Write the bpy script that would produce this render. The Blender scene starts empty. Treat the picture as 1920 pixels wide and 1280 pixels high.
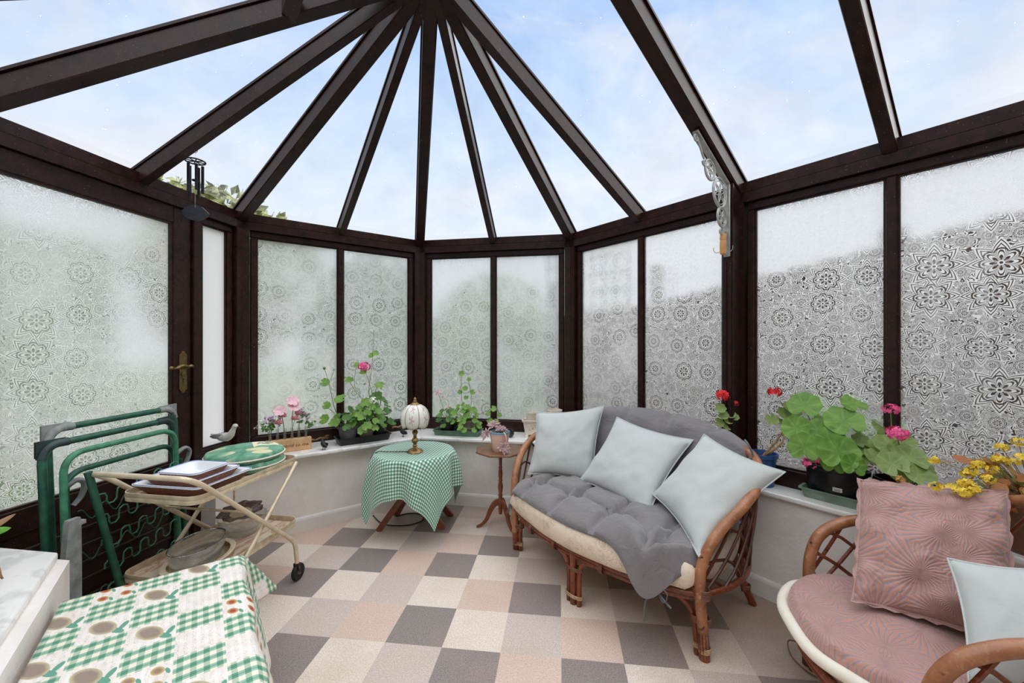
import bpy, bmesh, math, random
from mathutils import Vector, Matrix, noise as mnoise

random.seed(7)
SC = bpy.context.scene
COL = SC.collection
PI = math.pi
R = math.radians

# ------------------------------------------------------------------ camera
cd = bpy.data.cameras.new('camera'); cam = bpy.data.objects.new('camera', cd); COL.objects.link(cam)
cd.sensor_width = 36.0; cd.lens = 760.0 / 1920 * 36; cd.shift_y = 2 / 1920.0
cd.clip_start = 0.02; cd.clip_end = 300
CZ = 1.35
cam.location = (0, 0, CZ); cam.rotation_euler = (R(90), 0, 0)
SC.camera = cam
SC.view_settings.view_transform = 'Standard'; SC.view_settings.look = 'None'
SC.view_settings.exposure = 0.0; SC.view_settings.gamma = 1.0
SC.view_settings.use_curve_mapping = False
try:
    SC.cycles.max_bounces = 10; SC.cycles.transparent_max_bounces = 24
    SC.cycles.diffuse_bounces = 5; SC.cycles.glossy_bounces = 4; SC.cycles.transmission_bounces = 8
    SC.cycles.use_denoising = True; SC.cycles.sample_clamp_indirect = 6.0
    SC.cycles.caustics_reflective = False; SC.cycles.caustics_refractive = False
except Exception:
    pass

# ------------------------------------------------------------------ node helpers
class N:
    """small node-graph writer: values are sockets or plain numbers"""
    def __init__(s, tree):
        s.t = tree; s.n = tree.nodes; s.l = tree.links
    def put(s, sock, v):
        if hasattr(v, 'is_output'): s.l.new(v, sock)
        elif isinstance(v, (tuple, list)):
            d = len(sock.default_value)
            sock.default_value = tuple(v)[:d] + ((1.0,) if d == 4 and len(v) == 3 else ())
        else: sock.default_value = v
    def m(s, op, a, b=None, c=None, clamp=False):
        x = s.n.new('ShaderNodeMath'); x.operation = op; x.use_clamp = clamp
        s.put(x.inputs[0], a)
        if b is not None: s.put(x.inputs[1], b)
        if c is not None: s.put(x.inputs[2], c)
        return x.outputs[0]
    def vm(s, op, a, b=None, sc=None):
        x = s.n.new('ShaderNodeVectorMath'); x.operation = op
        s.put(x.inputs[0], a)
        if b is not None: s.put(x.inputs[1], b)
        if sc is not None: s.put(x.inputs[3], sc)
        return x.outputs[1] if op in ('LENGTH', 'DOT_PRODUCT', 'DISTANCE') else x.outputs[0]
    def sep(s, v):
        x = s.n.new('ShaderNodeSeparateXYZ'); s.put(x.inputs[0], v); return x.outputs[0], x.outputs[1], x.outputs[2]
    def comb(s, a, b, c=0.0):
        x = s.n.new('ShaderNodeCombineXYZ')
        for k, v in enumerate((a, b, c)): s.put(x.inputs[k], v)
        return x.outputs[0]
    def mix(s, f, a, b):
        x = s.n.new('ShaderNodeMix'); x.data_type = 'RGBA'; x.clamp_factor = True
        s.put(x.inputs[0], f); s.put(x.inputs[6], a); s.put(x.inputs[7], b); return x.outputs[2]
    def ramp(s, f, pts, interp='LINEAR'):
        x = s.n.new('ShaderNodeValToRGB'); s.put(x.inputs[0], f); cr = x.color_ramp; cr.interpolation = interp
        while len(cr.elements) < len(pts): cr.elements.new(0.5)
        for e, (p, c) in zip(cr.elements, pts):
            e.position = p; e.color = tuple(c) + ((1.0,) if len(c) == 3 else ())
        return x.outputs[0]
    def noise(s, v, scale, detail=2.0, rough=0.5, dist=0.0, color=False):
        x = s.n.new('ShaderNodeTexNoise')
        if v is not None: s.put(x.inputs['Vector'], v)
        x.inputs['Scale'].default_value = scale; x.inputs['Detail'].default_value = detail
        x.inputs['Roughness'].default_value = rough; x.inputs['Distortion'].default_value = dist
        return x.outputs['Color' if color else 'Fac']
    def vor(s, v, scale, rnd=1.0, dims='2D', feat='F1'):
        x = s.n.new('ShaderNodeTexVoronoi'); x.voronoi_dimensions = dims; x.feature = feat
        s.put(x.inputs['Vector'], v); x.inputs['Scale'].default_value = scale
        x.inputs['Randomness'].default_value = rnd
        return x
    def wave(s, v, scale, dist=0.0, det=2.0, dscale=1.0, kind='BANDS', prof='SIN'):
        x = s.n.new('ShaderNodeTexWave'); x.wave_type = kind; x.wave_profile = prof
        s.put(x.inputs['Vector'], v); x.inputs['Scale'].default_value = scale
        x.inputs['Distortion'].default_value = dist; x.inputs['Detail'].default_value = det
        x.inputs['Detail Scale'].default_value = dscale
        return x.outputs['Fac']
    def obj(s): return s.n.new('ShaderNodeTexCoord').outputs['Object']
    def gen(s): return s.n.new('ShaderNodeTexCoord').outputs['Generated']
    def uv(s): return s.n.new('ShaderNodeTexCoord').outputs['UV']
    def pos(s): return s.n.new('ShaderNodeNewGeometry').outputs['Position']
    def step(s, v, lo, hi):
        x = s.n.new('ShaderNodeMapRange'); x.clamp = True
        s.put(x.inputs[0], v); s.put(x.inputs[1], lo); s.put(x.inputs[2], hi); return x.outputs[0]
    def bump(s, h, strength=0.3, dist=0.01):
        x = s.n.new('ShaderNodeBump'); s.put(x.inputs['Height'], h)
        x.inputs['Strength'].default_value = strength; x.inputs['Distance'].default_value = dist
        return x.outputs[0]

def c8(r, g, b):
    f = lambda v: (v / 255 / 12.92) if v / 255 <= 0.04045 else ((v / 255 + 0.055) / 1.055) ** 2.4
    return (f(r), f(g), f(b))

MATS = {}
def newmat(name):
    m = bpy.data.materials.new(name); m.use_nodes = True
    nt = m.node_tree; b = nt.nodes['Principled BSDF']
    MATS[name] = m
    return m, N(nt), b
def plain(name, col, rough=0.6, metal=0.0, var=0.12, vscale=14.0, bump=0.0, bscale=90.0, spec=0.5, col2=None):
    """simple procedural material: base colour broken up by noise, optional fine bump"""
    m, g, b = newmat(name)
    o = g.obj()
    f = g.noise(o, vscale, 4.0, 0.6)
    c2 = col2 if col2 else tuple(c * (1 - var * 2) for c in col)
    c1 = col if col2 else tuple(min(1, c * (1 + var)) for c in col)
    g.put(b.inputs['Base Color'], g.mix(g.step(f, 0.3, 0.7), c2, c1))
    g.put(b.inputs['Roughness'], rough); g.put(b.inputs['Metallic'], metal)
    g.put(b.inputs['Specular IOR Level'], spec)
    if bump: g.put(b.inputs['Normal'], g.bump(g.noise(o, bscale, 3.0, 0.6), bump, 0.004))
    return m

# ------------------------------------------------------------------ world and sun
wd = bpy.data.worlds.new('sky'); SC.world = wd; wd.use_nodes = True
g = N(wd.node_tree)
for n_ in list(g.n): g.n.remove(n_)
geo = g.n.new('ShaderNodeTexCoord').outputs['Generated']
sx, sy, sz = g.sep(geo)
base = g.ramp(sz, [(0.0, c8(236, 241, 246)), (0.22, c8(236, 244, 252)), (0.45, c8(206, 226, 252)), (0.62, c8(178, 208, 250)), (1.0, c8(160, 196, 246))])
cl = g.noise(g.vm('MULTIPLY', geo, (1.6, 1.6, 3.2)), 1.5, 6.0, 0.6, 0.4)
side = g.step(sx, 0.05, 0.75)
side2 = g.step(sx, -0.35, -0.8)
amt = g.m('ADD', g.m('MULTIPLY', g.m('MAXIMUM', side, side2), 0.26), -0.03)
clf = g.step(g.m('ADD', cl, amt), 0.52, 0.72)
skyc = g.mix(g.m('MULTIPLY', clf, 0.85), base, c8(240, 240, 246))
bg = g.n.new('ShaderNodeBackground'); g.put(bg.inputs[0], skyc); bg.inputs[1].default_value = 1.0
wo = g.n.new('ShaderNodeOutputWorld'); g.l.new(bg.outputs[0], wo.inputs[0])

sd = bpy.data.lights.new('sun', 'SUN'); sd.energy = 6.3; sd.angle = R(125); sd.color = (1.0, 0.965, 0.92)
sun = bpy.data.objects.new('sun', sd); COL.objects.link(sun)
sun.rotation_euler = (R(7), R(14), 0); sun.location = (0, 0, 8)

# ------------------------------------------------------------------ mesh helpers
def V(*a): return Vector(a[0] if len(a) == 1 else a)
def smooth_path(pts, n=8, closed=False):
    """Catmull-Rom through pts"""
    P = [V(p) for p in pts]; out = []
    L = len(P)
    rng = range(L if closed else L - 1)
    for i in rng:
        if closed: a, b, c, d = P[(i - 1) % L], P[i], P[(i + 1) % L], P[(i + 2) % L]
        else: a, b, c, d = P[max(i - 1, 0)], P[i], P[i + 1], P[min(i + 2, L - 1)]
        for k in range(n):
            t = k / n
            out.append(0.5 * ((2 * b) + (c - a) * t + (2 * a - 5 * b + 4 * c - d) * t * t + (3 * b - a - 3 * c + d) * t ** 3))
    if not closed: out.append(P[-1].copy())
    return out
def round_path(pts, r=0.05, n=5, closed=False):
    """polyline with its corners rounded by a radius"""
    P = [V(p) for p in pts]; out = []
    L = len(P)
    for i in range(L):
        if not closed and i in (0, L - 1): out.append(P[i]); continue
        a, b, c = P[(i - 1) % L], P[i], P[(i + 1) % L]
        d1 = (a - b); d2 = (c - b)
        rr = min(r, d1.length * 0.49, d2.length * 0.49)
        s, e = b + d1.normalized() * rr, b + d2.normalized() * rr
        for k in range(n + 1):
            t = k / n
            out.append(s * (1 - t) ** 2 + b * 2 * t * (1 - t) + e * t * t)
    return out

class MB:
    def __init__(s): s.v = []; s.f = []; s.uv = []; s.mi = []; s.xf = None
    def add(s, verts, faces, uvs=None, mi=0):
        o = len(s.v)
        for p in verts:
            p = V(p)
            if s.xf is not None: p = s.xf @ p
            s.v.append(p)
        for k, f in enumerate(faces):
            s.f.append([i + o for i in f]); s.mi.append(mi)
            s.uv.append([uvs[i] for i in f] if uvs else None)
        return s
    def box(s, lo, hi, mi=0, rot=None):
        x0, y0, z0 = lo; x1, y1, z1 = hi
        vs = [(x0, y0, z0), (x1, y0, z0), (x1, y1, z0), (x0, y1, z0), (x0, y0, z1), (x1, y0, z1), (x1, y1, z1), (x0, y1, z1)]
        if rot is not None: vs = [rot @ V(p) for p in vs]
        return s.add(vs, [(0, 3, 2, 1), (4, 5, 6, 7), (0, 1, 5, 4), (1, 2, 6, 5), (2, 3, 7, 6), (3, 0, 4, 7)], mi=mi)
    def bbox(s, lo, hi, b=0.004, mi=0):
        """box with chamfered vertical and top edges"""
        x0, y0, z0 = lo; x1, y1, z1 = hi
        def ring(i, z): return [(x0 + i, y0 + b, z), (x0 + b, y0 + i, z), (x1 - b, y0 + i, z), (x1 - i, y0 + b, z), (x1 - i, y1 - b, z), (x1 - b, y1 - i, z), (x0 + b, y1 - i, z), (x0 + i, y1 - b, z)]
        rs = [ring(b, z0), ring(0, z0 + b), ring(0, z1 - b), ring(b, z1)]
        return s.rings(rs, closed=True, mi=mi)
    def rings(s, rs, closed=True, mi=0, cap=True, uvs=None):
        n = len(rs[0]); vs = [p for r in rs for p in r]; fs = []
        for j in range(len(rs) - 1):
            for i in range(n if closed else n - 1):
                a, b = j * n + i, j * n + (i + 1) % n
                fs.append((a, b, b + n, a + n))
        if cap and closed:
            fs.append(tuple(range(n - 1, -1, -1))); fs.append(tuple((len(rs) - 1) * n + i for i in range(n)))
        return s.add(vs, fs, uvs=uvs, mi=mi)
    def prism(s, poly, z0, z1, mi=0):
        n = len(poly)
        return s.rings([[(p[0], p[1], z0) for p in poly], [(p[0], p[1], z1) for p in poly]], mi=mi)
    def slab(s, pts, n, th, mi=0):
        """polygon in space with a thickness along n"""
        n = V(n).normalized() * th
        return s.rings([[V(p) for p in pts], [V(p) + n for p in pts]], mi=mi)
    def bar(s, a, b, w, h, up=(0, 0, 1), mi=0, ch=0.0):
        """rectangular bar from a to b, w across, h deep"""
        a, b = V(a), V(b); d = (b - a).normalized(); x = d.cross(V(up)).normalized(); y = x.cross(d).normalized()
        x *= w / 2; y *= h / 2
        if ch:
            k = ch
            def rg(p): return [p - x + y * (1 - 2 * k), p - x * (1 - 2 * k) + y, p + x * (1 - 2 * k) + y, p + x + y * (1 - 2 * k), p + x - y * (1 - 2 * k), p + x * (1 - 2 * k) - y, p - x * (1 - 2 * k) - y, p - x - y * (1 - 2 * k)]
        else:
            def rg(p): return [p - x + y, p + x + y, p + x - y, p - x - y]
        return s.rings([rg(a), rg(b)], mi=mi)
    def tube(s, pts, r, n=10, closed=False, cap=True, mi=0, flat=1.0):
        P = [V(p) for p in pts]
        L = len(P)
        rr = r if callable(r) else (lambda t: r)
        T = []
        for i in range(L):
            if closed: t = P[(i + 1) % L] - P[i - 1]
            else: t = P[min(i + 1, L - 1)] - P[max(i - 1, 0)]
            T.append(t.normalized() if t.length > 1e-9 else V(0, 0, 1))
        ref = V(0, 0, 1) if abs(T[0].z) < 0.9 else V(1, 0, 0)
        x = (ref - T[0] * ref.dot(T[0])).normalized(); rs = []
        for i in range(L):
            x = (x - T[i] * x.dot(T[i]))
            if x.length < 1e-6: x = T[i].orthogonal()
            x.normalize(); y = T[i].cross(x)
            q = rr(i / max(1, L - 1))
            rs.append([P[i] + (x * math.cos(2 * PI * k / n) * flat + y * math.sin(2 * PI * k / n)) * q for k in range(n)])
        if closed: rs.append(rs[0]); return s.rings(rs, cap=False, mi=mi)
        return s.rings(rs, cap=cap, mi=mi)
    def lathe(s, prof, c=(0, 0, 0), n=24, mi=0, sx=1.0, sy=1.0, cap=True, rot=None, fn=None):
        """profile [(radius, z)...] turned about z through c"""
        c = V(c); rs = []
        for r, z in prof:
            ring = []
            for k in range(n):
                a = 2 * PI * k / n; q = r * (fn(a, z) if fn else 1.0)
                p = V(q * math.cos(a) * sx, q * math.sin(a) * sy, z)
                if rot is not None: p = rot @ p
                ring.append(c + p)
            rs.append(ring)
        return s.rings(rs, cap=cap, mi=mi)
    def ball(s, c, r, n=10, m=6, sc=(1, 1, 1), mi=0):
        pr = [(max(1e-4, r * math.sin(PI * j / m)), -r * math.cos(PI * j / m)) for j in range(m + 1)]
        rs = [[V(c) + V(q * math.cos(2 * PI * k / n) * sc[0], q * math.sin(2 * PI * k / n) * sc[1], z * sc[2]) for k in range(n)] for q, z in pr]
        return s.rings(rs, mi=mi)
    def grid(s, fn, nu, nv, mi=0, wrap=False, uvfn=None):
        vs = [V(fn(i / nu, j / nv)) for j in range(nv + 1) for i in range(nu + 1)]
        uvs = [(uvfn(i / nu, j / nv) if uvfn else (i / nu, j / nv)) for j in range(nv + 1) for i in range(nu + 1)]
        w = nu + 1
        fs = [(j * w + i, j * w + i + 1, (j + 1) * w + i + 1, (j + 1) * w + i) for j in range(nv) for i in range(nu)]
        return s.add(vs, fs, uvs, mi)
    def build(s, name, mats, parent=None, smooth=True, world=False, label=None, merge=0.0, angle=40, solid=0.0, sub=0):
        me = bpy.data.meshes.new(name)
        vs = s.v
        if world and parent is not None:
            inv = parent_matrix(parent).inverted(); vs = [inv @ p for p in vs]
        me.from_pydata([tuple(p) for p in vs], [], s.f)
        mats = mats if isinstance(mats, (list, tuple)) else [mats]
        for m in mats: me.materials.append(m)
        for p, i in zip(me.polygons, s.mi): p.material_index = i
        if any(u is not None for u in s.uv):
            ul = me.uv_layers.new(name='UVMap')
            for p, u in zip(me.polygons, s.uv):
                if u:
                    for li, q in zip(p.loop_indices, u): ul.data[li].uv = q
        me.validate(); me.update()
        bm = bmesh.new(); bm.from_mesh(me)
        if merge: bmesh.ops.remove_doubles(bm, verts=bm.verts, dist=merge)
        if not any(u is not None for u in s.uv) or merge: bmesh.ops.recalc_face_normals(bm, faces=bm.faces)
        bm.to_mesh(me); bm.free()
        if smooth:
            me.shade_smooth()
            try: me.set_sharp_from_angle(angle=R(angle))
            except Exception: pass
        o = bpy.data.objects.new(name, me); COL.objects.link(o)
        if parent is not None: o.parent = parent
        if label: o['label'] = label
        if solid:
            md = o.modifiers.new('thick', 'SOLIDIFY'); md.thickness = solid; md.offset = 0
        if sub:
            md = o.modifiers.new('sub', 'SUBSURF'); md.levels = sub; md.render_levels = sub
        return o

def parent_matrix(o):
    m = Matrix.LocRotScale(o.location, o.rotation_euler, o.scale)
    return parent_matrix(o.parent) @ m if o.parent else m
def thing(name, label, cat, loc=(0, 0, 0), rz=0.0, group=None):
    o = bpy.data.objects.new(name, None); COL.objects.link(o); o.empty_display_size = 0.05
    o.location = loc; o.rotation_euler = (0, 0, rz)
    o['label'] = label; o['category'] = cat
    if group: o['group'] = group
    return o
def struct(name, loc=(0, 0, 0), rz=0.0):
    o = bpy.data.objects.new(name, None); COL.objects.link(o); o.location = loc; o.rotation_euler = (0, 0, rz)
    o['kind'] = 'structure'; return o
def tag(o, label, cat, group=None):
    o['label'] = label; o['category'] = cat
    if group: o['group'] = group
    return o
def dup(root, loc=None, rz=None, label=None, group=None):
    def cp(o, par):
        c = o.copy(); COL.objects.link(c); c.parent = par
        for ch in list(o.children): cp(ch, c)
        return c
    r = cp(root, None)
    if loc is not None: r.location = loc
    if rz is not None: r.rotation_euler = (0, 0, rz)
    if label: r['label'] = label
    if group: r['group'] = group
    return r
def at(u, v, y):
    """the point of the room at depth y in front of the tripod that the photo shows at u, v"""
    return V((u - 960) / 760 * y, y, CZ - (v - 642) / 760 * y)
def onz(u, v, z):
    return at(u, v, (CZ - z) * 760 / (v - 642))

exec_parts = True
# ------------------------------------------------------------------ materials of the shell
def mat_wood_dark():
    m, g, b = newmat('dark_stained_timber')
    o = g.obj()
    f = g.noise(g.vm('MULTIPLY', o, (3.0, 3.0, 3.0)), 6.0, 5.0, 0.65)
    k = g.noise(o, 160.0, 2.0, 0.5)
    c = g.mix(g.step(f, 0.3, 0.75), c8(22, 11, 9), c8(54, 29, 23))
    c = g.mix(g.step(k, 0.70, 0.76), c, c8(135, 118, 108))
    g.put(b.inputs['Base Color'], c)
    g.put(b.inputs['Roughness'], g.m('ADD', g.m('MULTIPLY', f, 0.2), 0.24))
    g.put(b.inputs['Normal'], g.bump(k, 0.05, 0.002))
    g.put(b.inputs['Specular IOR Level'], 0.24)
    return m
WOODD = mat_wood_dark()
RUBBER = plain('black_rubber', c8(22, 22, 22), 0.6)

def mat_plaster():
    m, g, b = newmat('white_painted_plaster')
    o = g.pos()
    f = g.noise(o, 5.0, 5.0, 0.6); d = g.noise(o, 38.0, 4.0, 0.6)
    px, py, pz = g.sep(o)
    c = g.mix(g.step(f, 0.35, 0.7), c8(226, 220, 212), c8(240, 235, 229))
    c = g.mix(g.m('MULTIPLY', g.step(g.m('ADD', d, g.m('MULTIPLY', pz, -0.9)), 0.56, 0.72), 0.5), c, c8(176, 160, 144))
    g.put(b.inputs['Base Color'], c); g.put(b.inputs['Roughness'], 0.7)
    g.put(b.inputs['Normal'], g.bump(g.m('ADD', f, g.m('MULTIPLY', d, 0.35)), 0.35, 0.02))
    return m
PLASTER = mat_plaster()
SKIRT = plain('white_skirting_paint', c8(226, 222, 216), 0.5, var=0.04, vscale=7, bump=0.1, bscale=30)
def mat_marble(name, sc=1.0):
    m, g, b = newmat(name)
    o = g.pos()
    w = g.noise(g.vm('ADD', o, g.vm('SCALE', g.noise(o, 3.0, 4, 0.6, color=True), sc=0.5)), 1.6 * sc, 5.0, 0.55, 0.6)
    v = g.m('ABSOLUTE', g.m('SUBTRACT', w, 0.5))
    f = g.step(v, 0.0, 0.035)
    c = g.mix(f, c8(214, 212, 210), c8(238, 236, 232))
    st = g.noise(o, 30.0, 5, 0.7)
    c = g.mix(g.m('MULTIPLY', g.step(st, 0.60, 0.72), 0.35), c, c8(178, 164, 150))
    g.put(b.inputs['Base Color'], c); g.put(b.inputs['Roughness'], 0.32)
    return m
MARBLE = mat_marble('white_veined_marble')

# ---- patterned obscuring film: pale lines scatter daylight, the gaps blur what is outside
def mat_film(name, lam=0.185, seed=0.0, haze=0.0, tint=(0.90, 0.92, 0.91), rough=0.34, opaque=False):
    m, g, b = newmat(name)
    g.n.remove(b); out = g.n['Material Output']
    uv = g.vm('ADD', g.uv(), (seed, seed * 0.37, 0))
    def flower(uv, scale, rnd, rad, petals, seedv):
        v = g.vor(g.vm('ADD', uv, (seedv, seedv * 1.7, 0)), scale, rnd)
        cell = g.sep(v.outputs['Color'])
        p = g.vm('SUBTRACT', g.vm('ADD', uv, (seedv, seedv * 1.7, 0)), v.outputs['Position'])
        x, y, _ = g.sep(p)
        sz = g.m('ADD', g.m('MULTIPLY', cell[0], 0.30), 0.68)
        r = g.m('DIVIDE', v.outputs['Distance'], g.m('MULTIPLY', sz, rad * scale))
        th = g.m('ARCTAN2', y, x)
        cs = g.m('COSINE', g.m('MULTIPLY', th, petals / 2.0))
        a = g.m('ABSOLUTE', cs)                       # 1 on a petal's axis, 0 in the notch
        tri = g.m('MULTIPLY', g.m('ABSOLUTE', g.m('SUBTRACT', g.m('FRACT', g.m('ADD', g.m('MULTIPLY', th, petals / (2 * PI)), 0.5)), 0.5)), 2.0)
        pet = g.m('SUBTRACT', 1.0, g.m('MULTIPLY', g.m('POWER', tri, 0.85), 0.40))
        edge = g.m('DIVIDE', r, pet)                  # pointed outer petals
        lob = g.m('MULTIPLY', g.m('SUBTRACT', g.m('POWER', a, 0.5), 1.0), 0.13)
        ring = g.m('DIVIDE', r, g.m('ADD', 0.58, lob))  # scalloped inner ring
        inside = g.m('LESS_THAN', ring, 1.0)
        outer = g.m('GREATER_THAN', g.m('SINE', g.m('MULTIPLY', edge, 2 * PI * 6.5)), -0.38)
        # nested inner petals
        q = g.m('DIVIDE', ring, g.m('ADD', 0.42, g.m('MULTIPLY', a, 0.58)))
        inner = g.m('GREATER_THAN', g.m('SINE', g.m('ADD', g.m('MULTIPLY', q, 2 * PI * 3.0), 2.4)), -0.35)
        spoke = g.m('LESS_THAN', g.m('MULTIPLY', g.m('POWER', a, 3.0), g.m('SUBTRACT', 0.62, ring)), 0.18)
        inner = g.m('MULTIPLY', inner, spoke)
        thick = g.m('MULTIPLY', g.m('GREATER_THAN', ring, 0.9), g.m('LESS_THAN', ring, 1.0))
        inner = g.m('MULTIPLY', inner, g.m('SUBTRACT', 1.0, thick))
        cen = g.m('LESS_THAN', ring, 0.09)
        cring = g.m('MULTIPLY', g.m('GREATER_THAN', ring, 0.09), g.m('LESS_THAN', ring, 0.17))
        inner = g.m('MAXIMUM', g.m('MULTIPLY', inner, g.m('SUBTRACT', 1.0, cen)), cring)
        pat = g.m('ADD', g.m('MULTIPLY', inside, inner), g.m('MULTIPLY', g.m('SUBTRACT', 1.0, inside), outer))
        return pat, g.m('LESS_THAN', edge, 1.0)
    p1, m1 = flower(uv, 1 / lam, 0.38, lam * 0.60, 8, 0.0)
    p2, m2 = flower(uv, 1 / (lam * 0.40), 0.4, lam * 0.40 * 0.60, 8, 0.31)
    p3, m3 = flower(uv, 1 / (lam * 0.17), 0.6, lam * 0.17 * 0.62, 6, 0.77)
    fill = g.m('GREATER_THAN', g.m('SINE', g.m('MULTIPLY', g.noise(uv, 30.0, 1.0), 60.0)), -0.2)
    def over(a, ma, bb): return g.m('ADD', g.m('MULTIPLY', a, ma), g.m('MULTIPLY', bb, g.m('SUBTRACT', 1.0, ma)))
    pat = over(p1, m1, over(p2, m2, over(p3, m3, fill)))
    hz = g.step(g.noise(uv, 2.3, 4.0, 0.6), 0.42, 0.62)
    fac = g.m('MAXIMUM', g.m('MULTIPLY', pat, 0.93), g.m('MULTIPLY', hz, haze), clamp=True)
    if opaque: fac = 1.0
    tr = g.n.new('ShaderNodeBsdfTranslucent'); g.put(tr.inputs[0], tint); bn = g.bump(pat, 0.25, 0.002); g.put(tr.inputs['Normal'], bn)
    df = g.n.new('ShaderNodeBsdfDiffuse'); g.put(df.inputs[0], (0.86, 0.89, 0.88)); g.put(df.inputs['Normal'], bn)
    wh = g.n.new('ShaderNodeMixShader'); wh.inputs[0].default_value = 0.25
    g.l.new(tr.outputs[0], wh.inputs[1]); g.l.new(df.outputs[0], wh.inputs[2])
    rf = g.n.new('ShaderNodeBsdfRefraction'); rf.inputs['Roughness'].default_value = rough
    rf.inputs['IOR'].default_value = 1.18; g.put(rf.inputs['Color'], (0.88, 0.91, 0.93))
    tp = g.n.new('ShaderNodeBsdfTransparent'); g.put(tp.inputs[0], (0.90, 0.93, 0.92))
    cl = g.n.new('ShaderNodeMixShader'); cl.inputs[0].default_value = 0.12
    g.l.new(rf.outputs[0], cl.inputs[1]); g.l.new(tp.outputs[0], cl.inputs[2])
    gl = g.n.new('ShaderNodeBsdfGlossy'); gl.inputs['Roughness'].default_value = 0.25
    mx = g.n.new('ShaderNodeMixShader'); g.put(mx.inputs[0], fac)
    g.l.new(cl.outputs[0], mx.inputs[1]); g.l.new(wh.outputs[0], mx.inputs[2])
    m2_ = g.n.new('ShaderNodeMixShader'); m2_.inputs[0].default_value = 0.03
    g.l.new(mx.outputs[0], m2_.inputs[1]); g.l.new(gl.outputs[0], m2_.inputs[2])
    g.l.new(m2_.outputs[0], out.inputs[0])
    return m
FILM = [mat_film('flower_film_a', seed=0.0, haze=0.15), mat_film('flower_film_b', seed=3.3, haze=0.45),
        mat_film('flower_film_door', seed=6.1, haze=0.35), mat_film('flower_film_pale', seed=9.4, haze=0.6)]
WHITEPANE = mat_film('whitewashed_pane', opaque=True, tint=(0.95, 0.96, 0.97))

def mat_roofpane():
    m, g, b = newmat('dusty_clear_roof_sheet')
    g.n.remove(b); out = g.n['Material Output']
    o = g.obj()
    f = g.noise(o, 3.0, 5.0, 0.6)
    tp = g.n.new('ShaderNodeBsdfTransparent'); g.put(tp.inputs[0], (0.985, 0.99, 0.995))
    tr = g.n.new('ShaderNodeBsdfTranslucent'); g.put(tr.inputs[0], (0.95, 0.96, 1.0))
    mx = g.n.new('ShaderNodeMixShader')
    dots = g.step(g.noise(o, 60.0, 1.0), 0.80, 0.83)
    g.put(mx.inputs[0], g.m('MAXIMUM', g.m('MULTIPLY', g.step(f, 0.35, 0.75), 0.05), g.m('MULTIPLY', dots, 0.6)))
    g.l.new(tp.outputs[0], mx.inputs[1]); g.l.new(tr.outputs[0], mx.inputs[2])
    g.l.new(mx.outputs[0], out.inputs[0])
    return m
ROOFPANE = mat_roofpane()

# ------------------------------------------------------------------ plan of the room
E_H = CZ + 0.86            # underside crease of the eaves beam
P0 = V(-2.095, 1.542); P1 = V(-1.907, 2.864); P2 = V(-0.830, 3.652); P3 = V(0.490, 3.422)
DCD = V(0.609, -0.793); NCD = V(0.793, 0.609)
UNIT = 1.335
PC = [P3 + DCD * UNIT * k for k in range(4)]          # right-hand wall posts
PE = [P0 + DCD * UNIT * k for k in range(4)]          # left-hand wall posts
SILL = 0.572
def lerp(a, b, t): return a + (b - a) * t
def line(n, o): return (V(n[0], n[1]).normalized(), o)
def inter(l1, l2):
    (a, c), (b, d) = l1, l2
    det = a.x * b.y - a.y * b.x
    return V((c * b.y - d * a.y) / det, (a.x * d - b.x * c) / det)
nL = V(-0.990, 0.141); nA = V(-0.5906, 0.807); nB = V(0.172, 0.985); nCD = NCD; nE = -NCD
inL, inA, inB, inC, inE = line(nL, 2.19), line(nA, 3.236), line(nB, 3.25), line(nCD, 2.374), line(nE, 0.385)
siL, siA, siB, siC, siE = line(nL, 2.14), line(nA, 3.14), line(nB, 3.165), line(nCD, 2.350), line(nE, 0.42)
ouL, ouA, ouB, ouC, ouE = line(nL, 2.40), line(nA, 3.57), line(nB, 3.59), line(nCD, 2.60), line(nE, 0.86)
uL = line((0.141, 0.990), 2.246)   # end of low wall by the door
uE = line((0.141, 0.990), 1.255)   # end of low wall on the left
HB = line(DCD, PC[3].dot(DCD) + 0.02)   # the house wall behind

def wall(name, quad, z0, z1, m):
    b = MB(); b.prism([(p.x, p.y) for p in quad], z0, z1)
    o = b.build(name, m, smooth=False); o['kind'] = 'structure'; return o
cLA, cAB, cBC = inter(inL, inA), inter(inA, inB), inter(inB, inC)
oLA, oAB, oBC = inter(ouL, ouA), inter(ouA, ouB), inter(ouB, ouC)
wall('wall_door_side', [inter(uL, inL), cLA, oLA, inter(uL, ouL)], 0, SILL - 0.028, PLASTER)
wall('wall_back_left', [cLA, cAB, oAB, oLA], 0, SILL - 0.028, PLASTER)
wall('wall_back', [cAB, cBC, oBC, oAB], 0, SILL - 0.028, PLASTER)
wall('wall_right', [cBC, inter(inC, HB), inter(ouC, HB), oBC], 0, SILL - 0.028, PLASTER)
wall('wall_left', [inter(uE, inE), inter(uE, ouE), inter(ouE, HB), inter(inE, HB)], 0, SILL - 0.028, PLASTER)
HB2 = (HB[0], HB[1] + 0.2)
wall('wall_rear', [inter((nCD, 2.9), HB), inter((nE, 1.2), HB), inter((nE, 1.2), HB2), inter((nCD, 2.9), HB2)], -0.1, 4.2, plain('house_render', c8(226, 222, 214), 0.8, bump=0.2, bscale=20))

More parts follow.
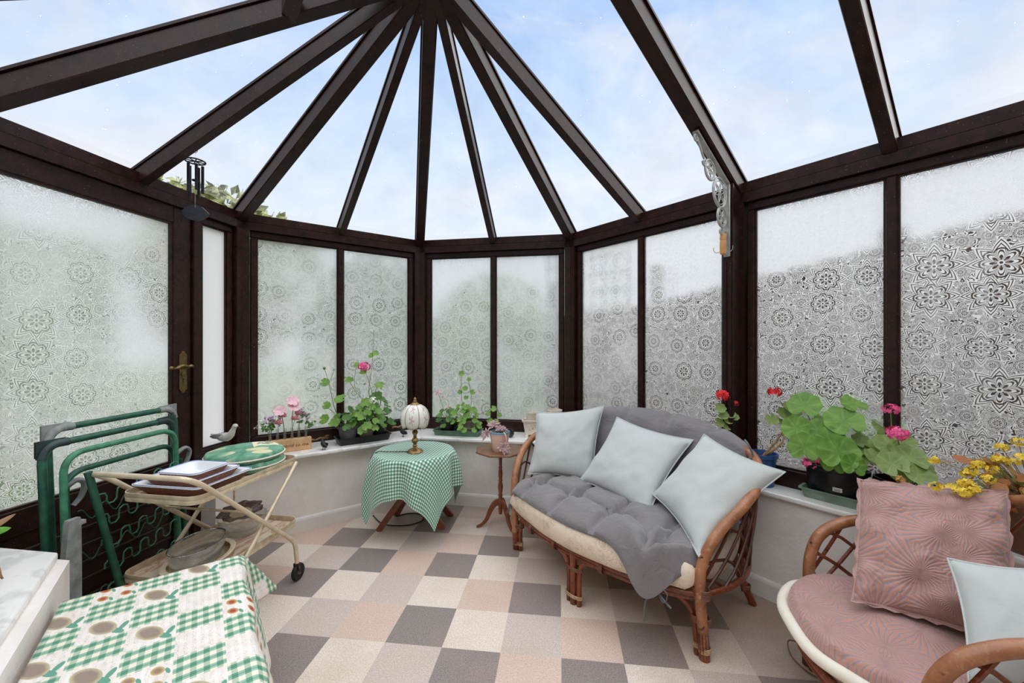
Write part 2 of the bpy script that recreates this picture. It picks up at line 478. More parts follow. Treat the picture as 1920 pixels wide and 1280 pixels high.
def sill(name, poly):
    z = SILL; b = MB()
    b.prism([(p.x, p.y) for p in poly], z - 0.028, z)
    o = b.build(name, MARBLE, smooth=False); o['kind'] = 'structure'
    md = o.modifiers.new('nose', 'BEVEL'); md.width = 0.009; md.segments = 3
    return o
gL, gA, gB, gC, gE = line(nL, 2.35), line(nA, 3.50), line(nB, 3.52), line(nCD, 2.53), line(nE, 0.80)
sLA, sAB, sBC = inter(siL, siA), inter(siA, siB), inter(siB, siC)
gLA, gAB, gBC = inter(gL, gA), inter(gA, gB), inter(gB, gC)
sill('trim_1', [inter(uL, siL), sLA, sAB, gAB, gLA, inter(uL, gL)])
sill('trim_2', [sAB, sBC, gBC, gAB])
sill('trim_3', [sBC, inter(siC, HB), inter(gC, HB), gBC])
sill('trim_4', [inter(uE, siE), inter(uE, gE), inter(gE, HB), inter(siE, HB)])

def skirting(name, a, b_, n):
    """moulded board along a-b, standing on the floor, n points into the room"""
    pr = [(0.0, 0.0), (0.016, 0.0), (0.016, 0.082), (0.012, 0.094), (0.004, 0.102), (0.0, 0.102)]
    m = MB(); rs = []
    for p in (a, b_): rs.append([V(p.x + n.x * d, p.y + n.y * d, z) for d, z in pr])
    m.rings(rs); o = m.build(name, SKIRT, smooth=False); o['kind'] = 'structure'
skirting('baseboard_back_left', cLA, cAB, -nA)
skirting('baseboard_back', cAB, cBC, -nB)
skirting('baseboard_right', cBC, inter(inC, HB), -nCD)
skirting('baseboard_door_side', inter(uL, inL), cLA, -nL)
skirting('baseboard_left', inter(uE, inE), inter(inE, HB), -nE)

# ------------------------------------------------------------------ floor of square vinyl tiles
def mat_tile(name, c, k):
    m, g, b = newmat(name)
    o = g.pos()
    s1 = g.noise(o, 190.0, 2.0, 0.6); s2 = g.noise(g.vm('ADD', o, (3, 7, 0)), 150.0, 2.0, 0.6)
    big = g.noise(o, 2.2, 5.0, 0.65)
    col = g.mix(g.step(s1, 0.52, 0.62), c, tuple(v * k for v in c))
    col = g.mix(g.m('MULTIPLY', g.step(s2, 0.58, 0.66), 0.55), col, tuple(min(1, v * 1.35 + 0.03) for v in c))
    col = g.mix(g.m('MULTIPLY', g.step(big, 0.48, 0.72), 0.30), col, c8(186, 150, 122))
    # ground-in dirt towards the right-hand wall
    px, py, pz = g.sep(o)
    dn = g.m('ADD', g.m('MULTIPLY', px, 0.793), g.m('MULTIPLY', py, 0.609))
    dirt = g.m('MULTIPLY', g.step(g.m('ADD', dn, g.m('MULTIPLY', g.noise(o, 4.0, 5, 0.7), 0.8)), 1.75, 2.6), 0.62)
    col = g.mix(dirt, col, c8(134, 110, 90))
    g.put(b.inputs['Base Color'], col); g.put(b.inputs['Roughness'], 0.55)
    g.put(b.inputs['Specular IOR Level'], 0.35)
    return m
TM = {'L': mat_tile('tile_cream', c8(226, 211, 195), 0.72), 'P': mat_tile('tile_pink', c8(212, 187, 171), 0.74),
      'B': mat_tile('tile_beige', c8(203, 188, 176), 0.72), 'D': mat_tile('tile_grey', c8(143, 132, 127), 0.62)}
ROWS = {2: ('DLBDPDLBDP', -5), 1: ('LBPDLBPDLBP', -6), 0: ('PDLBLPDLBDP', -7), -1: ('DLBDPDLBPDLB', -8),
        -2: ('PDLBPDLBDPB', -7), -3: ('LBDLBDLPB', -6), -4: ('PLDBPLDB', -6)}
def build_floor():
    yaw = -0.1162; t = 0.1947 * CZ; ox, oy = 0.2016 * CZ, 1.6719 * CZ
    ex = V(math.cos(yaw), math.sin(yaw)) * t; ey = V(-math.sin(yaw), math.cos(yaw)) * t
    keys = ['L', 'P', 'B', 'D']; b = MB()
    rnd = random.Random(3)
    for j in range(-8, 16):
        for i in range(-13, 16):
            ch = None
            if j in ROWS:
                sq, st = ROWS[j]; k = i - st
                if 0 <= k < len(sq): ch = sq[k]
            if ch is None: ch = rnd.choice('LPBDLPBL')
            o = V(ox, oy) + ex * i - ey * j
            q = [o - ey, o - ey + ex, o + ex, o]
            b.add([(p.x, p.y, 0.0) for p in q], [(0, 1, 2, 3)], mi=keys.index(ch))
    b.box((-4.2, -2.9, -0.12), (4.6, 4.6, -0.002), mi=3)
    o = b.build('floor', [TM[k] for k in keys], smooth=False); o['kind'] = 'structure'
build_floor()

# ------------------------------------------------------------------ eaves, posts and windows
def film_pane(b, x0, x1, z0, z1, y, th=0.005):
    vs = [(x0, y, z0), (x1, y, z0), (x1, y, z1), (x0, y, z1), (x0, y + th, z0), (x1, y + th, z0), (x1, y + th, z1), (x0, y + th, z1)]
    uv = [(x0, z0), (x1, z0), (x1, z1), (x0, z1)] * 2
    b.add(vs, [(0, 1, 2, 3)], uv)
WIN = [0]
def window(pa, pb, films, bottom=SILL, split=True, name=None, left=0.05, right=0.05):
    """glazed unit between two plan points: sash frame, mullion and panes"""
    WIN[0] += 1
    d = (pb - pa); L = d.length; rz = math.atan2(d.y, d.x)
    root = struct('window_%d' % WIN[0], (pa.x, pa.y, 0), rz)
    y0, y1 = 0.028, 0.085; zt = E_H - 0.055; zb = bottom
    x0, x1 = left, L - right
    fr = MB()
    f = 0.040
    def rail(lo, hi): fr.bbox(lo, hi, 0.005)
    rail((x0, y0, zt - 0.045), (x1, y1, zt)); rail((x0, y0, zb), (x1, y1, zb + 0.095))
    rail((x0, y0, zb + 0.095), (x0 + f, y1, zt - 0.045)); rail((x1 - f, y0, zb + 0.095), (x1, y1, zt - 0.045))
    # glazing beads
    gz0, gz1 = zb + 0.095, zt - 0.045
    xs = [x0 + f, x1 - f]
    if split: xs = [x0 + f, (x0 + x1) / 2 - 0.021, (x0 + x1) / 2 + 0.021, x1 - f]
    for k in range(0, len(xs), 2):
        a, c = xs[k], xs[k + 1]; w = 0.008
        for lo, hi in (((a, 0.040, gz0), (a + w, 0.052, gz1)), ((c - w, 0.040, gz0), (c, 0.052, gz1)), ((a, 0.040, gz0), (c, 0.052, gz0 + w)), ((a, 0.040, gz1 - w), (c, 0.052, gz1))):
            fr.box(lo, hi)
    fr.build('window_frame', WOODD, root, smooth=False)
    if split:
        mb = MB(); mb.bbox((xs[1], y0 - 0.002, gz0), (xs[2], y1, gz1), 0.006); mb.build('mullion', WOODD, root, smooth=False)
    for k in range(0, len(xs), 2):
        p = MB(); film_pane(p, xs[k], xs[k + 1], gz0, gz1, 0.058); p.build('window_pane', films[min(k // 2, len(films) - 1)], root, smooth=False)
    return root
window(P1, P2, [FILM[3], FILM[0]])
window(P2, P3, [FILM[0], FILM[1]])
window(PC[0], PC[1], [FILM[1], FILM[0]])
window(PC[1], PC[2], [FILM[0], FILM[0]])
window(PC[2], PC[3], [FILM[0], FILM[1]])
for k in range(3): window(PE[k], PE[k + 1], [FILM[1], FILM[0]])

def post(name, p, d_in, d_out, w=0.045, z0=SILL, nf=None):
    """corner post with one face along each neighbouring wall; d_in, d_out are unit plan directions of the two walls"""
    nrm_i = V(-d_in.y, d_in.x); nrm_o = V(-d_out.y, d_out.x)
    t = 0.085
    mid = inter((nrm_i, p.dot(nrm_i) + t), (nrm_o, p.dot(nrm_o) + t)) if abs(d_in.x * d_out.y - d_in.y * d_out.x) > 0.01 else p + nrm_i * t
    a = p - d_in * w; c = p + d_out * w
    poly = [a, p, c, c + nrm_o * t, mid, a + nrm_i * t]
    b = MB(); b.prism([(q.x, q.y) for q in poly], z0, E_H)
    return b.build(name, WOODD, smooth=False)
dL = (P1 - P0).normalized(); dA = (P2 - P1).normalized(); dB = (P3 - P2).normalized()
eaves = struct('trim_5')
def reparent(o, par): o.parent = par; return o
for p, a, c in ((P1, dL, dA), (P2, dA, dB), (P3, dB, DCD), (PC[1], DCD, DCD), (PC[2], DCD, DCD), (PC[3], DCD, DCD), (PE[1], -DCD, -DCD), (PE[2], -DCD, -DCD), (PE[3], -DCD, -DCD)):
    if p in (PE[1], PE[2], PE[3]):
        a = c = DCD
        w = 0.045; n = nE; q = [p - DCD * w, p + DCD * w, p + DCD * w + n * 0.085, p - DCD * w + n * 0.085]
        b = MB(); b.prism([(s.x, s.y) for s in q], SILL, E_H); o = b.build('post', WOODD, smooth=False)
    else: o = post('post', p, a, c)
    reparent(o, eaves)
# the left-hand windows face the other way round: turn them so that they sit outside their wall line
for o in list(COL.objects):
    if o.name.startswith('window_') and o.get('kind') == 'structure' and int(o.name.split('_')[1]) > 5:
        k = int(o.name.split('_')[1]) - 6
        o.location = (PE[k + 1].x, PE[k + 1].y, 0); o.rotation_euler = (0, 0, math.atan2(-DCD.y, -DCD.x))

def eave_beam(pa, pb, n, da=0.0, db=0.0):
    """two stepped boards under the roof edge; n points outwards"""
    b = MB()
    d = (pb - pa).normalized()
    def prof(dz0, dz1, y0, y1):
        return dz0, dz1, y0, y1
    for z0, z1, y0, y1 in ((E_H - 0.055, E_H, 0.0, 0.095), (E_H + 0.004, E_H + 0.060, 0.006, 0.095), (E_H, E_H + 0.004, 0.014, 0.095)):
        a0 = pa + n * y0 + d * (y0 * da); a1 = pa + n * y1 + d * (y1 * da)
        b0 = pb + n * y0 - d * (y0 * db); b1 = pb + n * y1 - d * (y1 * db)
        b.prism([(a0.x, a0.y), (b0.x, b0.y), (b1.x, b1.y), (a1.x, a1.y)], z0, z1)
    o = b.build('eaves_beam', WOODD, smooth=False); return reparent(o, eaves)
k_ = -math.tan(R(22.8))
eave_beam(P0, P1, nL, k_, k_); eave_beam(P1, P2, nA, k_, k_); eave_beam(P2, P3, nB, k_, k_)
eave_beam(P3, PC[3], nCD, k_, 0); eave_beam(PE[3], P0, nE, 0, k_)

# boxed pilaster under the bracketed rafter
_p = PC[1]; _b = MB()
_q = [_p - DCD * 0.028, _p + DCD * 0.028, _p + DCD * 0.028 - NCD * 0.095, _p - DCD * 0.028 - NCD * 0.095]
_b.prism([(q.x, q.y) for q in _q], SILL, E_H + 0.04)
_q = [_p - DCD * 0.022 - NCD * 0.095, _p - DCD * 0.006 - NCD * 0.095, _p - DCD * 0.006 - NCD * 0.101, _p - DCD * 0.022 - NCD * 0.101]
_b.prism([(q.x, q.y) for q in _q], SILL, E_H - 0.40)
_q = [_p + DCD * 0.006 - NCD * 0.095, _p + DCD * 0.022 - NCD * 0.095, _p + DCD * 0.022 - NCD * 0.101, _p + DCD * 0.006 - NCD * 0.101]
_b.prism([(q.x, q.y) for q in _q], SILL, E_H - 0.40)
reparent(_b.build('pilaster', WOODD, smooth=False), eaves)
# rust-stained corner bead where the low wall turns towards the door
_b = MB(); _b.tube([(cLA.x, cLA.y, 0.10), (cLA.x, cLA.y, SILL - 0.03)], 0.006, 8)
_o = _b.build('trim_6', plain('rust_stained_bead', c8(214, 196, 176), 0.7, col2=c8(150, 92, 44), vscale=30)); _o['kind'] = 'structure'

# ------------------------------------------------------------------ door and the narrow side light
def hip_on_L(t): return P1 - dL * t
def build_door():
    pa = P0; L = (P1 - P0).length; rz = math.atan2(dL.y, dL.x)
    root = struct('door_1', (pa.x, pa.y, 0), rz)
    xj0, xd0, xd1, xj1 = 0.0, 0.028, L - 0.372, L - 0.318
    y0, y1 = 0.02, 0.07; zt = E_H - 0.055
    gx0, gx1 = 0.105, L - 0.482; gz0, gz1 = 0.642, 2.058
    f = MB()
    f.bbox((xd0, y0, 0.01), (gx0, y1, zt), 0.004); f.bbox((gx1, y0, 0.01), (xd1, y1, zt), 0.004)
    f.bbox((gx0, y0, gz1), (gx1, y1, zt), 0.004); f.bbox((gx0, y0, gz0 - 0.11), (gx1, y1, gz0), 0.004)
    f.bbox((gx0, y0, 0.01), (gx1, y1, 0.13), 0.004)
    w = 0.012
    for lo, hi in (((gx0, 0.026, gz0), (gx0 + w, 0.045, gz1)), ((gx1 - w, 0.026, gz0), (gx1, 0.045, gz1)), ((gx0, 0.026, gz0), (gx1, 0.045, gz0 + w)), ((gx0, 0.026, gz1 - w), (gx1, 0.045, gz1))):
        f.box(lo, hi)
    f.build('door_frame', WOODD, root, smooth=False)
    j = MB(); j.bbox((0, 0.0, 0.0), (xd0 - 0.003, 0.085, zt), 0.004); j.bbox((xd1 + 0.003, 0.0, 0.0), (xj1, 0.085, zt), 0.005)
    j.build('door_jamb', WOODD, root, smooth=False)
    p = MB()
    z = 0.13
    while z < gz0 - 0.115:                 # boarded lower panel with overlapping horizontal mouldings
        p.box((gx0, 0.040, z), (gx1, 0.058, z + 0.078)); p.bbox((gx0, 0.030, z + 0.066), (gx1, 0.046, z + 0.082), 0.003)
        z += 0.083
    p.build('door_panel', WOODD, root, smooth=False)
    q = MB(); film_pane(q, gx0, gx1, gz0, gz1, 0.046); q.build('door_pane', FILM[2], root, smooth=False)
    # brass lever handle on its long plate
    brass = plain('old_brass', c8(126, 104, 66), 0.38, 0.85, var=0.2, vscale=40)
    hx = L - 0.428; hz = 1.185 + 0.0
    h = MB()
    prof = []
    for s_ in (-1, 1): pass
    pts = [(-0.020, -0.10), (0.020, -0.10), (0.020, 0.10), (-0.020, 0.10)]
    outl = []
    for k in range(13): a = PI + PI * k / 12; outl.append((0.014 * math.cos(a), -0.112 + 0.014 * math.sin(a)))
    for x_, z_ in ((0.024, -0.104), (0.024, -0.02), (0.021, 0.0), (0.024, 0.02), (0.024, 0.104)): outl.append((x_, z_))
    for k in range(13): a = PI * k / 12; outl.append((0.014 * math.cos(a), 0.112 + 0.014 * math.sin(a)))
    for x_, z_ in ((-0.024, 0.104), (-0.024, 0.02), (-0.021, 0.0), (-0.024, -0.02), (-0.024, -0.104)): outl.append((x_, z_))
    h.slab([(hx + x_, y0, hz + z_ - 0.012) for x_, z_ in outl], (0, -1, 0), 0.006)
    ho = h.build('door_handle', brass, root, smooth=False)
    l = MB(); l.lathe([(0.016, 0), (0.016, 0.006), (0.010, 0.012), (0.009, 0.035)], (hx, y0 - 0.004, hz + 0.02), 16, rot=Matrix.Rotation(R(90), 3, 'X'))
    l.tube(smooth_path([(hx + 0.03, y0 - 0.040, hz + 0.020), (hx + 0.02, y0 - 0.040, hz + 0.024), (hx, y0 - 0.040, hz + 0.022), (hx - 0.04, y0 - 0.042, hz + 0.028), (hx - 0.08, y0 - 0.042, hz + 0.014), (hx - 0.105, y0 - 0.044, hz + 0.020), (hx - 0.112, y0 - 0.050, hz + 0.012)], 5), lambda t: 0.007 + 0.003 * math.sin(t * PI * 3) ** 2, 8)
    l.lathe([(0.014, 0), (0.014, 0.006), (0.001, 0.009)], (hx, y0 - 0.006, hz - 0.025), 14, rot=Matrix.Rotation(R(90), 3, 'X'))
    l.build('lever', brass, ho)
    k = MB(); k.box((hx - 0.003, y0 - 0.0075, hz - 0.075), (hx + 0.003, y0 - 0.0062, hz - 0.055)); k.lathe([(0.005, 0), (0.005, 0.0015)], (hx, y0 - 0.006, hz - 0.055), 12, rot=Matrix.Rotation(R(90), 3, 'X'))
    k.build('keyhole', RUBBER, ho)
build_door()
window(P1 - dL * 0.322, P1, [WHITEPANE], split=False, left=0.004, right=0.05)
_b = MB(); _q = [P0 - DCD * 0.0, P0 + dL * 0.028, P0 + dL * 0.028 + nL * 0.085, P0 + nL * 0.085 + nE * 0.05, P0 + nE * 0.085 + DCD * 0.045, P0 + DCD * 0.045]
_b.prism([(q.x, q.y) for q in _q], 0, E_H); reparent(_b.build('post', WOODD, smooth=False), eaves)

# ------------------------------------------------------------------ roof: rafters, ridge and clear panes
def build_roof():
    root = struct('ceiling')
    A3 = V(-0.385, 1.950, 3.135); ez = E_H + 0.045
    a2 = V(A3.x, A3.y)
    sapex = (a2 - P3).dot(DCD)
    def v3(p, z): return V(p.x, p.y, z)
    def raft(p, top, w, h, name='rafter'):
        b = MB(); s = v3(p, ez); dd = (top - s).normalized()
        s = s - dd * 0.03
        up = dd.cross(V(0, 0, 1)).cross(dd)
        b.bar(s, top, w, h, up=up, ch=0.06)
        b.bar(s + up.normalized() * (h / 2 + 0.006), top + up.normalized() * (h / 2 + 0.006), w * 1.25, 0.012, up=up)
        return b.build(name, WOODD, root, smooth=False)
    for p in (P0, P1, P2, P3): raft(p, A3, 0.070, 0.085, 'hip_rafter')
    for p in ((P0 + P1) / 2, (P1 + P2) / 2, (P2 + P3) / 2): raft(p, A3, 0.048, 0.078)
    def ridge(s): return A3 + V(DCD.x, DCD.y, 0) * s
    ts = [UNIT / 2 * k for k in range(1, 7)]
    for t in ts:
        p = P3 + DCD * t
        raft(p, A3 if abs(t - sapex) < 0.1 else ridge(t - sapex), 0.075 if t > 1 and abs(t - UNIT) < 0.01 else 0.055, 0.088)
    t0 = (a2 - P0).dot(DCD)
    for t in ts:
        p = P0 + DCD * t
        raft(p, A3 if abs(t - t0) < 0.12 else ridge(t - t0), 0.055, 0.088)
    b = MB(); b.bar(A3 - V(DCD.x, DCD.y, 0) * 0.02, ridge(ts[-1] - sapex), 0.10, 0.14); b.build('ridge_beam', WOODD, root, smooth=False)
    b = MB(); b.lathe([(0.05, -0.10), (0.085, -0.06), (0.10, 0.0), (0.10, 0.07)], A3, 8); b.build('ridge_boss', WOODD, root, smooth=False)
    # purlin let into the first left-hand hip
    hp = v3(P0, ez).lerp(A3, 0.643); b = MB(); b.bar(hp, hp + V(DCD.x, DCD.y, 0) * 3.6, 0.06, 0.085); b.build('purlin', WOODD, root, smooth=False)
    # panes
    up = 0.062
    def pane(pts):
        n = (pts[1] - pts[0]).cross(pts[2] - pts[0]).normalized()
        if n.z < 0: n = -n
        b = MB(); b.slab([p + n * up for p in pts], n, 0.006); b.build('roof_pane', ROOFPANE, root, smooth=False)
    for a, c in ((P0, P1), (P1, P2), (P2, P3)):
        m_ = (a + c) / 2
        pane([v3(a, ez), v3(m_, ez), A3]); pane([v3(m_, ez), v3(c, ez), A3])
    for base, s0 in ((P3, sapex), (P0, t0)):
        pr = [0.0] + ts
        for k in range(len(pr) - 1):
            a, c = base + DCD * pr[k], base + DCD * pr[k + 1]
            ta, tc = max(0, pr[k] - s0), max(0, pr[k + 1] - s0)
            if k == 0: pane([v3(a, ez), v3(c, ez), A3])
            elif ta < 0.12: pane([v3(a, ez), v3(c, ez), ridge(tc), A3])
            else: pane([v3(a, ez), v3(c, ez), ridge(tc), ridge(ta)])
build_roof()
# ------------------------------------------------------------------ the garden seen blurred through the film
def build_outside():
    b = MB(); b.box((-30, -14, -0.35), (30, 34, -0.14))
    gr = plain('garden_grass', c8(96, 112, 78), 0.9, var=0.3, vscale=3)
    o = b.build('ground', gr, smooth=False); o['kind'] = 'structure'
    # weathered boundary fence running beside the right-hand wall
    fm = plain('weathered_fence_boards', c8(72, 55, 38), 0.85, var=0.35, vscale=2.5, bump=0.2)
    root = thing('garden_fence', 'weathered brown board fence seen blurred through the patterned windows', 'fence', (0, 0, -0.14))
    off = NCD * 3.85; base = V(off.x, off.y)
    b = MB()
    for k in range(46):
        s0 = -4.2 + k * 0.2; p = base + DCD * s0; q = base + DCD * (s0 + 0.192)
        h = 2.10 + 0.15 * (s0 + 0.1) if s0 > -2.65 else 1.70
        b.slab([(p.x, p.y, -0.14), (q.x, q.y, -0.14), (q.x, q.y, h), (p.x, p.y, h)], (NCD.x, NCD.y, 0), 0.02)
    b.build('fence_boards', fm, root, world=True, smooth=False)
    for k in range(6):
        p = base + NCD * 0.07 + DCD * (-4.1 + k * 1.75); b = MB(); b.box((p.x - 0.05, p.y - 0.05, -0.14), (p.x + 0.05, p.y + 0.05, 2.12)); b.build('fence_post', fm, root, world=True, smooth=False)
    # pale trellis topping the far stretch
    tm = plain('pale_trellis_wood', c8(150, 150, 142), 0.8)
    t = thing('garden_trellis', 'pale square trellis topping the fence, blurred through the window film', 'trellis', (0, 0, 1.72))
    b = MB()
    for k in range(11):
        p = base + DCD * (-4.15 + k * 0.15); b.box((p.x - 0.018, p.y - 0.018, 1.70), (p.x + 0.018, p.y + 0.018, 2.72))
    for k in range(6):
        p = base + DCD * -4.15; q = base + DCD * -2.65; z = 1.74 + k * 0.19
        b.bar((p.x, p.y, z), (q.x, q.y, z), 0.03, 0.03)
    b.build('lattice', tm, t, world=True, smooth=False)
    # shrubs
    def shrub(name, c, r, col, label, n=900, sq=(1, 1, 1), seed=1):
        rd = random.Random(seed); root = thing(name, label, 'shrub', (c[0], c[1], -0.14))
        m = plain(name + '_leaves_%d' % seed, col, 0.7, var=0.35, vscale=6)
        b = MB()
        for k in range(n * 3):
            while True:
                p = V(rd.uniform(-1, 1), rd.uniform(-1, 1), rd.uniform(-1, 1))
                if 0.3 < p.length < 1: break
            q = V(c) + V(p.x * r * sq[0], p.y * r * sq[1], p.z * r * sq[2])
            a = V(rd.uniform(-1, 1), rd.uniform(-1, 1), rd.uniform(-1, 1)).normalized(); s = r * 0.06
            u = a.orthogonal().normalized() * s; w = a.cross(u).normalized() * s * 0.6
            b.add([q - u, q - w + a * s * 0.2, q + u, q + w + a * s * 0.2], [(0, 1, 2, 3)])
        b.build('foliage', m, root, world=True, smooth=False)
        t = MB(); t.tube([(c[0], c[1], -0.14), (c[0] + 0.05, c[1], c[2])], 0.06); t.build('trunk', plain('bark_%d' % seed, c8(84, 70, 56), 0.9), root, world=True)
    shrub('garden_shrub', (-2.7, 7.4, 1.3), 1.1, c8(92, 116, 78), 'loose dark green shrub outside the window behind the flower block', 1300, (1.1, 1, 1.4), 1)
    shrub('garden_shrub', (-0.2, 8.4, 1.3), 1.15, c8(120, 150, 84), 'yellow green shrub outside the back window', 1100, (1.1, 1, 1.2), 2)
    shrub('garden_tree', (-5.9, 7.8, 2.6), 1.8, c8(140, 144, 96), 'olive green tree whose crown shows above the eaves near the wind chime', 1500, (1.1, 1.0, 1.0), 3)
    # pale rendered wall of the neighbouring house beyond the door
    b = MB(); b.box((-6.4, -3.0, -0.14), (-6.1, 5.4, 2.6)); o = b.build('neighbour_wall', plain('pale_render', c8(128, 140, 120), 0.8, var=0.15, bump=0.2, bscale=8), smooth=False); o['kind'] = 'structure'
    b = MB(); b.box((-4.4, 11.8, -0.14), (6.0, 12.0, 2.0)); o = b.build('garden_wall', plain('grey_garden_wall', c8(140, 138, 130), 0.8, var=0.15, bump=0.2, bscale=8), smooth=False); o['kind'] = 'structure'
build_outside()
# ------------------------------------------------------------------ materials of the contents
def mat_cane(name, c1, c2, worn):
    m, g, b = newmat(name)
    o = g.obj()
    f = g.noise(o, 9.0, 5.0, 0.65); h = g.noise(g.vm('MULTIPLY', o, (1, 1, 1)), 55.0, 3.0, 0.6)
    c = g.mix(g.step(f, 0.32, 0.68), c1, c2)
    c = g.mix(g.m('MULTIPLY', g.step(h, 0.55, 0.75), 0.5), c, worn)
    c = g.mix(g.step(g.noise(o, 22.0, 3.0, 0.6), 0.66, 0.74), c, c8(48, 28, 20))
    g.put(b.inputs['Base Color'], c); g.put(b.inputs['Roughness'], 0.32); g.put(b.inputs['Normal'], g.bump(h, 0.15, 0.003))
    return m
CANE = mat_cane('varnished_cane', c8(84, 38, 22), c8(136, 68, 40), c8(170, 112, 74))
CANE2 = mat_cane('dark_varnished_cane', c8(62, 32, 22), c8(100, 52, 34), c8(132, 84, 58))
CANEARM = mat_cane('worn_cane', c8(128, 76, 46), c8(176, 120, 82), c8(206, 170, 134))
BIND = plain('cane_binding', c8(120, 72, 50), 0.45, var=0.25, vscale=60)
BINDP = plain('pale_cane_binding', c8(188, 158, 116), 0.5, var=0.2, vscale=60)

def mat_cloth(name, c, var=0.06, weave=420.0, bump=0.25, rough=0.9, soft=8.0, sheen=0.2):
    m, g, b = newmat(name)
    o = g.obj()
    f = g.noise(o, soft, 4.0, 0.6); w = g.noise(o, weave, 2.0, 0.6)
    fold = g.noise(g.vm('MULTIPLY', o, (1.0, 1.4, 1.0)), 14.0, 3.0, 0.55, 0.8)
    col = g.mix(g.step(f, 0.3, 0.7), tuple(v * (1 - var) for v in c), tuple(min(1, v * (1 + var)) for v in c))
    g.put(b.inputs['Base Color'], col); g.put(b.inputs['Roughness'], rough)
    g.put(b.inputs['Sheen Weight'], sheen); g.put(b.inputs['Specular IOR Level'], 0.2)
    h = g.m('ADD', g.m('MULTIPLY', fold, 1.0), g.m('MULTIPLY', w, 0.06))
    g.put(b.inputs['Normal'], g.bump(h, bump, 0.02))
    return m
DUCK = mat_cloth('duck_egg_linen', c8(190, 195, 192), bump=0.10, var=0.02)
GREYC = mat_cloth('slate_grey_cotton', c8(124, 120, 121), bump=0.5, sheen=0.3)
GREYTIE = mat_cloth('grey_tape', c8(104, 106, 108), bump=0.1)
def mat_floral_cream():
    m, g, b = newmat('cream_floral_print')
    o = g.obj()
    n = g.noise(g.vm('ADD', o, g.vm('SCALE', g.noise(o, 14.0, 2, 0.5, color=True), sc=0.12)), 26.0, 4.0, 0.6, 1.2)
    ln = g.m('ABSOLUTE', g.m('SUBTRACT', n, 0.5))
    patch = g.step(g.noise(o, 10.0, 2.0, 0.5), 0.46, 0.54)
    c = g.mix(g.m('MULTIPLY', g.m('SUBTRACT', 1.0, g.step(ln, 0.0, 0.035)), g.m('MULTIPLY', patch, 0.75)), c8(224, 206, 184), c8(158, 136, 114))
    c = g.mix(g.m('MULTIPLY', g.step(g.noise(o, 18.0, 2.0), 0.56, 0.66), 0.3), c, c8(190, 168, 144))
    g.put(b.inputs['Base Color'], c); g.put(b.inputs['Roughness'], 0.85)
    g.put(b.inputs['Normal'], g.bump(g.noise(o, 12.0, 3.0), 0.4, 0.02)); return m
CREAMF = mat_floral_cream()
def mat_peacock():
    """dusty pink weave with fans of curved blue-grey and copper strokes"""
    m, g, b = newmat('copper_plume_weave')
    uv = g.uv()
    wob = g.noise(uv, 4.0, 2.0, 0.5, color=True)
    u2 = g.vm('ADD', uv, g.vm('SCALE', wob, sc=0.06))
    v = g.vor(u2, 7.5, 0.9)
    p = g.vm('SUBTRACT', u2, v.outputs['Position'])
    x, y, _ = g.sep(p); d = v.outputs['Distance']
    th = g.m('ARCTAN2', y, x)
    ph = g.m('ADD', g.m('MULTIPLY', th, 30.0), g.m('ADD', g.m('MULTIPLY', d, 7.0), g.m('MULTIPLY', g.noise(u2, 22.0, 2.0), 5.0)))
    s = g.m('SINE', ph)
    co = g.step(s, 0.35, 0.65); bl = g.step(g.m('MULTIPLY', s, -1.0), 0.45, 0.8)
    c = g.mix(g.m('MULTIPLY', co, 0.7), c8(174, 138, 130), c8(190, 126, 102))
    c = g.mix(g.m('MULTIPLY', bl, 0.62), c, c8(128, 120, 128))
    o = g.obj()
    g.put(b.inputs['Base Color'], c); g.put(b.inputs['Roughness'], 0.6); g.put(b.inputs['Sheen Weight'], 0.3)
    fold = g.noise(g.vm('MULTIPLY', o, (1.0, 1.6, 1.0)), 9.0, 3.0, 0.55, 1.0)
    g.put(b.inputs['Normal'], g.bump(g.m('ADD', fold, g.m('MULTIPLY', s, 0.04)), 0.5, 0.03)); return m
PLUME = mat_peacock()
CREAMP = mat_cloth('cream_piping', c8(226, 218, 202), bump=0.2)
BRASS = plain('aged_brass', c8(150, 118, 74), 0.34, 0.8, var=0.25, vscale=30, bump=0.1)
CHAMP = plain('champagne_metal_tube', c8(224, 206, 178), 0.34, 0.2, var=0.08, vscale=18)
CHAMPR = plain('tarnished_gold_rim', c8(222, 204, 172), 0.36, 0.2, var=0.16, vscale=22)
GREENM = plain('green_painted_steel', c8(38, 98, 74), 0.42, 0.0, var=0.35, vscale=20, col2=c8(22, 66, 52))
GREENL = plain('light_green_steel', c8(66, 136, 104), 0.45, 0.0, var=0.2, vscale=20)
GREYPL = plain('grey_weathered_plastic', c8(142, 146, 144), 0.6, var=0.25, vscale=18)
DKPL = plain('dark_green_plastic', c8(42, 62, 60), 0.5, var=0.3, vscale=16)
BLACKP = plain('black_pot_plastic', c8(26, 26, 28), 0.38, var=0.25, vscale=12)
GREYP = plain('grey_pot_plastic', c8(92, 92, 96), 0.5, var=0.15, vscale=10)
TAUPE = plain('taupe_pot_plastic', c8(116, 100, 92), 0.55, var=0.15, vscale=10)
TRAYG = plain('sage_green_tray_plastic', c8(128, 150, 130), 0.5, var=0.15, vscale=12)
TRAYG2 = plain('green_tray_plastic', c8(88, 118, 96), 0.45, var=0.15, vscale=12)
SOIL = plain('potting_soil', c8(70, 52, 40), 0.95, var=0.5, vscale=80, bump=0.8, bscale=120)
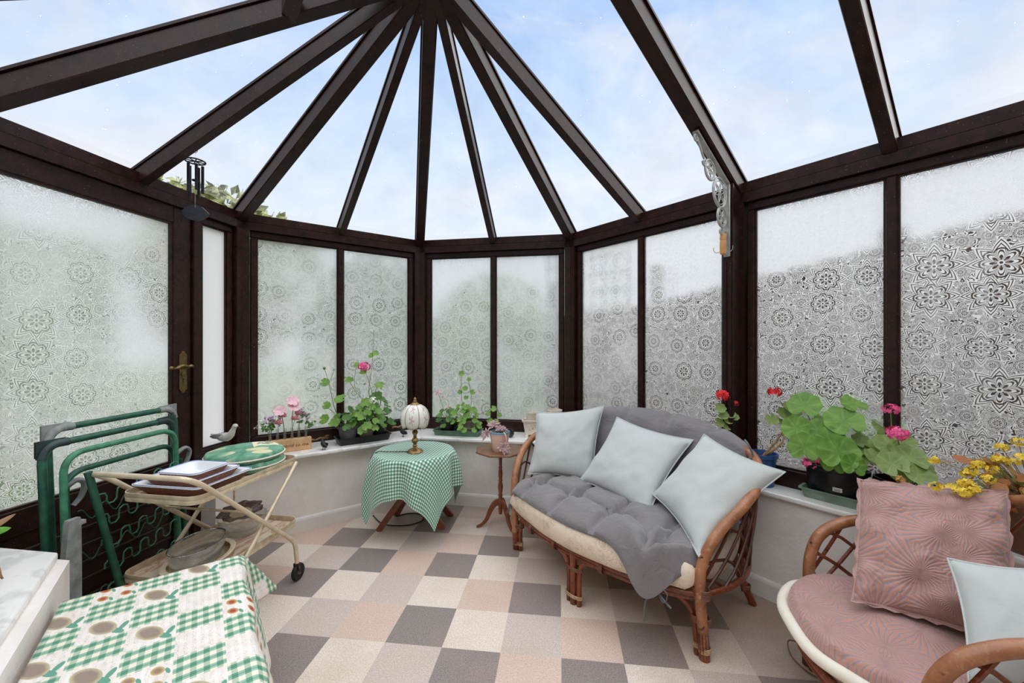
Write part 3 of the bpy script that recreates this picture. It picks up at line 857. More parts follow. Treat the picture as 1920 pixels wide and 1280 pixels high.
def mat_leaf(name, c1, c2):
    m, g, b = newmat(name)
    o = g.obj(); f = g.noise(o, 16.0, 3.0, 0.6)
    c = g.mix(g.step(f, 0.3, 0.7), c1, c2)
    u, v_, _ = g.sep(g.uv())
    x = g.m('SUBTRACT', u, 0.5); y = g.m('SUBTRACT', v_, 0.5)
    th = g.m('ARCTAN2', y, x)
    vein = g.m('POWER', g.m('ABSOLUTE', g.m('COSINE', g.m('MULTIPLY', th, 3.5))), 24.0)
    c = g.mix(g.m('MULTIPLY', vein, 0.22), c, tuple(min(1, q * 1.5 + 0.02) for q in c2))
    g.put(b.inputs['Base Color'], c); g.put(b.inputs['Roughness'], 0.5)
    g.put(b.inputs['Normal'], g.bump(vein, 0.12, 0.003))
    g.n.remove(g.n['Material Output']); out = g.n.new('ShaderNodeOutputMaterial')
    tr = g.n.new('ShaderNodeBsdfTranslucent'); g.put(tr.inputs[0], c)
    mx = g.n.new('ShaderNodeMixShader'); mx.inputs[0].default_value = 0.3
    g.l.new(b.outputs[0], mx.inputs[1]); g.l.new(tr.outputs[0], mx.inputs[2]); g.l.new(mx.outputs[0], out.inputs[0])
    return m
LEAF = mat_leaf('geranium_leaf', c8(92, 138, 50), c8(134, 176, 78))
LEAFD = mat_leaf('dark_geranium_leaf', c8(60, 106, 48), c8(104, 146, 66))
LEAFY = mat_leaf('dusty_geranium_leaf', c8(116, 140, 74), c8(152, 172, 100))
STEM = plain('green_stem', c8(112, 132, 64), 0.6, var=0.2, vscale=40)
STEMW = plain('woody_stem', c8(176, 140, 98), 0.7, var=0.25, vscale=50, bump=0.4)
def petalmat(n, c): return plain(n, c, 0.6, var=0.15, vscale=60)
PINK = petalmat('hot_pink_petals', c8(240, 92, 150)); PINKL = petalmat('pale_pink_petals', c8(246, 196, 204))
RED = petalmat('scarlet_petals', c8(222, 30, 38)); WHITEF = petalmat('white_petals', c8(240, 240, 226))
YEL = petalmat('yellow_petals', c8(238, 206, 60)); LILAC = petalmat('lilac_petals', c8(206, 160, 206))
WOODR = mat_cane('red_brown_polished_wood', c8(104, 52, 32), c8(140, 76, 46), c8(166, 108, 70))
WOODT = mat_cane('brown_table_wood', c8(104, 68, 46), c8(138, 98, 68), c8(170, 128, 92))
def mat_glass(name, tint=(0.96, 0.97, 0.96), body=0.12, rough=0.1):
    m, g, b = newmat(name)
    g.n.remove(b); out = g.n['Material Output']
    tp = g.n.new('ShaderNodeBsdfTransparent'); g.put(tp.inputs[0], tint)
    gl = g.n.new('ShaderNodeBsdfGlossy'); gl.inputs['Roughness'].default_value = rough
    df = g.n.new('ShaderNodeBsdfDiffuse'); g.put(df.inputs[0], (0.95, 0.96, 0.94))
    lw = g.n.new('ShaderNodeLayerWeight'); lw.inputs[0].default_value = 0.15
    tl = g.n.new('ShaderNodeBsdfTranslucent'); g.put(tl.inputs[0], (0.95, 0.96, 0.94))
    a0 = g.n.new('ShaderNodeMixShader'); g.l.new(df.outputs[0], a0.inputs[1]); g.l.new(tl.outputs[0], a0.inputs[2])
    a = g.n.new('ShaderNodeMixShader'); a.inputs[0].default_value = body
    g.l.new(tp.outputs[0], a.inputs[1]); g.l.new(a0.outputs[0], a.inputs[2])
    c = g.n.new('ShaderNodeMixShader'); g.l.new(lw.outputs['Facing'], c.inputs[0])
    g.l.new(a.outputs[0], c.inputs[1]); g.l.new(gl.outputs[0], c.inputs[2]); g.l.new(c.outputs[0], out.inputs[0])
    return m
GLASS = mat_glass('clear_pressed_glass', body=0.14)
GLASST = mat_glass('thin_clear_glass', body=0.05)

# ------------------------------------------------------------------ shape helpers for the contents
def ring_bind(b, c, axis, r, n=3, w=0.006, th=0.0032, squash=1.0, ext=None):
    """n turns of binding round a cane (or a pair of canes ext apart)"""
    a = V(axis).normalized(); x = a.orthogonal().normalized(); y = a.cross(x)
    if ext is not None:
        x = (V(ext) - a * V(ext).dot(a)); e = x.length; x = x.normalized(); y = a.cross(x)
    else: e = 0
    for k in range(n):
        pts = []
        for i in range(16):
            t = 2 * PI * i / 16
            pts.append(V(c) + a * (k - (n - 1) / 2) * w + x * (math.cos(t) * (r + e / 2)) + y * math.sin(t) * r)
        b.tube(pts, th, 5, closed=True)
def pad(b, outline, z0, z1, crown=0.02, er=None, zfn=None, nr=6, mi=0, uvs=True, c=None):
    """soft flat cushion on a star-shaped plan outline"""
    O = [V(p[0], p[1]) for p in outline]; n = len(O)
    c = V(c) if c is not None else sum(O, V(0, 0)) / n
    er = er or (z1 - z0) / 2; rs = []; fr = []
    for k in range(nr): fr.append(((k + 0.02) / nr * 0.93 + 0.0, 0))
    prof = [(s, z0) for s, _ in fr]
    for k in range(9):
        a = -PI / 2 + PI * k / 8
        prof.append((1.0 - 0.07 * (1 - math.cos(a)), (z0 + z1) / 2 + (z1 - z0) / 2 * math.sin(a)))
    for s, _ in reversed(fr): prof.append((s, z1 + crown * (1 - s * s)))
    for s, z in prof:
        ring = []
        for p in O:
            q = c + (p - c) * s; zz = z
            if zfn: zz += zfn(q.x, q.y, s, z)
            ring.append(V(q.x, q.y, zz))
        rs.append(ring)
    b.rings(rs, mi=mi, uvs=[(p.x, p.y) for r in rs for p in r] if uvs else None)
def superell(cx, cy, rx, ry, p=2.6, n=48):
    out = []
    for k in range(n):
        a = 2 * PI * k / n; ca, sa = math.cos(a), math.sin(a)
        out.append((cx + rx * math.copysign(abs(ca) ** (2 / p), ca), cy + ry * math.copysign(abs(sa) ** (2 / p), sa)))
    return out
def rrect(x0, y0, x1, y1, r, n=6):
    out = []
    for cx, cy, a0 in ((x1 - r, y1 - r, 0), (x0 + r, y1 - r, 90), (x0 + r, y0 + r, 180), (x1 - r, y0 + r, 270)):
        for k in range(n + 1): a = R(a0 + 90 * k / n); out.append((cx + r * math.cos(a), cy + r * math.sin(a)))
    return out
def pillow(name, label, corners, th, mat, seed=0, wr=0.0055, pinch=0.05, piping=None, n=26, cat='cushion', sag=0.0, frill=False, group=None):
    """square scatter cushion stretched between four corners: bottom-left, bottom-right, top-right, top-left"""
    c = [V(p) for p in corners]; root_loc = (c[0] + c[1] + c[2] + c[3]) / 4
    nrm = (c[1] - c[0] + c[2] - c[3]).cross(c[3] - c[0] + c[2] - c[1]).normalized()
    W = ((c[1] - c[0]).length + (c[2] - c[3]).length) / 2; H = ((c[3] - c[0]).length + (c[2] - c[1]).length) / 2
    root = thing(name, label, cat, tuple(root_loc), group=group)
    cen = root_loc
    def base(u, v):
        p = (c[0] * (1 - u) + c[1] * u) * (1 - v) + (c[3] * (1 - u) + c[2] * u) * v
        a, b_ = 2 * u - 1, 2 * v - 1
        k = pinch
        p = p + (c[0] + c[3] - c[1] - c[2]) / 2 * (a * k * (1 - b_ * b_)) + (c[0] + c[1] - c[2] - c[3]) / 2 * (b_ * k * (1 - a * a))
        return p
    def side(sg):
        def f(u, v):
            a, b_ = 2 * u - 1, 2 * v - 1
            h = max(0, 1 - abs(a) ** 2.6) ** 0.55 * max(0, 1 - abs(b_) ** 2.6) ** 0.55
            p = base(u, v)
            q = V(u * 3.0 + seed, v * 3.0, sg * 5.0 + seed)
            w_ = mnoise.noise(q) * wr * 2 + mnoise.noise(q * 2.7) * wr
            rad = math.atan2(b_, a); rr = math.hypot(a, b_)
            w_ += wr * 0.6 * math.sin(rad * 9 + seed * 3 + 2 * mnoise.noise(q)) * max(0, rr - 0.55)
            edge = h
            return p + nrm * sg * (th / 2 * h + w_ * min(1, edge * 3)) + V(0, 0, -sag * h)
        return f
    b = MB()
    uvf = lambda u, v: (u * W + seed, v * H)
    b.grid(side(1), n, n, uvfn=uvf)
    b.grid(lambda u, v: side(-1)(1 - u, v), n, n, uvfn=uvf)
    b.build('cover', mat, root, world=True, merge=0.0005, angle=80)
    if piping or frill:
        pb = MB(); pts = []
        m_ = 24
        for k in range(m_): pts.append(base(k / m_, 0))
        for k in range(m_): pts.append(base(1, k / m_))
        for k in range(m_): pts.append(base(1 - k / m_, 1))
        for k in range(m_): pts.append(base(0, 1 - k / m_))
        if frill:
            pp = [p + (p - cen).normalized() * (0.010 + 0.004 * math.sin(i * 2.1)) + nrm * 0.006 * math.sin(i * 1.3) for i, p in enumerate(pts)]
            rs = [[p, q_ + nrm * 0.002, q_ - nrm * 0.002] for p, q_ in zip(pts, pp)]
            rs.append(rs[0]); pb.rings(rs, cap=False)
            pb.tube(pts, 0.0035, 6, closed=True)
        else: pb.tube(pts, 0.0035, 6, closed=True)
        pb.build('piping', piping or mat, root, world=True)
    return root

def leaf_disc(b, c, n, up, size, rnd, lobes=7, mi=0, notch=0.55, cup=0.18):
    """round scalloped leaf with a notch at its stalk"""
    n = V(n).normalized(); y = (V(up) - n * V(up).dot(n))
    if y.length < 1e-4: y = n.orthogonal()
    y.normalize(); x = y.cross(n)
    K = 28; c = V(c); vs = [c.copy()]; uv = [(0.5, 0.5)]
    for j, fr in enumerate((0.5, 1.0)):
        for k in range(K):
            a = 2 * PI * k / K; r = 1.0 + 0.045 * math.cos(lobes * a) + 0.02 * math.cos(3 * lobes * a + 1)
            dn = abs(((a - PI + PI) % (2 * PI)) - PI)            # angle away from the stalk side
            r *= 1 - notch * math.exp(-(dn / 0.28) ** 2)
            r *= fr * size / 2
            h = cup * size * (fr ** 2) * (0.75 + 0.25 * math.cos(lobes * a)) * 0.6 - 0.02 * size
            q = c + y * (-math.cos(a) * r) + x * (math.sin(a) * r) + n * (h + rnd.uniform(-0.012, 0.012) * size)
            vs.append(q); uv.append((0.5 - 0.5 * fr * math.cos(a), 0.5 + 0.5 * fr * math.sin(a)))
    fs = [(0, 1 + k, 1 + (k + 1) % K) for k in range(K)]
    fs += [(1 + k, 1 + K + k, 1 + K + (k + 1) % K, 1 + (k + 1) % K) for k in range(K)]
    b.add(vs, fs, uv, mi)
def floret_head(b, c, r, rnd, n=22, pr=0.35, up=(0, 0, 1)):
    """rounded head of small five-petalled flowers"""
    c = V(c)
    for k in range(n):
        while True:
            d = V(rnd.uniform(-1, 1), rnd.uniform(-1, 1), rnd.uniform(-0.45, 1))
            if 0.3 < d.length < 1: break
        d.normalize(); p = c + V(d.x * r, d.y * r, d.z * r * 0.72); x = d.orthogonal().normalized(); y = d.cross(x)
        for q in range(5):
            a = 2 * PI * q / 5 + rnd.uniform(0, 0.6); e = x * math.cos(a) + y * math.sin(a); f = x * -math.sin(a) + y * math.cos(a); s = r * pr
            b.add([p, p + e * s * 0.6 - f * s * 0.42 + d * s * 0.12, p + e * s * 1.15 + d * s * rnd.uniform(0, 0.25), p + e * s * 0.6 + f * s * 0.42 + d * s * 0.12], [(0, 1, 2, 3)])
def pot_round(b, c, r0, r1, h, lip=0.006, n=28, ov=1.0, wall=0.004, rz=0.0):
    """tapered plastic pot: r0 foot, r1 rim; soil is built separately"""
    M_ = Matrix.Rotation(rz, 3, 'Z')
    b.lathe([(r0 * 0.97, 0), (r0, 0.004), (r1 - 0.004, h * 0.86), (r1 + lip * 0.4, h * 0.87), (r1 + lip, h * 0.89), (r1 + lip, h), (r1 - wall + lip * 0.3, h), (r1 - wall - 0.003, h * 0.88), (r0 * 0.9, h * 0.12), (0.001, h * 0.1)], c, n, sy=ov, rot=M_)
def plant_stem(b, p, q, r=0.0025, bend=0.02, rnd=random):
    m = (V(p) + V(q)) / 2 + V(rnd.uniform(-bend, bend), rnd.uniform(-bend, bend), rnd.uniform(0, bend))
    b.tube(smooth_path([p, m, q], 4), lambda t: r * (1 - 0.35 * t), 6)
def geranium(root, base, leaves, mat, rnd, stem_mat=None, r=0.0026, hub=None):
    """leaves: (offset xyz from base, size); tilt is worked out from where the leaf sits"""
    fb = MB(); sb = MB(); base = V(base)
    for (off, size) in leaves:
        c = base + V(off); out = V(off[0], off[1], 0)
        n = V(0, 0, 1) * 0.75 + (out.normalized() * 0.55 if out.length > 0.01 else V(0, 0, 0)) + V(-c.x, -c.y, 0).normalized() * 0.35 + V(rnd.uniform(-0.3, 0.3), rnd.uniform(-0.3, 0.3), rnd.uniform(-0.1, 0.1))
        upv = out.normalized() if out.length > 0.01 else V(1, 0, 0)
        leaf_disc(fb, c, n, upv + V(rnd.uniform(-0.4, 0.4), rnd.uniform(-0.4, 0.4), 0), size, rnd)
        h = V(hub) + base if hub else base + V(off[0] * 0.25, off[1] * 0.25, max(0, off[2] * 0.35))
        plant_stem(sb, base + V(off[0] * 0.12, off[1] * 0.12, -0.01), c - n.normalized() * 0.002, r, 0.015, rnd)
    fb.build('foliage', mat, root, world=True, angle=80); sb.build('stems', stem_mat or STEM, root, world=True)
def rand_leaves(rnd, n, rad, z0, z1, s0, s1, bias=(0, 0), ex=1.0, ey=1.0):
    out = []
    for k in range(n):
        a = 2.4 * k + rnd.uniform(-0.4, 0.4); t = (k + 0.5) / n; rr = rad * math.sqrt(t) * rnd.uniform(0.75, 1.1)
        z = lerp(z1, z0, t ** 1.1) + rnd.uniform(-0.02, 0.02)
        out.append(((math.cos(a) * rr * ex + bias[0], math.sin(a) * rr * ey + bias[1], z), rnd.uniform(s0, s1)))
    return out

# ------------------------------------------------------------------ cane sofa
SO = V(0.4255, 2.1925); S_RZ = math.atan2(-0.7605, 0.6494)
SM = Matrix.Translation((SO.x, SO.y, 0)) @ Matrix.Rotation(S_RZ, 4, 'Z')
def S(s, q, z): return SM @ V(s, q, z)
def lattice(b, bot, top, n, skew, r=0.006, knots=None):
    B = smooth_path(bot, 12); T = smooth_path(top, 12)
    def pt(P, t):
        t = max(0, min(1, t)) * (len(P) - 1); i = min(int(t), len(P) - 2); return P[i].lerp(P[i + 1], t - i)
    for k in range(-n, 2 * n + 1):
        for sg in (-1, 1):
            t0 = k / n; t1 = t0 + sg * skew
            # clip against both ends
            lo, hi = 0.0, 1.0
            if t1 != t0:
                for e in (0.0, 1.0):
                    s = (e - t0) / (t1 - t0)
                    if (t0 < 0 and t1 > 0 and e == 0) or (t0 > 1 and t1 < 1 and e == 1): lo = max(lo, s)
                    if (t1 > 1 and t0 < 1 and e == 1) or (t1 < 0 and t0 > 0 and e == 0): hi = min(hi, s)
            if (t0 < 0 and t1 <= 0) or (t0 > 1 and t1 >= 1) or hi - lo < 0.08: continue
            pts = []
            for i in range(7):
                s = lerp(lo, hi, i / 6); t = t0 + (t1 - t0) * s
                p = pt(B, t).lerp(pt(T, t), s); nn = (p - V(0, 0.2, p.z)).normalized() if p.length else V(0, 1, 0)
                pts.append(p + nn * 0.004 * sg)
            b.tube(pts, r, 6)
def cane_sofa():
    root = thing('cane_sofa', 'brown cane two-seater sofa with lattice arms and three pale cushions along the low wall', 'sofa', (SO.x, SO.y, 0), S_RZ)
    W = 0.61
    def mir(p): return [(-x, y, z) for x, y, z in p]
    top = [(W, 0, 0), (0.607, -0.012, 0.14), (0.60, -0.022, 0.28), (0.61, -0.018, 0.42), (0.652, 0.05, 0.545), (0.705, 0.19, 0.645), (0.705, 0.34, 0.71), (0.62, 0.50, 0.785), (0.40, 0.585, 0.835), (0.15, 0.615, 0.855)]
    full = top + [(-x, y, z) for x, y, z in reversed(top)]
    b = MB(); b.tube(smooth_path(full, 7), lambda t: 0.0225, 12); b.build('arm_frame', CANEARM, root)
    # seat hoop and its second rail
    fr = [(-0.60, 0.0, 0.275), (-0.48, -0.07, 0.275), (-0.30, -0.125, 0.275), (0, -0.15, 0.275), (0.30, -0.125, 0.275), (0.48, -0.07, 0.275), (0.60, 0.0, 0.275)]
    hoop = fr + [(0.665, 0.20, 0.275), (0.64, 0.40, 0.275), (0.55, 0.51, 0.275), (0.2, 0.55, 0.275), (-0.2, 0.55, 0.275), (-0.55, 0.51, 0.275), (-0.64, 0.40, 0.275), (-0.665, 0.20, 0.275)]
    b = MB(); b.tube(smooth_path(hoop, 6, closed=True), 0.015, 10, closed=True)
    b.tube(smooth_path([(x, y + 0.006, z - 0.026) for x, y, z in fr], 6), 0.011, 8)
    for x in (-0.45, -0.15, 0.15, 0.45): b.tube([(x, -0.06 - 0.07 * (1 - abs(x) * 1.5), 0.285), (x, 0.52, 0.285)], 0.008, 6)
    b.build('seat_frame', CANE, root)
    back = [(-0.62, 0.49, 0.79), (-0.4, 0.585, 0.855), (0, 0.615, 0.885), (0.4, 0.585, 0.855), (0.62, 0.49, 0.79)]
    def leg(paths, nm='leg'):
        b = MB()
        for p, r in paths: b.tube(smooth_path(p, 6), r, 10)
        o = b.build(nm, CANE, root); return o
    for sg in (-1, 1):
        o = leg([([(sg * 0.575, 0.006, 0.0), (sg * 0.572, 0.0, 0.10), (sg * 0.555, -0.008, 0.19), (sg * 0.50, -0.040, 0.248), (sg * 0.42, -0.085, 0.255)], 0.014),
                 ([(sg * W, 0, 0.0), (sg * 0.607, -0.010, 0.12)], 0.0235)])
        bb = MB(); ring_bind(bb, (sg * 0.590, 0.0, 0.165), (0, 0, 1), 0.026, 4, 0.007, 0.0035, ext=(0.034, 0, 0)); bb.build('binding', BIND, o); bb = MB(); ring_bind(bb, (sg * 0.598, -0.012, 0.285), (0, 0, 1), 0.028, 6, 0.007, 0.0038, ext=(0.02, 0, 0)); bb.build('binding', BIND, o)
        bb = MB(); ring_bind(bb, (sg * 0.61, 0.0, 0.045), (0, 0, 1), 0.0245, 4, 0.006, 0.0025); bb.build('foot_binding', BINDP, o); bb = MB(); ring_bind(bb, (sg * 0.574, 0.006, 0.045), (0, 0, 1), 0.015, 4, 0.006, 0.0025); bb.build('foot_binding', BINDP, o)
        o = leg([([(sg * 0.61, 0.555, 0.0), (sg * 0.565, 0.50, 0.16), (sg * 0.54, 0.47, 0.30)], 0.018), ([(sg * 0.585, 0.50, 0.08), (sg * 0.57, 0.515, 0.26), (sg * 0.60, 0.50, 0.50), (sg * 0.61, 0.50, 0.77)], 0.013)])
        bb = MB(); ring_bind(bb, (sg * 0.585, 0.52, 0.10), (0, 0, 1), 0.022, 3); bb.build('binding', BIND, o)
    b_ = [([(0.0, -0.140, 0.0), (0.0, -0.142, 0.27)], 0.0185)]
    for sg in (-1, 1): b_.append(([(sg * 0.034, -0.136, 0.0), (sg * 0.036, -0.136, 0.16), (sg * 0.062, -0.134, 0.225), (sg * 0.125, -0.130, 0.246), (sg * 0.22, -0.120, 0.248)], 0.0135))
    o = leg(b_)
    bb = MB(); ring_bind(bb, (0, -0.138, 0.045), (0, 0, 1), 0.020, 3, ext=(0.066, 0, 0)); bb.build('foot_binding', BINDP, o)
    bb = MB(); ring_bind(bb, (0, -0.138, 0.185), (0, 0, 1), 0.020, 3, ext=(0.070, 0, 0)); bb.build('binding', BIND, o)
    for x, y in ((-0.33, -0.117), (0.18, -0.142), (-0.12, -0.145)):
        bb = MB(); ring_bind(bb, (x, y, 0.262), (1, 0.2 * (1 if x > 0 else -1), 0), 0.026, 4, 0.006, 0.003); bb.build('rail_binding', BIND, root)
    for sg in (-1, 1):
        bot = [(sg * 0.605, 0.0, 0.28), (sg * 0.665, 0.20, 0.28), (sg * 0.64, 0.40, 0.28), (sg * 0.55, 0.51, 0.28)]
        tp = [(sg * 0.605, -0.02, 0.40), (sg * 0.70, 0.18, 0.635), (sg * 0.70, 0.36, 0.715), (sg * 0.60, 0.51, 0.795)]
        b = MB(); lattice(b, bot, tp, 5, 0.42, 0.0065)
        b.build('arm_lattice', CANE2, root)
    bot = [(-0.55, 0.51, 0.28), (-0.2, 0.55, 0.28), (0.2, 0.55, 0.28), (0.55, 0.51, 0.28)]
    tp = [(-0.60, 0.51, 0.795), (-0.3, 0.60, 0.868), (0.3, 0.60, 0.868), (0.60, 0.51, 0.795)]
    b = MB(); lattice(b, bot, tp, 8, 0.3, 0.0065); b.build('back_lattice', CANE2, root)
cane_sofa()

def qf(s): return -0.025 - 0.155 * max(0, math.cos(PI / 2 * s / 0.66))
def sofa_cushions():
    # long cream floral seat squab
    out = []
    for k in range(25): s = lerp(-0.60, 0.58, k / 24); out.append((s, qf(s) - 0.02))
    for k in range(6): t = (k + 1) / 6; out.append((0.58 + 0.045 * math.sin(t * PI), lerp(qf(0.58), 0.47, t)))
    for k in range(24): s = lerp(0.56, -0.58, k / 23); out.append((s, 0.49))
    for k in range(6): t = (k + 1) / 7; out.append((-0.60 - 0.045 * math.sin(t * PI), lerp(0.47, qf(-0.60), t)))
    root = thing('seat_squab', 'long cream seat cushion with a faint floral print on the cane sofa', 'cushion', (SO.x, SO.y, 0.29), S_RZ)
    b = MB()
    pad(b, out, 0.0, 0.125, 0.008, zfn=lambda x, y, s, z: 0.012 * mnoise.noise(V(x * 5, y * 5, z * 3)) - (0.035 if x < -0.45 else 0.0) * max(0, min(1, (-0.45 - x) / 0.15)) * (1 if z > 0.05 else 0), c=(0, 0.18))
    b.build('cover', CREAMF, root, angle=80)
    # grey tufted bench pad: seat and back in one
    root = thing('tufted_bench_pad', 'slate grey tufted bench cushion covering the cane sofa seat and back', 'cushion', (SO.x, SO.y, 0), S_RZ)
    tufts = [(s, q) for s in (-0.42, -0.14, 0.14, 0.42) for q in (0.03, 0.27)]
    def topz(s, q, u, v, sg):
        e = min(1, (1 - abs(2 * u - 1) ** 5) * 1.0) ** 0.5 * (1 - abs(2 * v - 1) ** 5) ** 0.5
        h = 0.046 * e
        for ts, tq in tufts:
            d = math.hypot(s - ts, q - tq); h -= 0.046 * math.exp(-(d / 0.055) ** 2) * e
            h -= 0.018 * math.exp(-((s - ts) / 0.018) ** 2) * e
            h -= 0.010 * math.exp(-((q - tq) / 0.018) ** 2) * e
            if d < 0.2: h += 0.006 * math.sin(math.atan2(q - tq, s - ts) * 8 + ts * 20) * math.exp(-((d - 0.07) / 0.05) ** 2)
        h += 0.010 * mnoise.noise(V(s * 9, q * 9, sg)) * e
        return h * sg
    def seat(sg):
        def f(u, v):
            s = lerp(-0.635, 0.60, u); q0 = qf(s) - 0.030 + 0.020 * math.sin(PI * u)
            if u > 0.80: q0 += (u - 0.80) * 0.0
            if u < 0.06: q0 += (0.06 - u) * 1.6
            if u > 0.94: q0 += (u - 0.94) * 1.6
            q = lerp(q0, 0.46, v); z = 0.455 + topz(s, q, u, v, sg)
            # front roll follows the seat, and the near right-hand corner hangs to the rail
            w = math.exp(-((s - 0.43) / 0.115) ** 2)
            z -= w * (0.165 * max(0, 1 - v / 0.15) + 0.012 * max(0, 1 - v / 0.3))
            if v < 0.34: q = lerp(q, qf(s) - 0.068 + max(0, v - 0.14) / 0.20 * 0.10, w * max(0, 1 - (v / 0.34) ** 4))
            z -= 0.035 * max(0, 1 - v / 0.16)
            z -= 0.050 * max(0, (-s - 0.50) / 0.135)
            return V(s, q, z)
        return f
    b = MB(); b.grid(seat(1), 110, 44); b.grid(lambda u, v: seat(-1)(1 - u, v), 110, 44)
    b.build('seat_pad', GREYC, root, merge=0.0006, angle=85)
    def back(sg):
        path = smooth_path([(0.43, 0.46), (0.475, 0.60), (0.52, 0.74), (0.555, 0.86), (0.585, 0.915), (0.63, 0.925), (0.665, 0.88), (0.675, 0.80)], 6)
        path = [V(a, b_) for a, b_ in path] if False else [V((p[0], p[1])) for p in smooth2([(0.43, 0.46), (0.475, 0.60), (0.52, 0.72), (0.555, 0.825), (0.585, 0.875), (0.63, 0.885), (0.665, 0.84), (0.675, 0.77)])]
        def f(u, v):
            s = lerp(-0.56, 0.60, u); t = v * (len(path) - 1); i = min(int(t), len(path) - 2); p = path[i].lerp(path[i + 1], t - i)
            d = (path[min(i + 1, len(path) - 1)] - path[i]).normalized(); nn = V(-d.y, d.x)
            e = (1 - abs(2 * u - 1) ** 6) ** 0.5 * max(0, 1 - abs(2 * v - 1) ** 6) ** 0.5
            h = 0.030 * e - 0.012 * e * abs(math.sin(PI * (s + 0.56) / 0.29)) ** 0.3 * 0 + 0.014 * mnoise.noise(V(s * 7, v * 6, sg * 3)) * e
            for k in range(4): h -= 0.016 * math.exp(-((s + 0.42 - 0.28 * k) / 0.02) ** 2) * e
            drop = -0.085 * abs(s / 0.6) ** 2.2
            y = p.x - 0.075 * (abs(s) / 0.6) ** 2.2 * min(1, v * 2)
            return V(s, y - nn.x * 0 + (-nn.x) * 0 - h * sg * abs(nn.x) * (1 if nn.x < 0 else 1), p.y + drop * min(1, v * 1.6) + h * sg * max(0, nn.y if nn.y > 0 else 0) + h * sg * 0.3)
        return f
    b = MB(); b.grid(back(1), 70, 40); b.grid(lambda u, v: back(-1)(1 - u, v), 70, 40)
    b.build('back_pad', GREYC, root, merge=0.0006, angle=85)
    # tape ties: a bow on the front rail and a loose end at the far leg
    b = MB(); c0 = V(0.452, -0.122, 0.285)
    for sg in (-1, 1):
        b.tube(smooth_path([c0, c0 + V(sg * 0.03, -0.012, 0.016), c0 + V(sg * 0.062, -0.014, 0.000), c0 + V(sg * 0.045, -0.014, -0.022 - 0.02 * (sg > 0)), c0], 5), 0.0042, 6, flat=0.35)
    b.tube(smooth_path([c0, c0 + V(-0.03, -0.01, -0.04), c0 + V(-0.045, -0.012, -0.11), c0 + V(-0.048, -0.010, -0.17)], 5), 0.0042, 6)
    b.tube(smooth_path([c0, c0 + V(0.04, -0.01, -0.03), c0 + V(0.075, -0.006, -0.055)], 5), 0.0042, 6)
    b.ball(c0, 0.008)
    b.build('tape_bow', GREYTIE, root)
    b = MB(); b.tube(smooth_path([(-0.615, -0.03, 0.36), (-0.63, -0.04, 0.30), (-0.65, -0.045, 0.23)], 5), 0.005, 6); b.tube(smooth_path([(-0.615, -0.03, 0.36), (-0.615, -0.045, 0.30), (-0.628, -0.05, 0.25)], 5), 0.004, 6); b.build('tape_tie', GREYTIE, root)
    b = MB(); b.tube(smooth_path([(0.60, 0.47, 0.86), (0.625, 0.45, 0.84), (0.64, 0.46, 0.79), (0.62, 0.44, 0.77)], 5), 0.005, 6); b.build('tape_knot', GREYTIE, root)
def smooth2(pts): return [(p.x, p.y) for p in smooth_path([(a, b, 0) for a, b in pts], 6)]
sofa_cushions()
pillow('scatter_cushion', 'pale blue-green square cushion standing upright at the far end of the cane sofa', [S(-0.590, 0.083, 0.475), S(-0.215, 0.30, 0.465), S(-0.285, 0.50, 0.925), S(-0.655, 0.225, 0.862)], 0.15, DUCK, 1.0, piping=DUCK)
pillow('scatter_cushion', 'pale blue-green square cushion in the middle of the cane sofa, between two others', [S(-0.262, 0.215, 0.49), S(0.262, 0.135, 0.455), S(0.325, 0.500, 0.805), S(-0.150, 0.455, 0.872)], 0.16, DUCK, 2.3, piping=DUCK)
pillow('scatter_cushion', 'pale blue-green square cushion propped on one corner against the near arm of the cane sofa', [S(0.245, 0.205, 0.55), S(0.600, -0.035, 0.445), S(0.800, 0.385, 0.765), S(0.440, 0.375, 0.875)], 0.17, DUCK, 4.1, piping=DUCK)
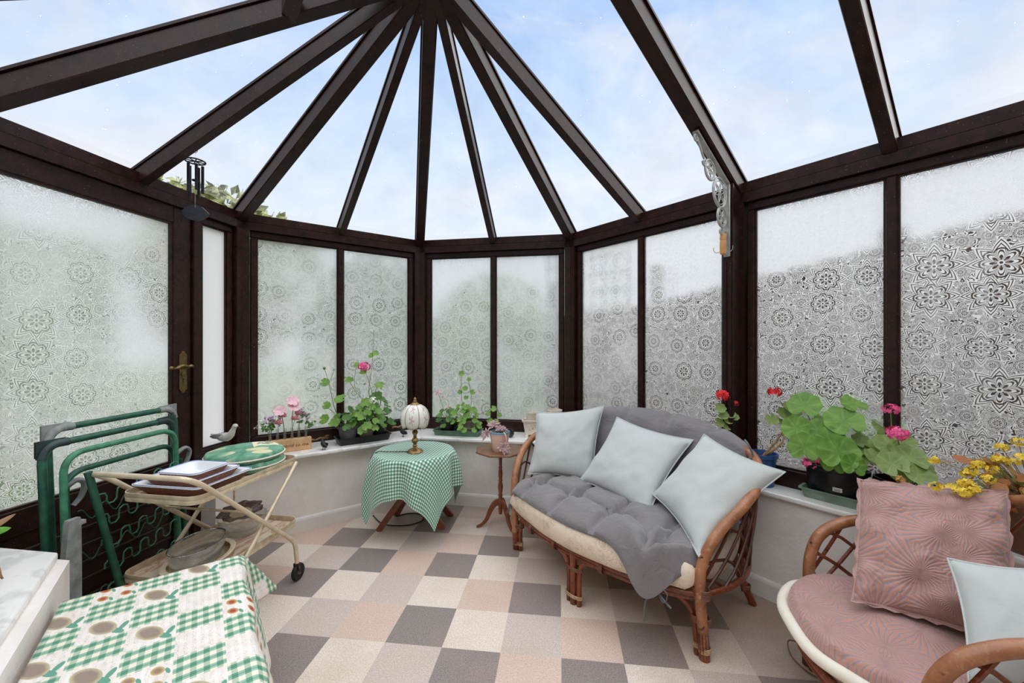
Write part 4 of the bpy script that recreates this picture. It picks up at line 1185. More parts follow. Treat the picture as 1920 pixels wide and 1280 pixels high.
# ------------------------------------------------------------------ cane armchair
AO = V(1.158, 1.383); A_RZ = math.atan2(-0.26, 0.966)
AM = Matrix.Translation((AO.x, AO.y, 0)) @ Matrix.Rotation(A_RZ, 4, 'Z')
def AP(x, y, z): return AM @ V(x, y, z)
def cane_armchair():
    root = thing('cane_armchair', 'brown cane armchair with a dusty pink seat cushion, beside the terracotta flowerpot', 'armchair', (AO.x, AO.y, 0), A_RZ)
    W = 0.335
    top = [(0.0, W - 0.005, 0), (0.0, W, 0.15), (0.005, W + 0.005, 0.30), (0.012, W + 0.010, 0.44), (0.055, W + 0.022, 0.54), (0.150, W + 0.030, 0.600), (0.30, W + 0.03, 0.635), (0.45, W - 0.01, 0.70), (0.57, 0.20, 0.79), (0.615, 0.06, 0.835)]
    full = top + [(x, -y, z) for x, y, z in reversed(top)]
    b = MB(); b.tube(smooth_path(full, 7), 0.0215, 12); b.build('arm_frame', CANEARM, root)
    fr = [(0.0, W, 0.285), (-0.10, 0.22, 0.285), (-0.14, 0.0, 0.285), (-0.10, -0.22, 0.285), (0.0, -W, 0.285)]
    hoop = fr + [(0.25, -W - 0.01, 0.285), (0.46, -0.26, 0.285), (0.52, 0, 0.285), (0.46, 0.26, 0.285), (0.25, W + 0.01, 0.285)]
    b = MB(); b.tube(smooth_path(hoop, 6, closed=True), 0.015, 10, closed=True); b.tube(smooth_path([(x + 0.006, y, z - 0.028) for x, y, z in fr], 6), 0.012, 8)
    b.build('seat_frame', CANE, root)
    for sg in (-1, 1):
        b = MB(); b.tube(smooth_path([(0.005, sg * (W - 0.036), 0), (0.002, sg * (W - 0.036), 0.12), (-0.03, sg * (W - 0.07), 0.23), (-0.08, sg * 0.2, 0.265)], 6), 0.015, 10)
        b.tube([(0.0, sg * (W - 0.005), 0.0), (0.0, sg * W, 0.12)], 0.0225)
        o = b.build('leg', CANE2, root)
        bb = MB(); ring_bind(bb, (0.002, sg * (W - 0.02), 0.07), (0, 0, 1), 0.026, 5, 0.008, 0.003, ext=(0, 0.03, 0)); bb.build('binding', BIND, o)
        if sg > 0:
            bb = MB(); bb.tube(smooth_path([(0.0, W + 0.02, 0.06), (-0.05, W + 0.06, 0.045), (-0.055, W, 0.012), (0.0, W - 0.09, 0.012), (0.03, W - 0.07, 0.06), (0.015, W - 0.05, 0.09)], 6), 0.0028, 5); bb.build('loose_binding', BIND, o)
        b = MB(); b.tube(smooth_path([(0.52, sg * 0.27, 0.0), (0.48, sg * 0.25, 0.15), (0.46, sg * 0.24, 0.29)], 5), 0.017, 10); b.build('leg', CANE2, root)
        bot = [(0.01, sg * W, 0.30), (0.25, sg * (W + 0.01), 0.30), (0.46, sg * 0.26, 0.30)]
        tp = [(0.03, sg * (W + 0.018), 0.49), (0.15, sg * (W + 0.03), 0.592), (0.32, sg * (W + 0.028), 0.635), (0.53, sg * 0.25, 0.755)]
        b = MB(); lattice(b, bot, tp, 4, 0.55, 0.0075); b.build('arm_lattice', CANE, root)
    bot = [(0.46, 0.26, 0.30), (0.52, 0, 0.30), (0.46, -0.26, 0.30)]; tp = [(0.55, 0.23, 0.765), (0.615, 0, 0.83), (0.55, -0.23, 0.765)]
    b = MB(); lattice(b, bot, tp, 4, 0.5, 0.0075); b.build('back_lattice', CANE, root)
cane_armchair()
def chair_cushions():
    out = []
    for k in range(60):
        a = 2 * PI * k / 60; ca, sa = math.cos(a), math.sin(a)
        out.append((0.160 + 0.325 * math.copysign(abs(ca) ** 0.9, ca), 0.315 * math.copysign(abs(sa) ** 0.85, sa) * (1.0 if ca > 0 else 1.0) + 0.0))
    root = thing('seat_cushion', 'dusty pink patterned seat cushion edged with a thick cream band on the cane armchair', 'cushion', (AO.x, AO.y, 0.302), A_RZ)
    b = MB(); pad(b, out, 0.0, 0.11, 0.022, zfn=lambda x, y, s, z: 0.010 * mnoise.noise(V(x * 6, y * 6, z)) - (0.018 * math.exp(-((math.hypot(x - 0.16, y) - 0.14) / 0.06) ** 2) if z > 0.06 else 0)); b.build('cover', PLUME, root, angle=80)
    b = MB(); pts = []
    for i, p in enumerate(out):
        q = V(0.16, 0) + (V(p) - V(0.16, 0)) * 1.045; pts.append(V(q.x, q.y, 0.055 + 0.004 * math.sin(i * 0.9)))
    pts2 = smooth_path(pts, 2, closed=True)
    b.tube(pts2, 0.020, 10, closed=True); b.build('piping', CREAMP, root)
chair_cushions()
pillow('scatter_cushion', 'large crumpled dusty pink patterned cushion leaning in the cane armchair', [AP(0.02, 0.035, 0.455), AP(0.40, -0.06, 0.435), AP(0.550, 0.190, 0.825), AP(0.155, 0.275, 0.805)], 0.17, PLUME, 6.0, wr=0.016, pinch=0.02, frill=True, sag=0.01, n=34)
pillow('scatter_cushion', 'pale blue cushion behind the near arm of the cane armchair', [AP(0.13, -0.285, 0.45), AP(0.46, -0.30, 0.44), AP(0.50, -0.125, 0.72), AP(0.22, -0.07, 0.68)], 0.13, DUCK, 7.7, piping=DUCK)

# ------------------------------------------------------------------ round table, gingham cloth and lamp
def mat_gingham():
    m, g, b = newmat('green_white_gingham')
    x, y, _ = g.sep(g.uv()); p = 0.0215
    def st(v): return g.m('GREATER_THAN', g.m('FRACT', g.m('DIVIDE', v, p)), 0.5)
    s = g.m('ADD', st(x), st(y))
    c = g.mix(g.m('GREATER_THAN', s, 0.5), c8(232, 240, 230), c8(136, 178, 156)); c = g.mix(g.m('GREATER_THAN', s, 1.5), c, c8(62, 124, 96))
    g.put(b.inputs['Base Color'], c); g.put(b.inputs['Roughness'], 0.8); g.put(b.inputs['Sheen Weight'], 0.2)
    return m
TX, TY, TZ, TR = -0.703, 2.93, 0.572, 0.272
def round_table():
    root = thing('round_side_table', 'small round wooden table with crossed board legs under a gingham cloth', 'table', (TX, TY, 0))
    b = MB(); b.lathe([(0.01, TZ - 0.022), (TR - 0.01, TZ - 0.022), (TR - 0.004, TZ - 0.016), (TR - 0.004, TZ - 0.006), (TR - 0.01, TZ - 0.002), (0.01, TZ - 0.002)], (0, 0, 0), 48); b.build('tabletop', WOODR, root)
    feet = [(-0.255, -0.03), (0.205, 0.0), (-0.20, 0.235), (0.23, 0.225)]
    for i, (x, y) in enumerate(feet):
        b = MB(); top = V(-x * 0.55, -y * 0.3 + 0.06, TZ - 0.02)
        b.bar((x, y, 0.0), tuple(top), 0.042, 0.02, up=(0, 1, 0.0) if i % 2 == 0 else (0, 1, 0.2), ch=0.05); b.build('leg', WOODR, root, smooth=False)
    b = MB(); b.tube([(-0.10, 0.05, 0.26), (0.10, 0.12, 0.26)], 0.009); b.build('stretcher', WOODR, root)
    cloth = thing('gingham_tablecloth', 'green and white gingham cloth draped over the small round table', 'tablecloth', (TX, TY, TZ))
    half = 0.525; th0 = R(35)
    def f(u, v):
        a, c = (2 * u - 1) * half, (2 * v - 1) * half
        rho = math.hypot(a, c); phi = math.atan2(c, a) + th0 - R(45)
        r0 = TR + 0.004
        if rho <= r0: return (rho * math.cos(phi), rho * math.sin(phi), 0.0)
        d = rho - r0
        fold = math.sin(phi * 9 + 0.7) * 0.55 + math.sin(phi * 14 + 2.0) * 0.35 + math.sin(phi * 5 + 1.1) * 0.3
        cornerness = abs(math.sin(2 * (phi - th0 + R(45)))) 
        rr = r0 + 0.010 + 0.06 * (1 - math.exp(-d / 0.10)) * (0.45 + 0.55 * fold) + d * 0.07 * cornerness
        c_ = 1 - math.exp(-d / 0.012)
        return (math.cos(phi) * (r0 * (1 - c_) + rr * c_), math.sin(phi) * (r0 * (1 - c_) + rr * c_), -d * 0.985 - 0.0)
    b = MB(); b.grid(f, 150, 150, uvfn=lambda u, v: (u * half * 2, v * half * 2))
    b.build('cloth', mat_gingham(), cloth, angle=85, solid=0.0016)
round_table()
def table_lamp():
    lx, ly = -0.688, 2.875
    root = thing('table_lamp', 'brass table lamp with a panelled white glass dome shade on the round table', 'lamp', (lx, ly, TZ + 0.001))
    b = MB(); b.lathe([(0.056, 0), (0.057, 0.006), (0.050, 0.014), (0.046, 0.018), (0.030, 0.026), (0.016, 0.033), (0.012, 0.040), (0.018, 0.046), (0.012, 0.052), (0.010, 0.058), (0.020, 0.072), (0.024, 0.084), (0.018, 0.098), (0.010, 0.106), (0.014, 0.112), (0.010, 0.118), (0.018, 0.132), (0.021, 0.142), (0.014, 0.156), (0.009, 0.162), (0.012, 0.168), (0.008, 0.176), (0.007, 0.37)], (0, 0, 0), 28); b.build('base', BRASS, root)
    m, g, bb = newmat('painted_opal_glass')
    u, v, _ = g.sep(g.uv())
    fx = g.m('SUBTRACT', g.m('FRACT', g.m('MULTIPLY', u, 6.0)), 0.5)
    def star(cx, cy, r):
        a = g.m('DIVIDE', g.m('SUBTRACT', fx, cx), 1.0); c = g.m('MULTIPLY', g.m('SUBTRACT', v, cy), 1.1)
        d = g.m('SQRT', g.m('ADD', g.m('MULTIPLY', a, a), g.m('MULTIPLY', c, c))); th = g.m('ARCTAN2', c, a)
        return g.m('LESS_THAN', d, g.m('MULTIPLY', r, g.m('ADD', 0.6, g.m('MULTIPLY', g.m('COSINE', g.m('MULTIPLY', th, 5.0)), 0.4))))
    mask = g.m('MAXIMUM', star(0.0, 0.30, 0.20), star(0.05, 0.70, 0.20))
    stem = g.m('LESS_THAN', g.m('ABSOLUTE', g.m('SUBTRACT', fx, g.m('MULTIPLY', g.m('SINE', g.m('MULTIPLY', v, 9.0)), 0.18))), 0.012)
    c = g.mix(mask, c8(236, 236, 226), c8(206, 186, 172)); c = g.mix(g.m('MULTIPLY', stem, 0.6), c, c8(150, 156, 140))
    g.put(bb.inputs['Base Color'], c); g.put(bb.inputs['Roughness'], 0.25); g.put(bb.inputs['Transmission Weight'], 0.12)
    z0, z1 = 0.190, 0.338
    prof = [(0.086, z0), (0.096, z0 + 0.02), (0.101, z0 + 0.045), (0.098, z0 + 0.075), (0.088, z0 + 0.103), (0.070, z0 + 0.127), (0.048, z0 + 0.142), (0.024, z0 + 0.149)]
    K = 72; b = MB(); rs = []; uvs = []
    for j, (r, z) in enumerate(prof):
        ring = []
        for k in range(K + 1):
            a = 2 * PI * k / K; s = abs(math.sin(3 * a)); q = r * (0.955 + 0.045 * s ** 0.7); zz = z - (0.014 * s if j == 0 else (0.005 * s if j == 1 else 0))
            ring.append((q * math.cos(a), q * math.sin(a), zz)); uvs.append((k / K, j / (len(prof) - 1)))
        rs.append(ring)
    b.rings(rs, closed=False, cap=False, uvs=uvs); sh = b.build('lamp_shade', m, root, solid=0.003, angle=70)
    for q in range(6):
        a = 2 * PI * q / 6; r_ = MB(); r_.tube([(r * 0.965 * math.cos(a), r * 0.965 * math.sin(a), z) for r, z in prof], 0.0028, 6); r_.build('rib', BRASS, sh)
    r_ = MB(); r_.tube([((0.086 * (0.955 + 0.045 * abs(math.sin(3 * a)) ** 0.7)) * math.cos(a), (0.086 * (0.955 + 0.045 * abs(math.sin(3 * a)) ** 0.7)) * math.sin(a), z0 - 0.014 * abs(math.sin(3 * a))) for a in [2 * PI * k / 72 for k in range(72)]], 0.0026, 6, closed=True); r_.build('rim', BRASS, sh)
    f = MB(); f.lathe([(0.030, 0.334), (0.032, 0.340), (0.020, 0.350), (0.010, 0.356), (0.014, 0.362), (0.008, 0.368), (0.011, 0.376), (0.007, 0.385), (0.002, 0.390)], (0, 0, 0), 18); f.build('finial', BRASS, root)
    # flex over the cloth and down to the socket
    b = MB(); p = [(lx - 0.05, ly - 0.01, TZ + 0.008), (lx - 0.12, ly - 0.02, TZ + 0.010), (lx - 0.19, ly - 0.03, TZ + 0.012), (lx - 0.262, ly - 0.03, TZ + 0.008), (lx - 0.318, ly - 0.01, TZ - 0.06), (lx - 0.345, ly + 0.02, TZ - 0.20), (lx - 0.355, ly + 0.12, 0.22), (-1.080, 3.165, 0.165)]
    b.tube(smooth_path(p, 8), 0.0035, 6); b.build('flex', plain('brown_flex', c8(92, 66, 44), 0.5), root, world=True)
    b = MB(); b.tube(smooth_path([(-1.07, 3.12, 0.02), (-0.95, 3.0, 0.007), (-0.78, 2.98, 0.006), (-0.68, 3.06, 0.006), (-0.70, 3.16, 0.006), (-0.80, 3.19, 0.006), (-0.9, 3.14, 0.006)], 8), 0.0045, 6)
    tag(b.build('floor_cable', plain('dark_cable', c8(40, 34, 32), 0.5)), 'dark cable curling on the floor under the gingham table', 'cable')
    s = MB(); w = V(-nA.x, -nA.y, 0); al = V(dA.x, dA.y, 0)
    dd = V(cAB.x - cLA.x, cAB.y - cLA.y).normalized(); c = None
    t_ = (V(-1.085, 3.19) - cLA).dot(dd); c2 = cLA + dd * t_
    root2 = thing('wall_socket', 'white double wall socket low on the wall beside the gingham table', 'socket', (c2.x, c2.y, 0.165), math.atan2(dd.y, dd.x))
    s.bbox((-0.073, -0.010, -0.043), (0.073, -0.0005, 0.043), 0.004); s.build('socket_plate', plain('white_socket_plastic', c8(232, 230, 224), 0.35, var=0.03), root2, smooth=False)
    for sx in (-0.036, 0.036):
        h = MB(); h.box((sx - 0.004, -0.0108, 0.004), (sx + 0.004, -0.0098, 0.012)); h.box((sx - 0.013, -0.0108, -0.012), (sx - 0.006, -0.0098, -0.009)); h.box((sx + 0.006, -0.0108, -0.012), (sx + 0.013, -0.0098, -0.009)); h.build('pin_holes', RUBBER, root2, smooth=False)
table_lamp()

# ------------------------------------------------------------------ octagonal pedestal table with succulent
PX, PY, PZ = -0.085, 2.985, 0.566
def pedestal():
    root = thing('pedestal_table', 'small octagonal wine table on a turned column with three curved feet', 'table', (PX, PY, 0))
    b = MB(); oc = [(0.190 * math.cos(R(22.5 + 45 * k)), 0.190 * math.sin(R(22.5 + 45 * k))) for k in range(8)]
    ocs = [(x * 0.96, y * 0.96) for x, y in oc]
    b.rings([[(x, y, PZ - 0.016) for x, y in ocs], [(x, y, PZ - 0.011) for x, y in oc], [(x, y, PZ - 0.004) for x, y in oc], [(x, y, PZ) for x, y in ocs]]); b.build('tabletop', WOODT, root, smooth=False)
    pr = [(0.014, 0.10), (0.016, 0.13), (0.016, 0.20), (0.013, 0.215), (0.018, 0.225), (0.013, 0.24), (0.018, 0.275), (0.019, 0.30), (0.012, 0.325), (0.017, 0.335), (0.012, 0.345), (0.016, 0.375), (0.015, 0.40), (0.011, 0.425), (0.015, 0.432), (0.011, 0.44), (0.013, 0.52), (0.022, 0.535), (0.024, 0.55)]
    b = MB(); b.lathe(pr, (0, 0, 0), 24); b.lathe([(0.002, 0.085), (0.012, 0.09), (0.014, 0.10)], (0, 0, 0), 24); b.build('column', WOODR, root)
    for a in (R(188), R(-52), R(68)):
        d = V(math.cos(a), math.sin(a), 0); b = MB()
        P = smooth_path([d * 0.012 + V(0, 0, 0.18), d * 0.045 + V(0, 0, 0.165), d * 0.075 + V(0, 0, 0.12), d * 0.10 + V(0, 0, 0.06), d * 0.135 + V(0, 0, 0.022), d * 0.175 + V(0, 0, 0.006)], 5)
        n = V(-d.y, d.x, 0); rs = []
        for i, p in enumerate(P):
            t = (P[min(i + 1, len(P) - 1)] - P[max(0, i - 1)]).normalized(); u = n.cross(t); h = lerp(0.024, 0.006, i / (len(P) - 1)); w = 0.008
            rs.append([p + n * w + u * h, p - n * w + u * h, p - n * w - u * h, p + n * w - u * h])
        b.rings(rs); b.build('leg', WOODR, root, smooth=False)
pedestal()
def succulent():
    cx, cy = PX - 0.005, PY - 0.045
    root = thing('succulent_pot', 'pink textured pot with a blue rim holding a trailing dusty pink succulent', 'plant', (cx, cy, PZ))
    m, g, b_ = newmat('pink_quilted_ceramic')
    u, v, _ = g.sep(g.uv())
    q = g.m('MULTIPLY', g.m('ABSOLUTE', g.m('SINE', g.m('MULTIPLY', g.m('ADD', u, v), 80.0))), g.m('ABSOLUTE', g.m('SINE', g.m('MULTIPLY', g.m('SUBTRACT', u, v), 80.0))))
    c = g.mix(q, c8(222, 178, 160), c8(240, 206, 190)); c = g.mix(g.m('GREATER_THAN', v, 0.90), c, c8(104, 156, 176))
    g.put(b_.inputs['Base Color'], c); g.put(b_.inputs['Roughness'], 0.4); g.put(b_.inputs['Normal'], g.bump(q, 0.5, 0.004))
    b = MB(); pr = [(0.046, 0), (0.052, 0.01), (0.060, 0.05), (0.067, 0.10), (0.072, 0.125), (0.074, 0.130), (0.074, 0.142), (0.070, 0.144), (0.066, 0.125)]
    K = 40; rs = []; uvs = []
    for j, (r, z) in enumerate(pr):
        rs.append([(r * math.cos(2 * PI * k / K), r * math.sin(2 * PI * k / K), z) for k in range(K + 1)]); uvs += [(k / K, z / 0.144) for k in range(K + 1)]
    b.rings(rs, closed=False, cap=False, uvs=uvs); b.build('pot', m, root)
    b = MB(); b.lathe([(0.067, 0.118), (0.067, 0.124), (0.001, 0.128)], (0, 0, 0), 20); b.build('soil', SOIL, root)
    sm = plain('dusty_pink_succulent', c8(178, 146, 146), 0.5, var=0.15, vscale=40); st = plain('pale_pink_stem', c8(216, 190, 172), 0.6)
    def rosette(c, r, nrm, n=20):
        b = MB(); nrm = V(nrm).normalized(); x = nrm.orthogonal().normalized(); y = nrm.cross(x)
        for k in range(n):
            a = 2.4 * k; t = k / n; rr = r * (0.45 + 0.55 * t); d = (x * math.cos(a) + y * math.sin(a)); e = nrm * (1 - t) * 0.8 + d; e.normalize(); w = nrm.cross(d).normalized() * rr * 0.20; up = e.cross(w).normalized() * rr * 0.05
            p = V(c); b.add([p, p + e * rr * 0.6 + w, p + e * rr, p + e * rr * 0.6 - w, p + e * rr * 0.55 + up * 2, p + e * rr * 0.5 - up * 2], [(0, 1, 4), (1, 2, 4), (2, 3, 4), (3, 0, 4), (1, 0, 5), (2, 1, 5), (3, 2, 5), (0, 3, 5)])
        return b
    spots = [((-0.045, 0.0, 0.185), 0.062, (-0.3, -0.6, 1)), ((-0.095, -0.01, 0.120), 0.062, (-0.8, -0.7, 0.6)), ((0.0, -0.02, 0.165), 0.05, (0, -0.5, 1)), ((0.03, 0.01, 0.15), 0.045, (0.4, -0.3, 1)), ((0.035, -0.098, 0.045), 0.062, (0.2, -1, 0.5)), ((0.01, 0.03, 0.16), 0.045, (0, 0.2, 1))]
    for c, r, n in spots: rosette(c, r, n).build('rosette', sm, root, smooth=False)
    b = MB(); b.tube(smooth_path([(0, 0, 0.12), (-0.02, 0, 0.16), (-0.045, 0, 0.18)], 5), 0.004, 6); b.tube(smooth_path([(-0.02, 0, 0.125), (-0.07, -0.01, 0.14), (-0.095, -0.01, 0.12)], 5), 0.004, 6)
    b.tube(smooth_path([(0.02, -0.03, 0.125), (0.035, -0.082, 0.148), (0.052, -0.098, 0.11), (0.045, -0.092, 0.06), (0.035, -0.095, 0.045)], 5), 0.0045, 6); b.build('stems', st, root)
succulent()

# ------------------------------------------------------------------ low table with the fruit-print oilcloth
def mat_fruit():
    m, g, b = newmat('fruit_and_plaid_oilcloth')
    uv = g.uv(); p = 0.112
    q = g.vm('SCALE', uv, sc=1 / p); x, y, _ = g.sep(q)
    ix, iy = g.m('FLOOR', x), g.m('FLOOR', y); fx, fy = g.m('FRACT', x), g.m('FRACT', y)
    par = g.m('MODULO', g.m('ADD', g.m('ADD', ix, iy), 200.0), 2.0)
    plaidm = g.m('LESS_THAN', par, 0.5)
    def band(v, k, w): return g.m('LESS_THAN', g.m('ABSOLUTE', g.m('SUBTRACT', g.m('FRACT', g.m('MULTIPLY', v, k)), 0.5)), w)
    a, c = band(fx, 3.0, 0.26), band(fy, 4.0, 0.24); a2 = band(fx, 3.0, 0.03)
    pl = g.mix(g.m('MULTIPLY', a, 0.85), c8(238, 228, 206), c8(118, 178, 152)); pl = g.mix(g.m('MULTIPLY', c, 0.55), pl, c8(92, 158, 128))
    pl = g.mix(g.m('MULTIPLY', g.m('MULTIPLY', a, c), 0.6), pl, c8(48, 124, 92)); pl = g.mix(g.m('MULTIPLY', a2, 0.6), pl, c8(36, 80, 62))
    wn = g.n.new('ShaderNodeTexWhiteNoise'); wn.noise_dimensions = '2D'; g.put(wn.inputs['Vector'], g.comb(ix, iy, 0)); rv = wn.outputs['Value']; rc = g.sep(wn.outputs['Color'])
    paper = g.mix(g.step(g.noise(uv, 26.0, 3.0), 0.4, 0.6), c8(232, 222, 212), c8(240, 233, 226))
    scr = g.m('MULTIPLY', g.m('LESS_THAN', g.m('ABSOLUTE', g.m('SUBTRACT', g.noise(g.vm('MULTIPLY', uv, (1.0, 2.2, 1.0)), 95.0, 2.0), 0.5)), 0.022), g.m('LESS_THAN', g.m('FRACT', g.m('MULTIPLY', fy, 6.0)), 0.55))
    paper = g.mix(g.m('MULTIPLY', scr, 0.35), paper, c8(128, 104, 92))
    def ell(cx, cy, rx, ry, ang, px=fx, py=fy):
        dx, dy = g.m('SUBTRACT', px, cx), g.m('SUBTRACT', py, cy); ca, sa = math.cos(ang), math.sin(ang)
        u = g.m('ADD', g.m('MULTIPLY', dx, ca), g.m('MULTIPLY', dy, sa)); v = g.m('SUBTRACT', g.m('MULTIPLY', dy, ca), g.m('MULTIPLY', dx, sa))
        return g.m('SQRT', g.m('ADD', g.m('POWER', g.m('ABSOLUTE', g.m('DIVIDE', u, rx)), 2.0), g.m('POWER', g.m('ABSOLUTE', g.m('DIVIDE', v, ry)), 2.0)))
    fe = ell(0.48, 0.46, 0.40, 0.23, 0.55); lf = g.m('MINIMUM', ell(0.82, 0.76, 0.22, 0.085, 0.7), ell(0.66, 0.88, 0.18, 0.07, -0.4))
    big = g.mix(g.step(g.m('ADD', fe, g.m('MULTIPLY', g.noise(uv, 70.0, 2.0), 0.3)), 0.80, 1.2), c8(150, 130, 116), c8(204, 194, 150))
    gx, gy = g.m('FRACT', g.m('MULTIPLY', fx, 2.0)), g.m('FRACT', g.m('MULTIPLY', fy, 2.0))
    se = ell(0.48, 0.45, 0.33, 0.24, 0.5, gx, gy); sl = ell(0.72, 0.82, 0.24, 0.08, 0.3, gx, gy)
    small = g.mix(g.step(se, 0.4, 1.0), g.mix(g.m('GREATER_THAN', rc[1], 0.72), c8(150, 118, 98), c8(170, 60, 44)), c8(200, 180, 120))
    isb = g.m('LESS_THAN', rv, 0.6)
    fr = g.mix(g.m('LESS_THAN', lf, 1.0), paper, c8(96, 156, 132)); fr = g.mix(g.m('LESS_THAN', fe, 1.0), fr, big)
    fs = g.mix(g.m('LESS_THAN', sl, 1.0), paper, c8(96, 156, 132)); fs = g.mix(g.m('LESS_THAN', se, 1.0), fs, small)
    fr = g.mix(isb, fs, fr); fr = g.mix(g.m('GREATER_THAN', rv, 0.88), fr, paper)
    fin = g.mix(plaidm, fr, pl)
    g.put(b.inputs['Base Color'], fin); g.put(b.inputs['Roughness'], 0.38)
    return m
def low_table():
    rz = math.atan2(DCD.y, DCD.x); ox, oy = -1.100, 1.625
    root = thing('low_table', 'low white table hidden under the fruit-print oilcloth', 'table', (ox, oy, 0), rz)
    Lx, Wy, Z = 1.12, 0.475, 0.495
    wt = plain('white_table_paint', c8(224, 222, 216), 0.5)
    b = MB(); b.bbox((0, -Wy, Z - 0.025), (Lx, 0, Z), 0.008); b.build('tabletop', wt, root, smooth=False)
    for x in (0.05, Lx - 0.05):
        for y in (-Wy + 0.05, -0.05):
            b = MB(); b.bbox((x - 0.02, y - 0.02, 0), (x + 0.02, y + 0.02, Z - 0.025), 0.004); b.build('leg', wt, root, smooth=False)
    cl = thing('oilcloth', 'glossy tablecloth printed with green plaid squares and pears over the low table', 'tablecloth', (ox, oy, Z), rz)
    # square cloth: plan distance past the table edge becomes drop
    hang = 0.24; e = 0.03
    def f(u, v):
        x = lerp(-hang, Lx + 0.05, u); y = lerp(-Wy - 0.005, hang, v)
        dx = max(0, -x); dy = max(0, y)
        z = 0.004 + 0.0015 * mnoise.noise(V(x * 5, y * 5, 0))
        if dx == 0 and dy == 0: return (x, y, z)
        if dx > 0 and dy == 0:
            k = min(1, dx / e); w = 0.012 * math.sin(y * 24) * min(1, dx / 0.1)
            return (-0.012 * k - 0.035 * dx / hang - w, y, z - max(0, dx - e * 0.35 * k) * 0.98)
        if dy > 0 and dx == 0:
            k = min(1, dy / e); w = 0.014 * math.sin(x * 19 + 1) * min(1, dy / 0.1)
            return (x, 0.012 * k + 0.045 * dy / hang + w, z - max(0, dy - e * 0.35 * k) * 0.98)
        # corner: the spare cloth falls as a cone-shaped fold
        d = max(dx, dy); m_ = min(dx, dy); k = min(1, d / e)
        drop = (d - e * 0.35 * k) * 0.96 + m_ * 0.16
        outx = (0.012 * k + 0.040 * dx / hang) if dx >= dy else (0.3 * dx + 0.004)
        outy = (0.012 * k + 0.045 * dy / hang) if dy >= dx else (0.3 * dy + 0.004)
        bulge = m_ * 0.50
        return (-outx - bulge * (0.9 if dx >= dy else 0.55), outy + bulge * (0.55 if dx >= dy else 0.9), z - drop)
    b = MB(); b.grid(f, 120, 76, uvfn=lambda u, v: (lerp(-hang, Lx + 0.05, u) + 0.02, lerp(-Wy, hang, v) + 0.06))
    b.build('cloth', mat_fruit(), cl, angle=85, solid=0.0012)
low_table()

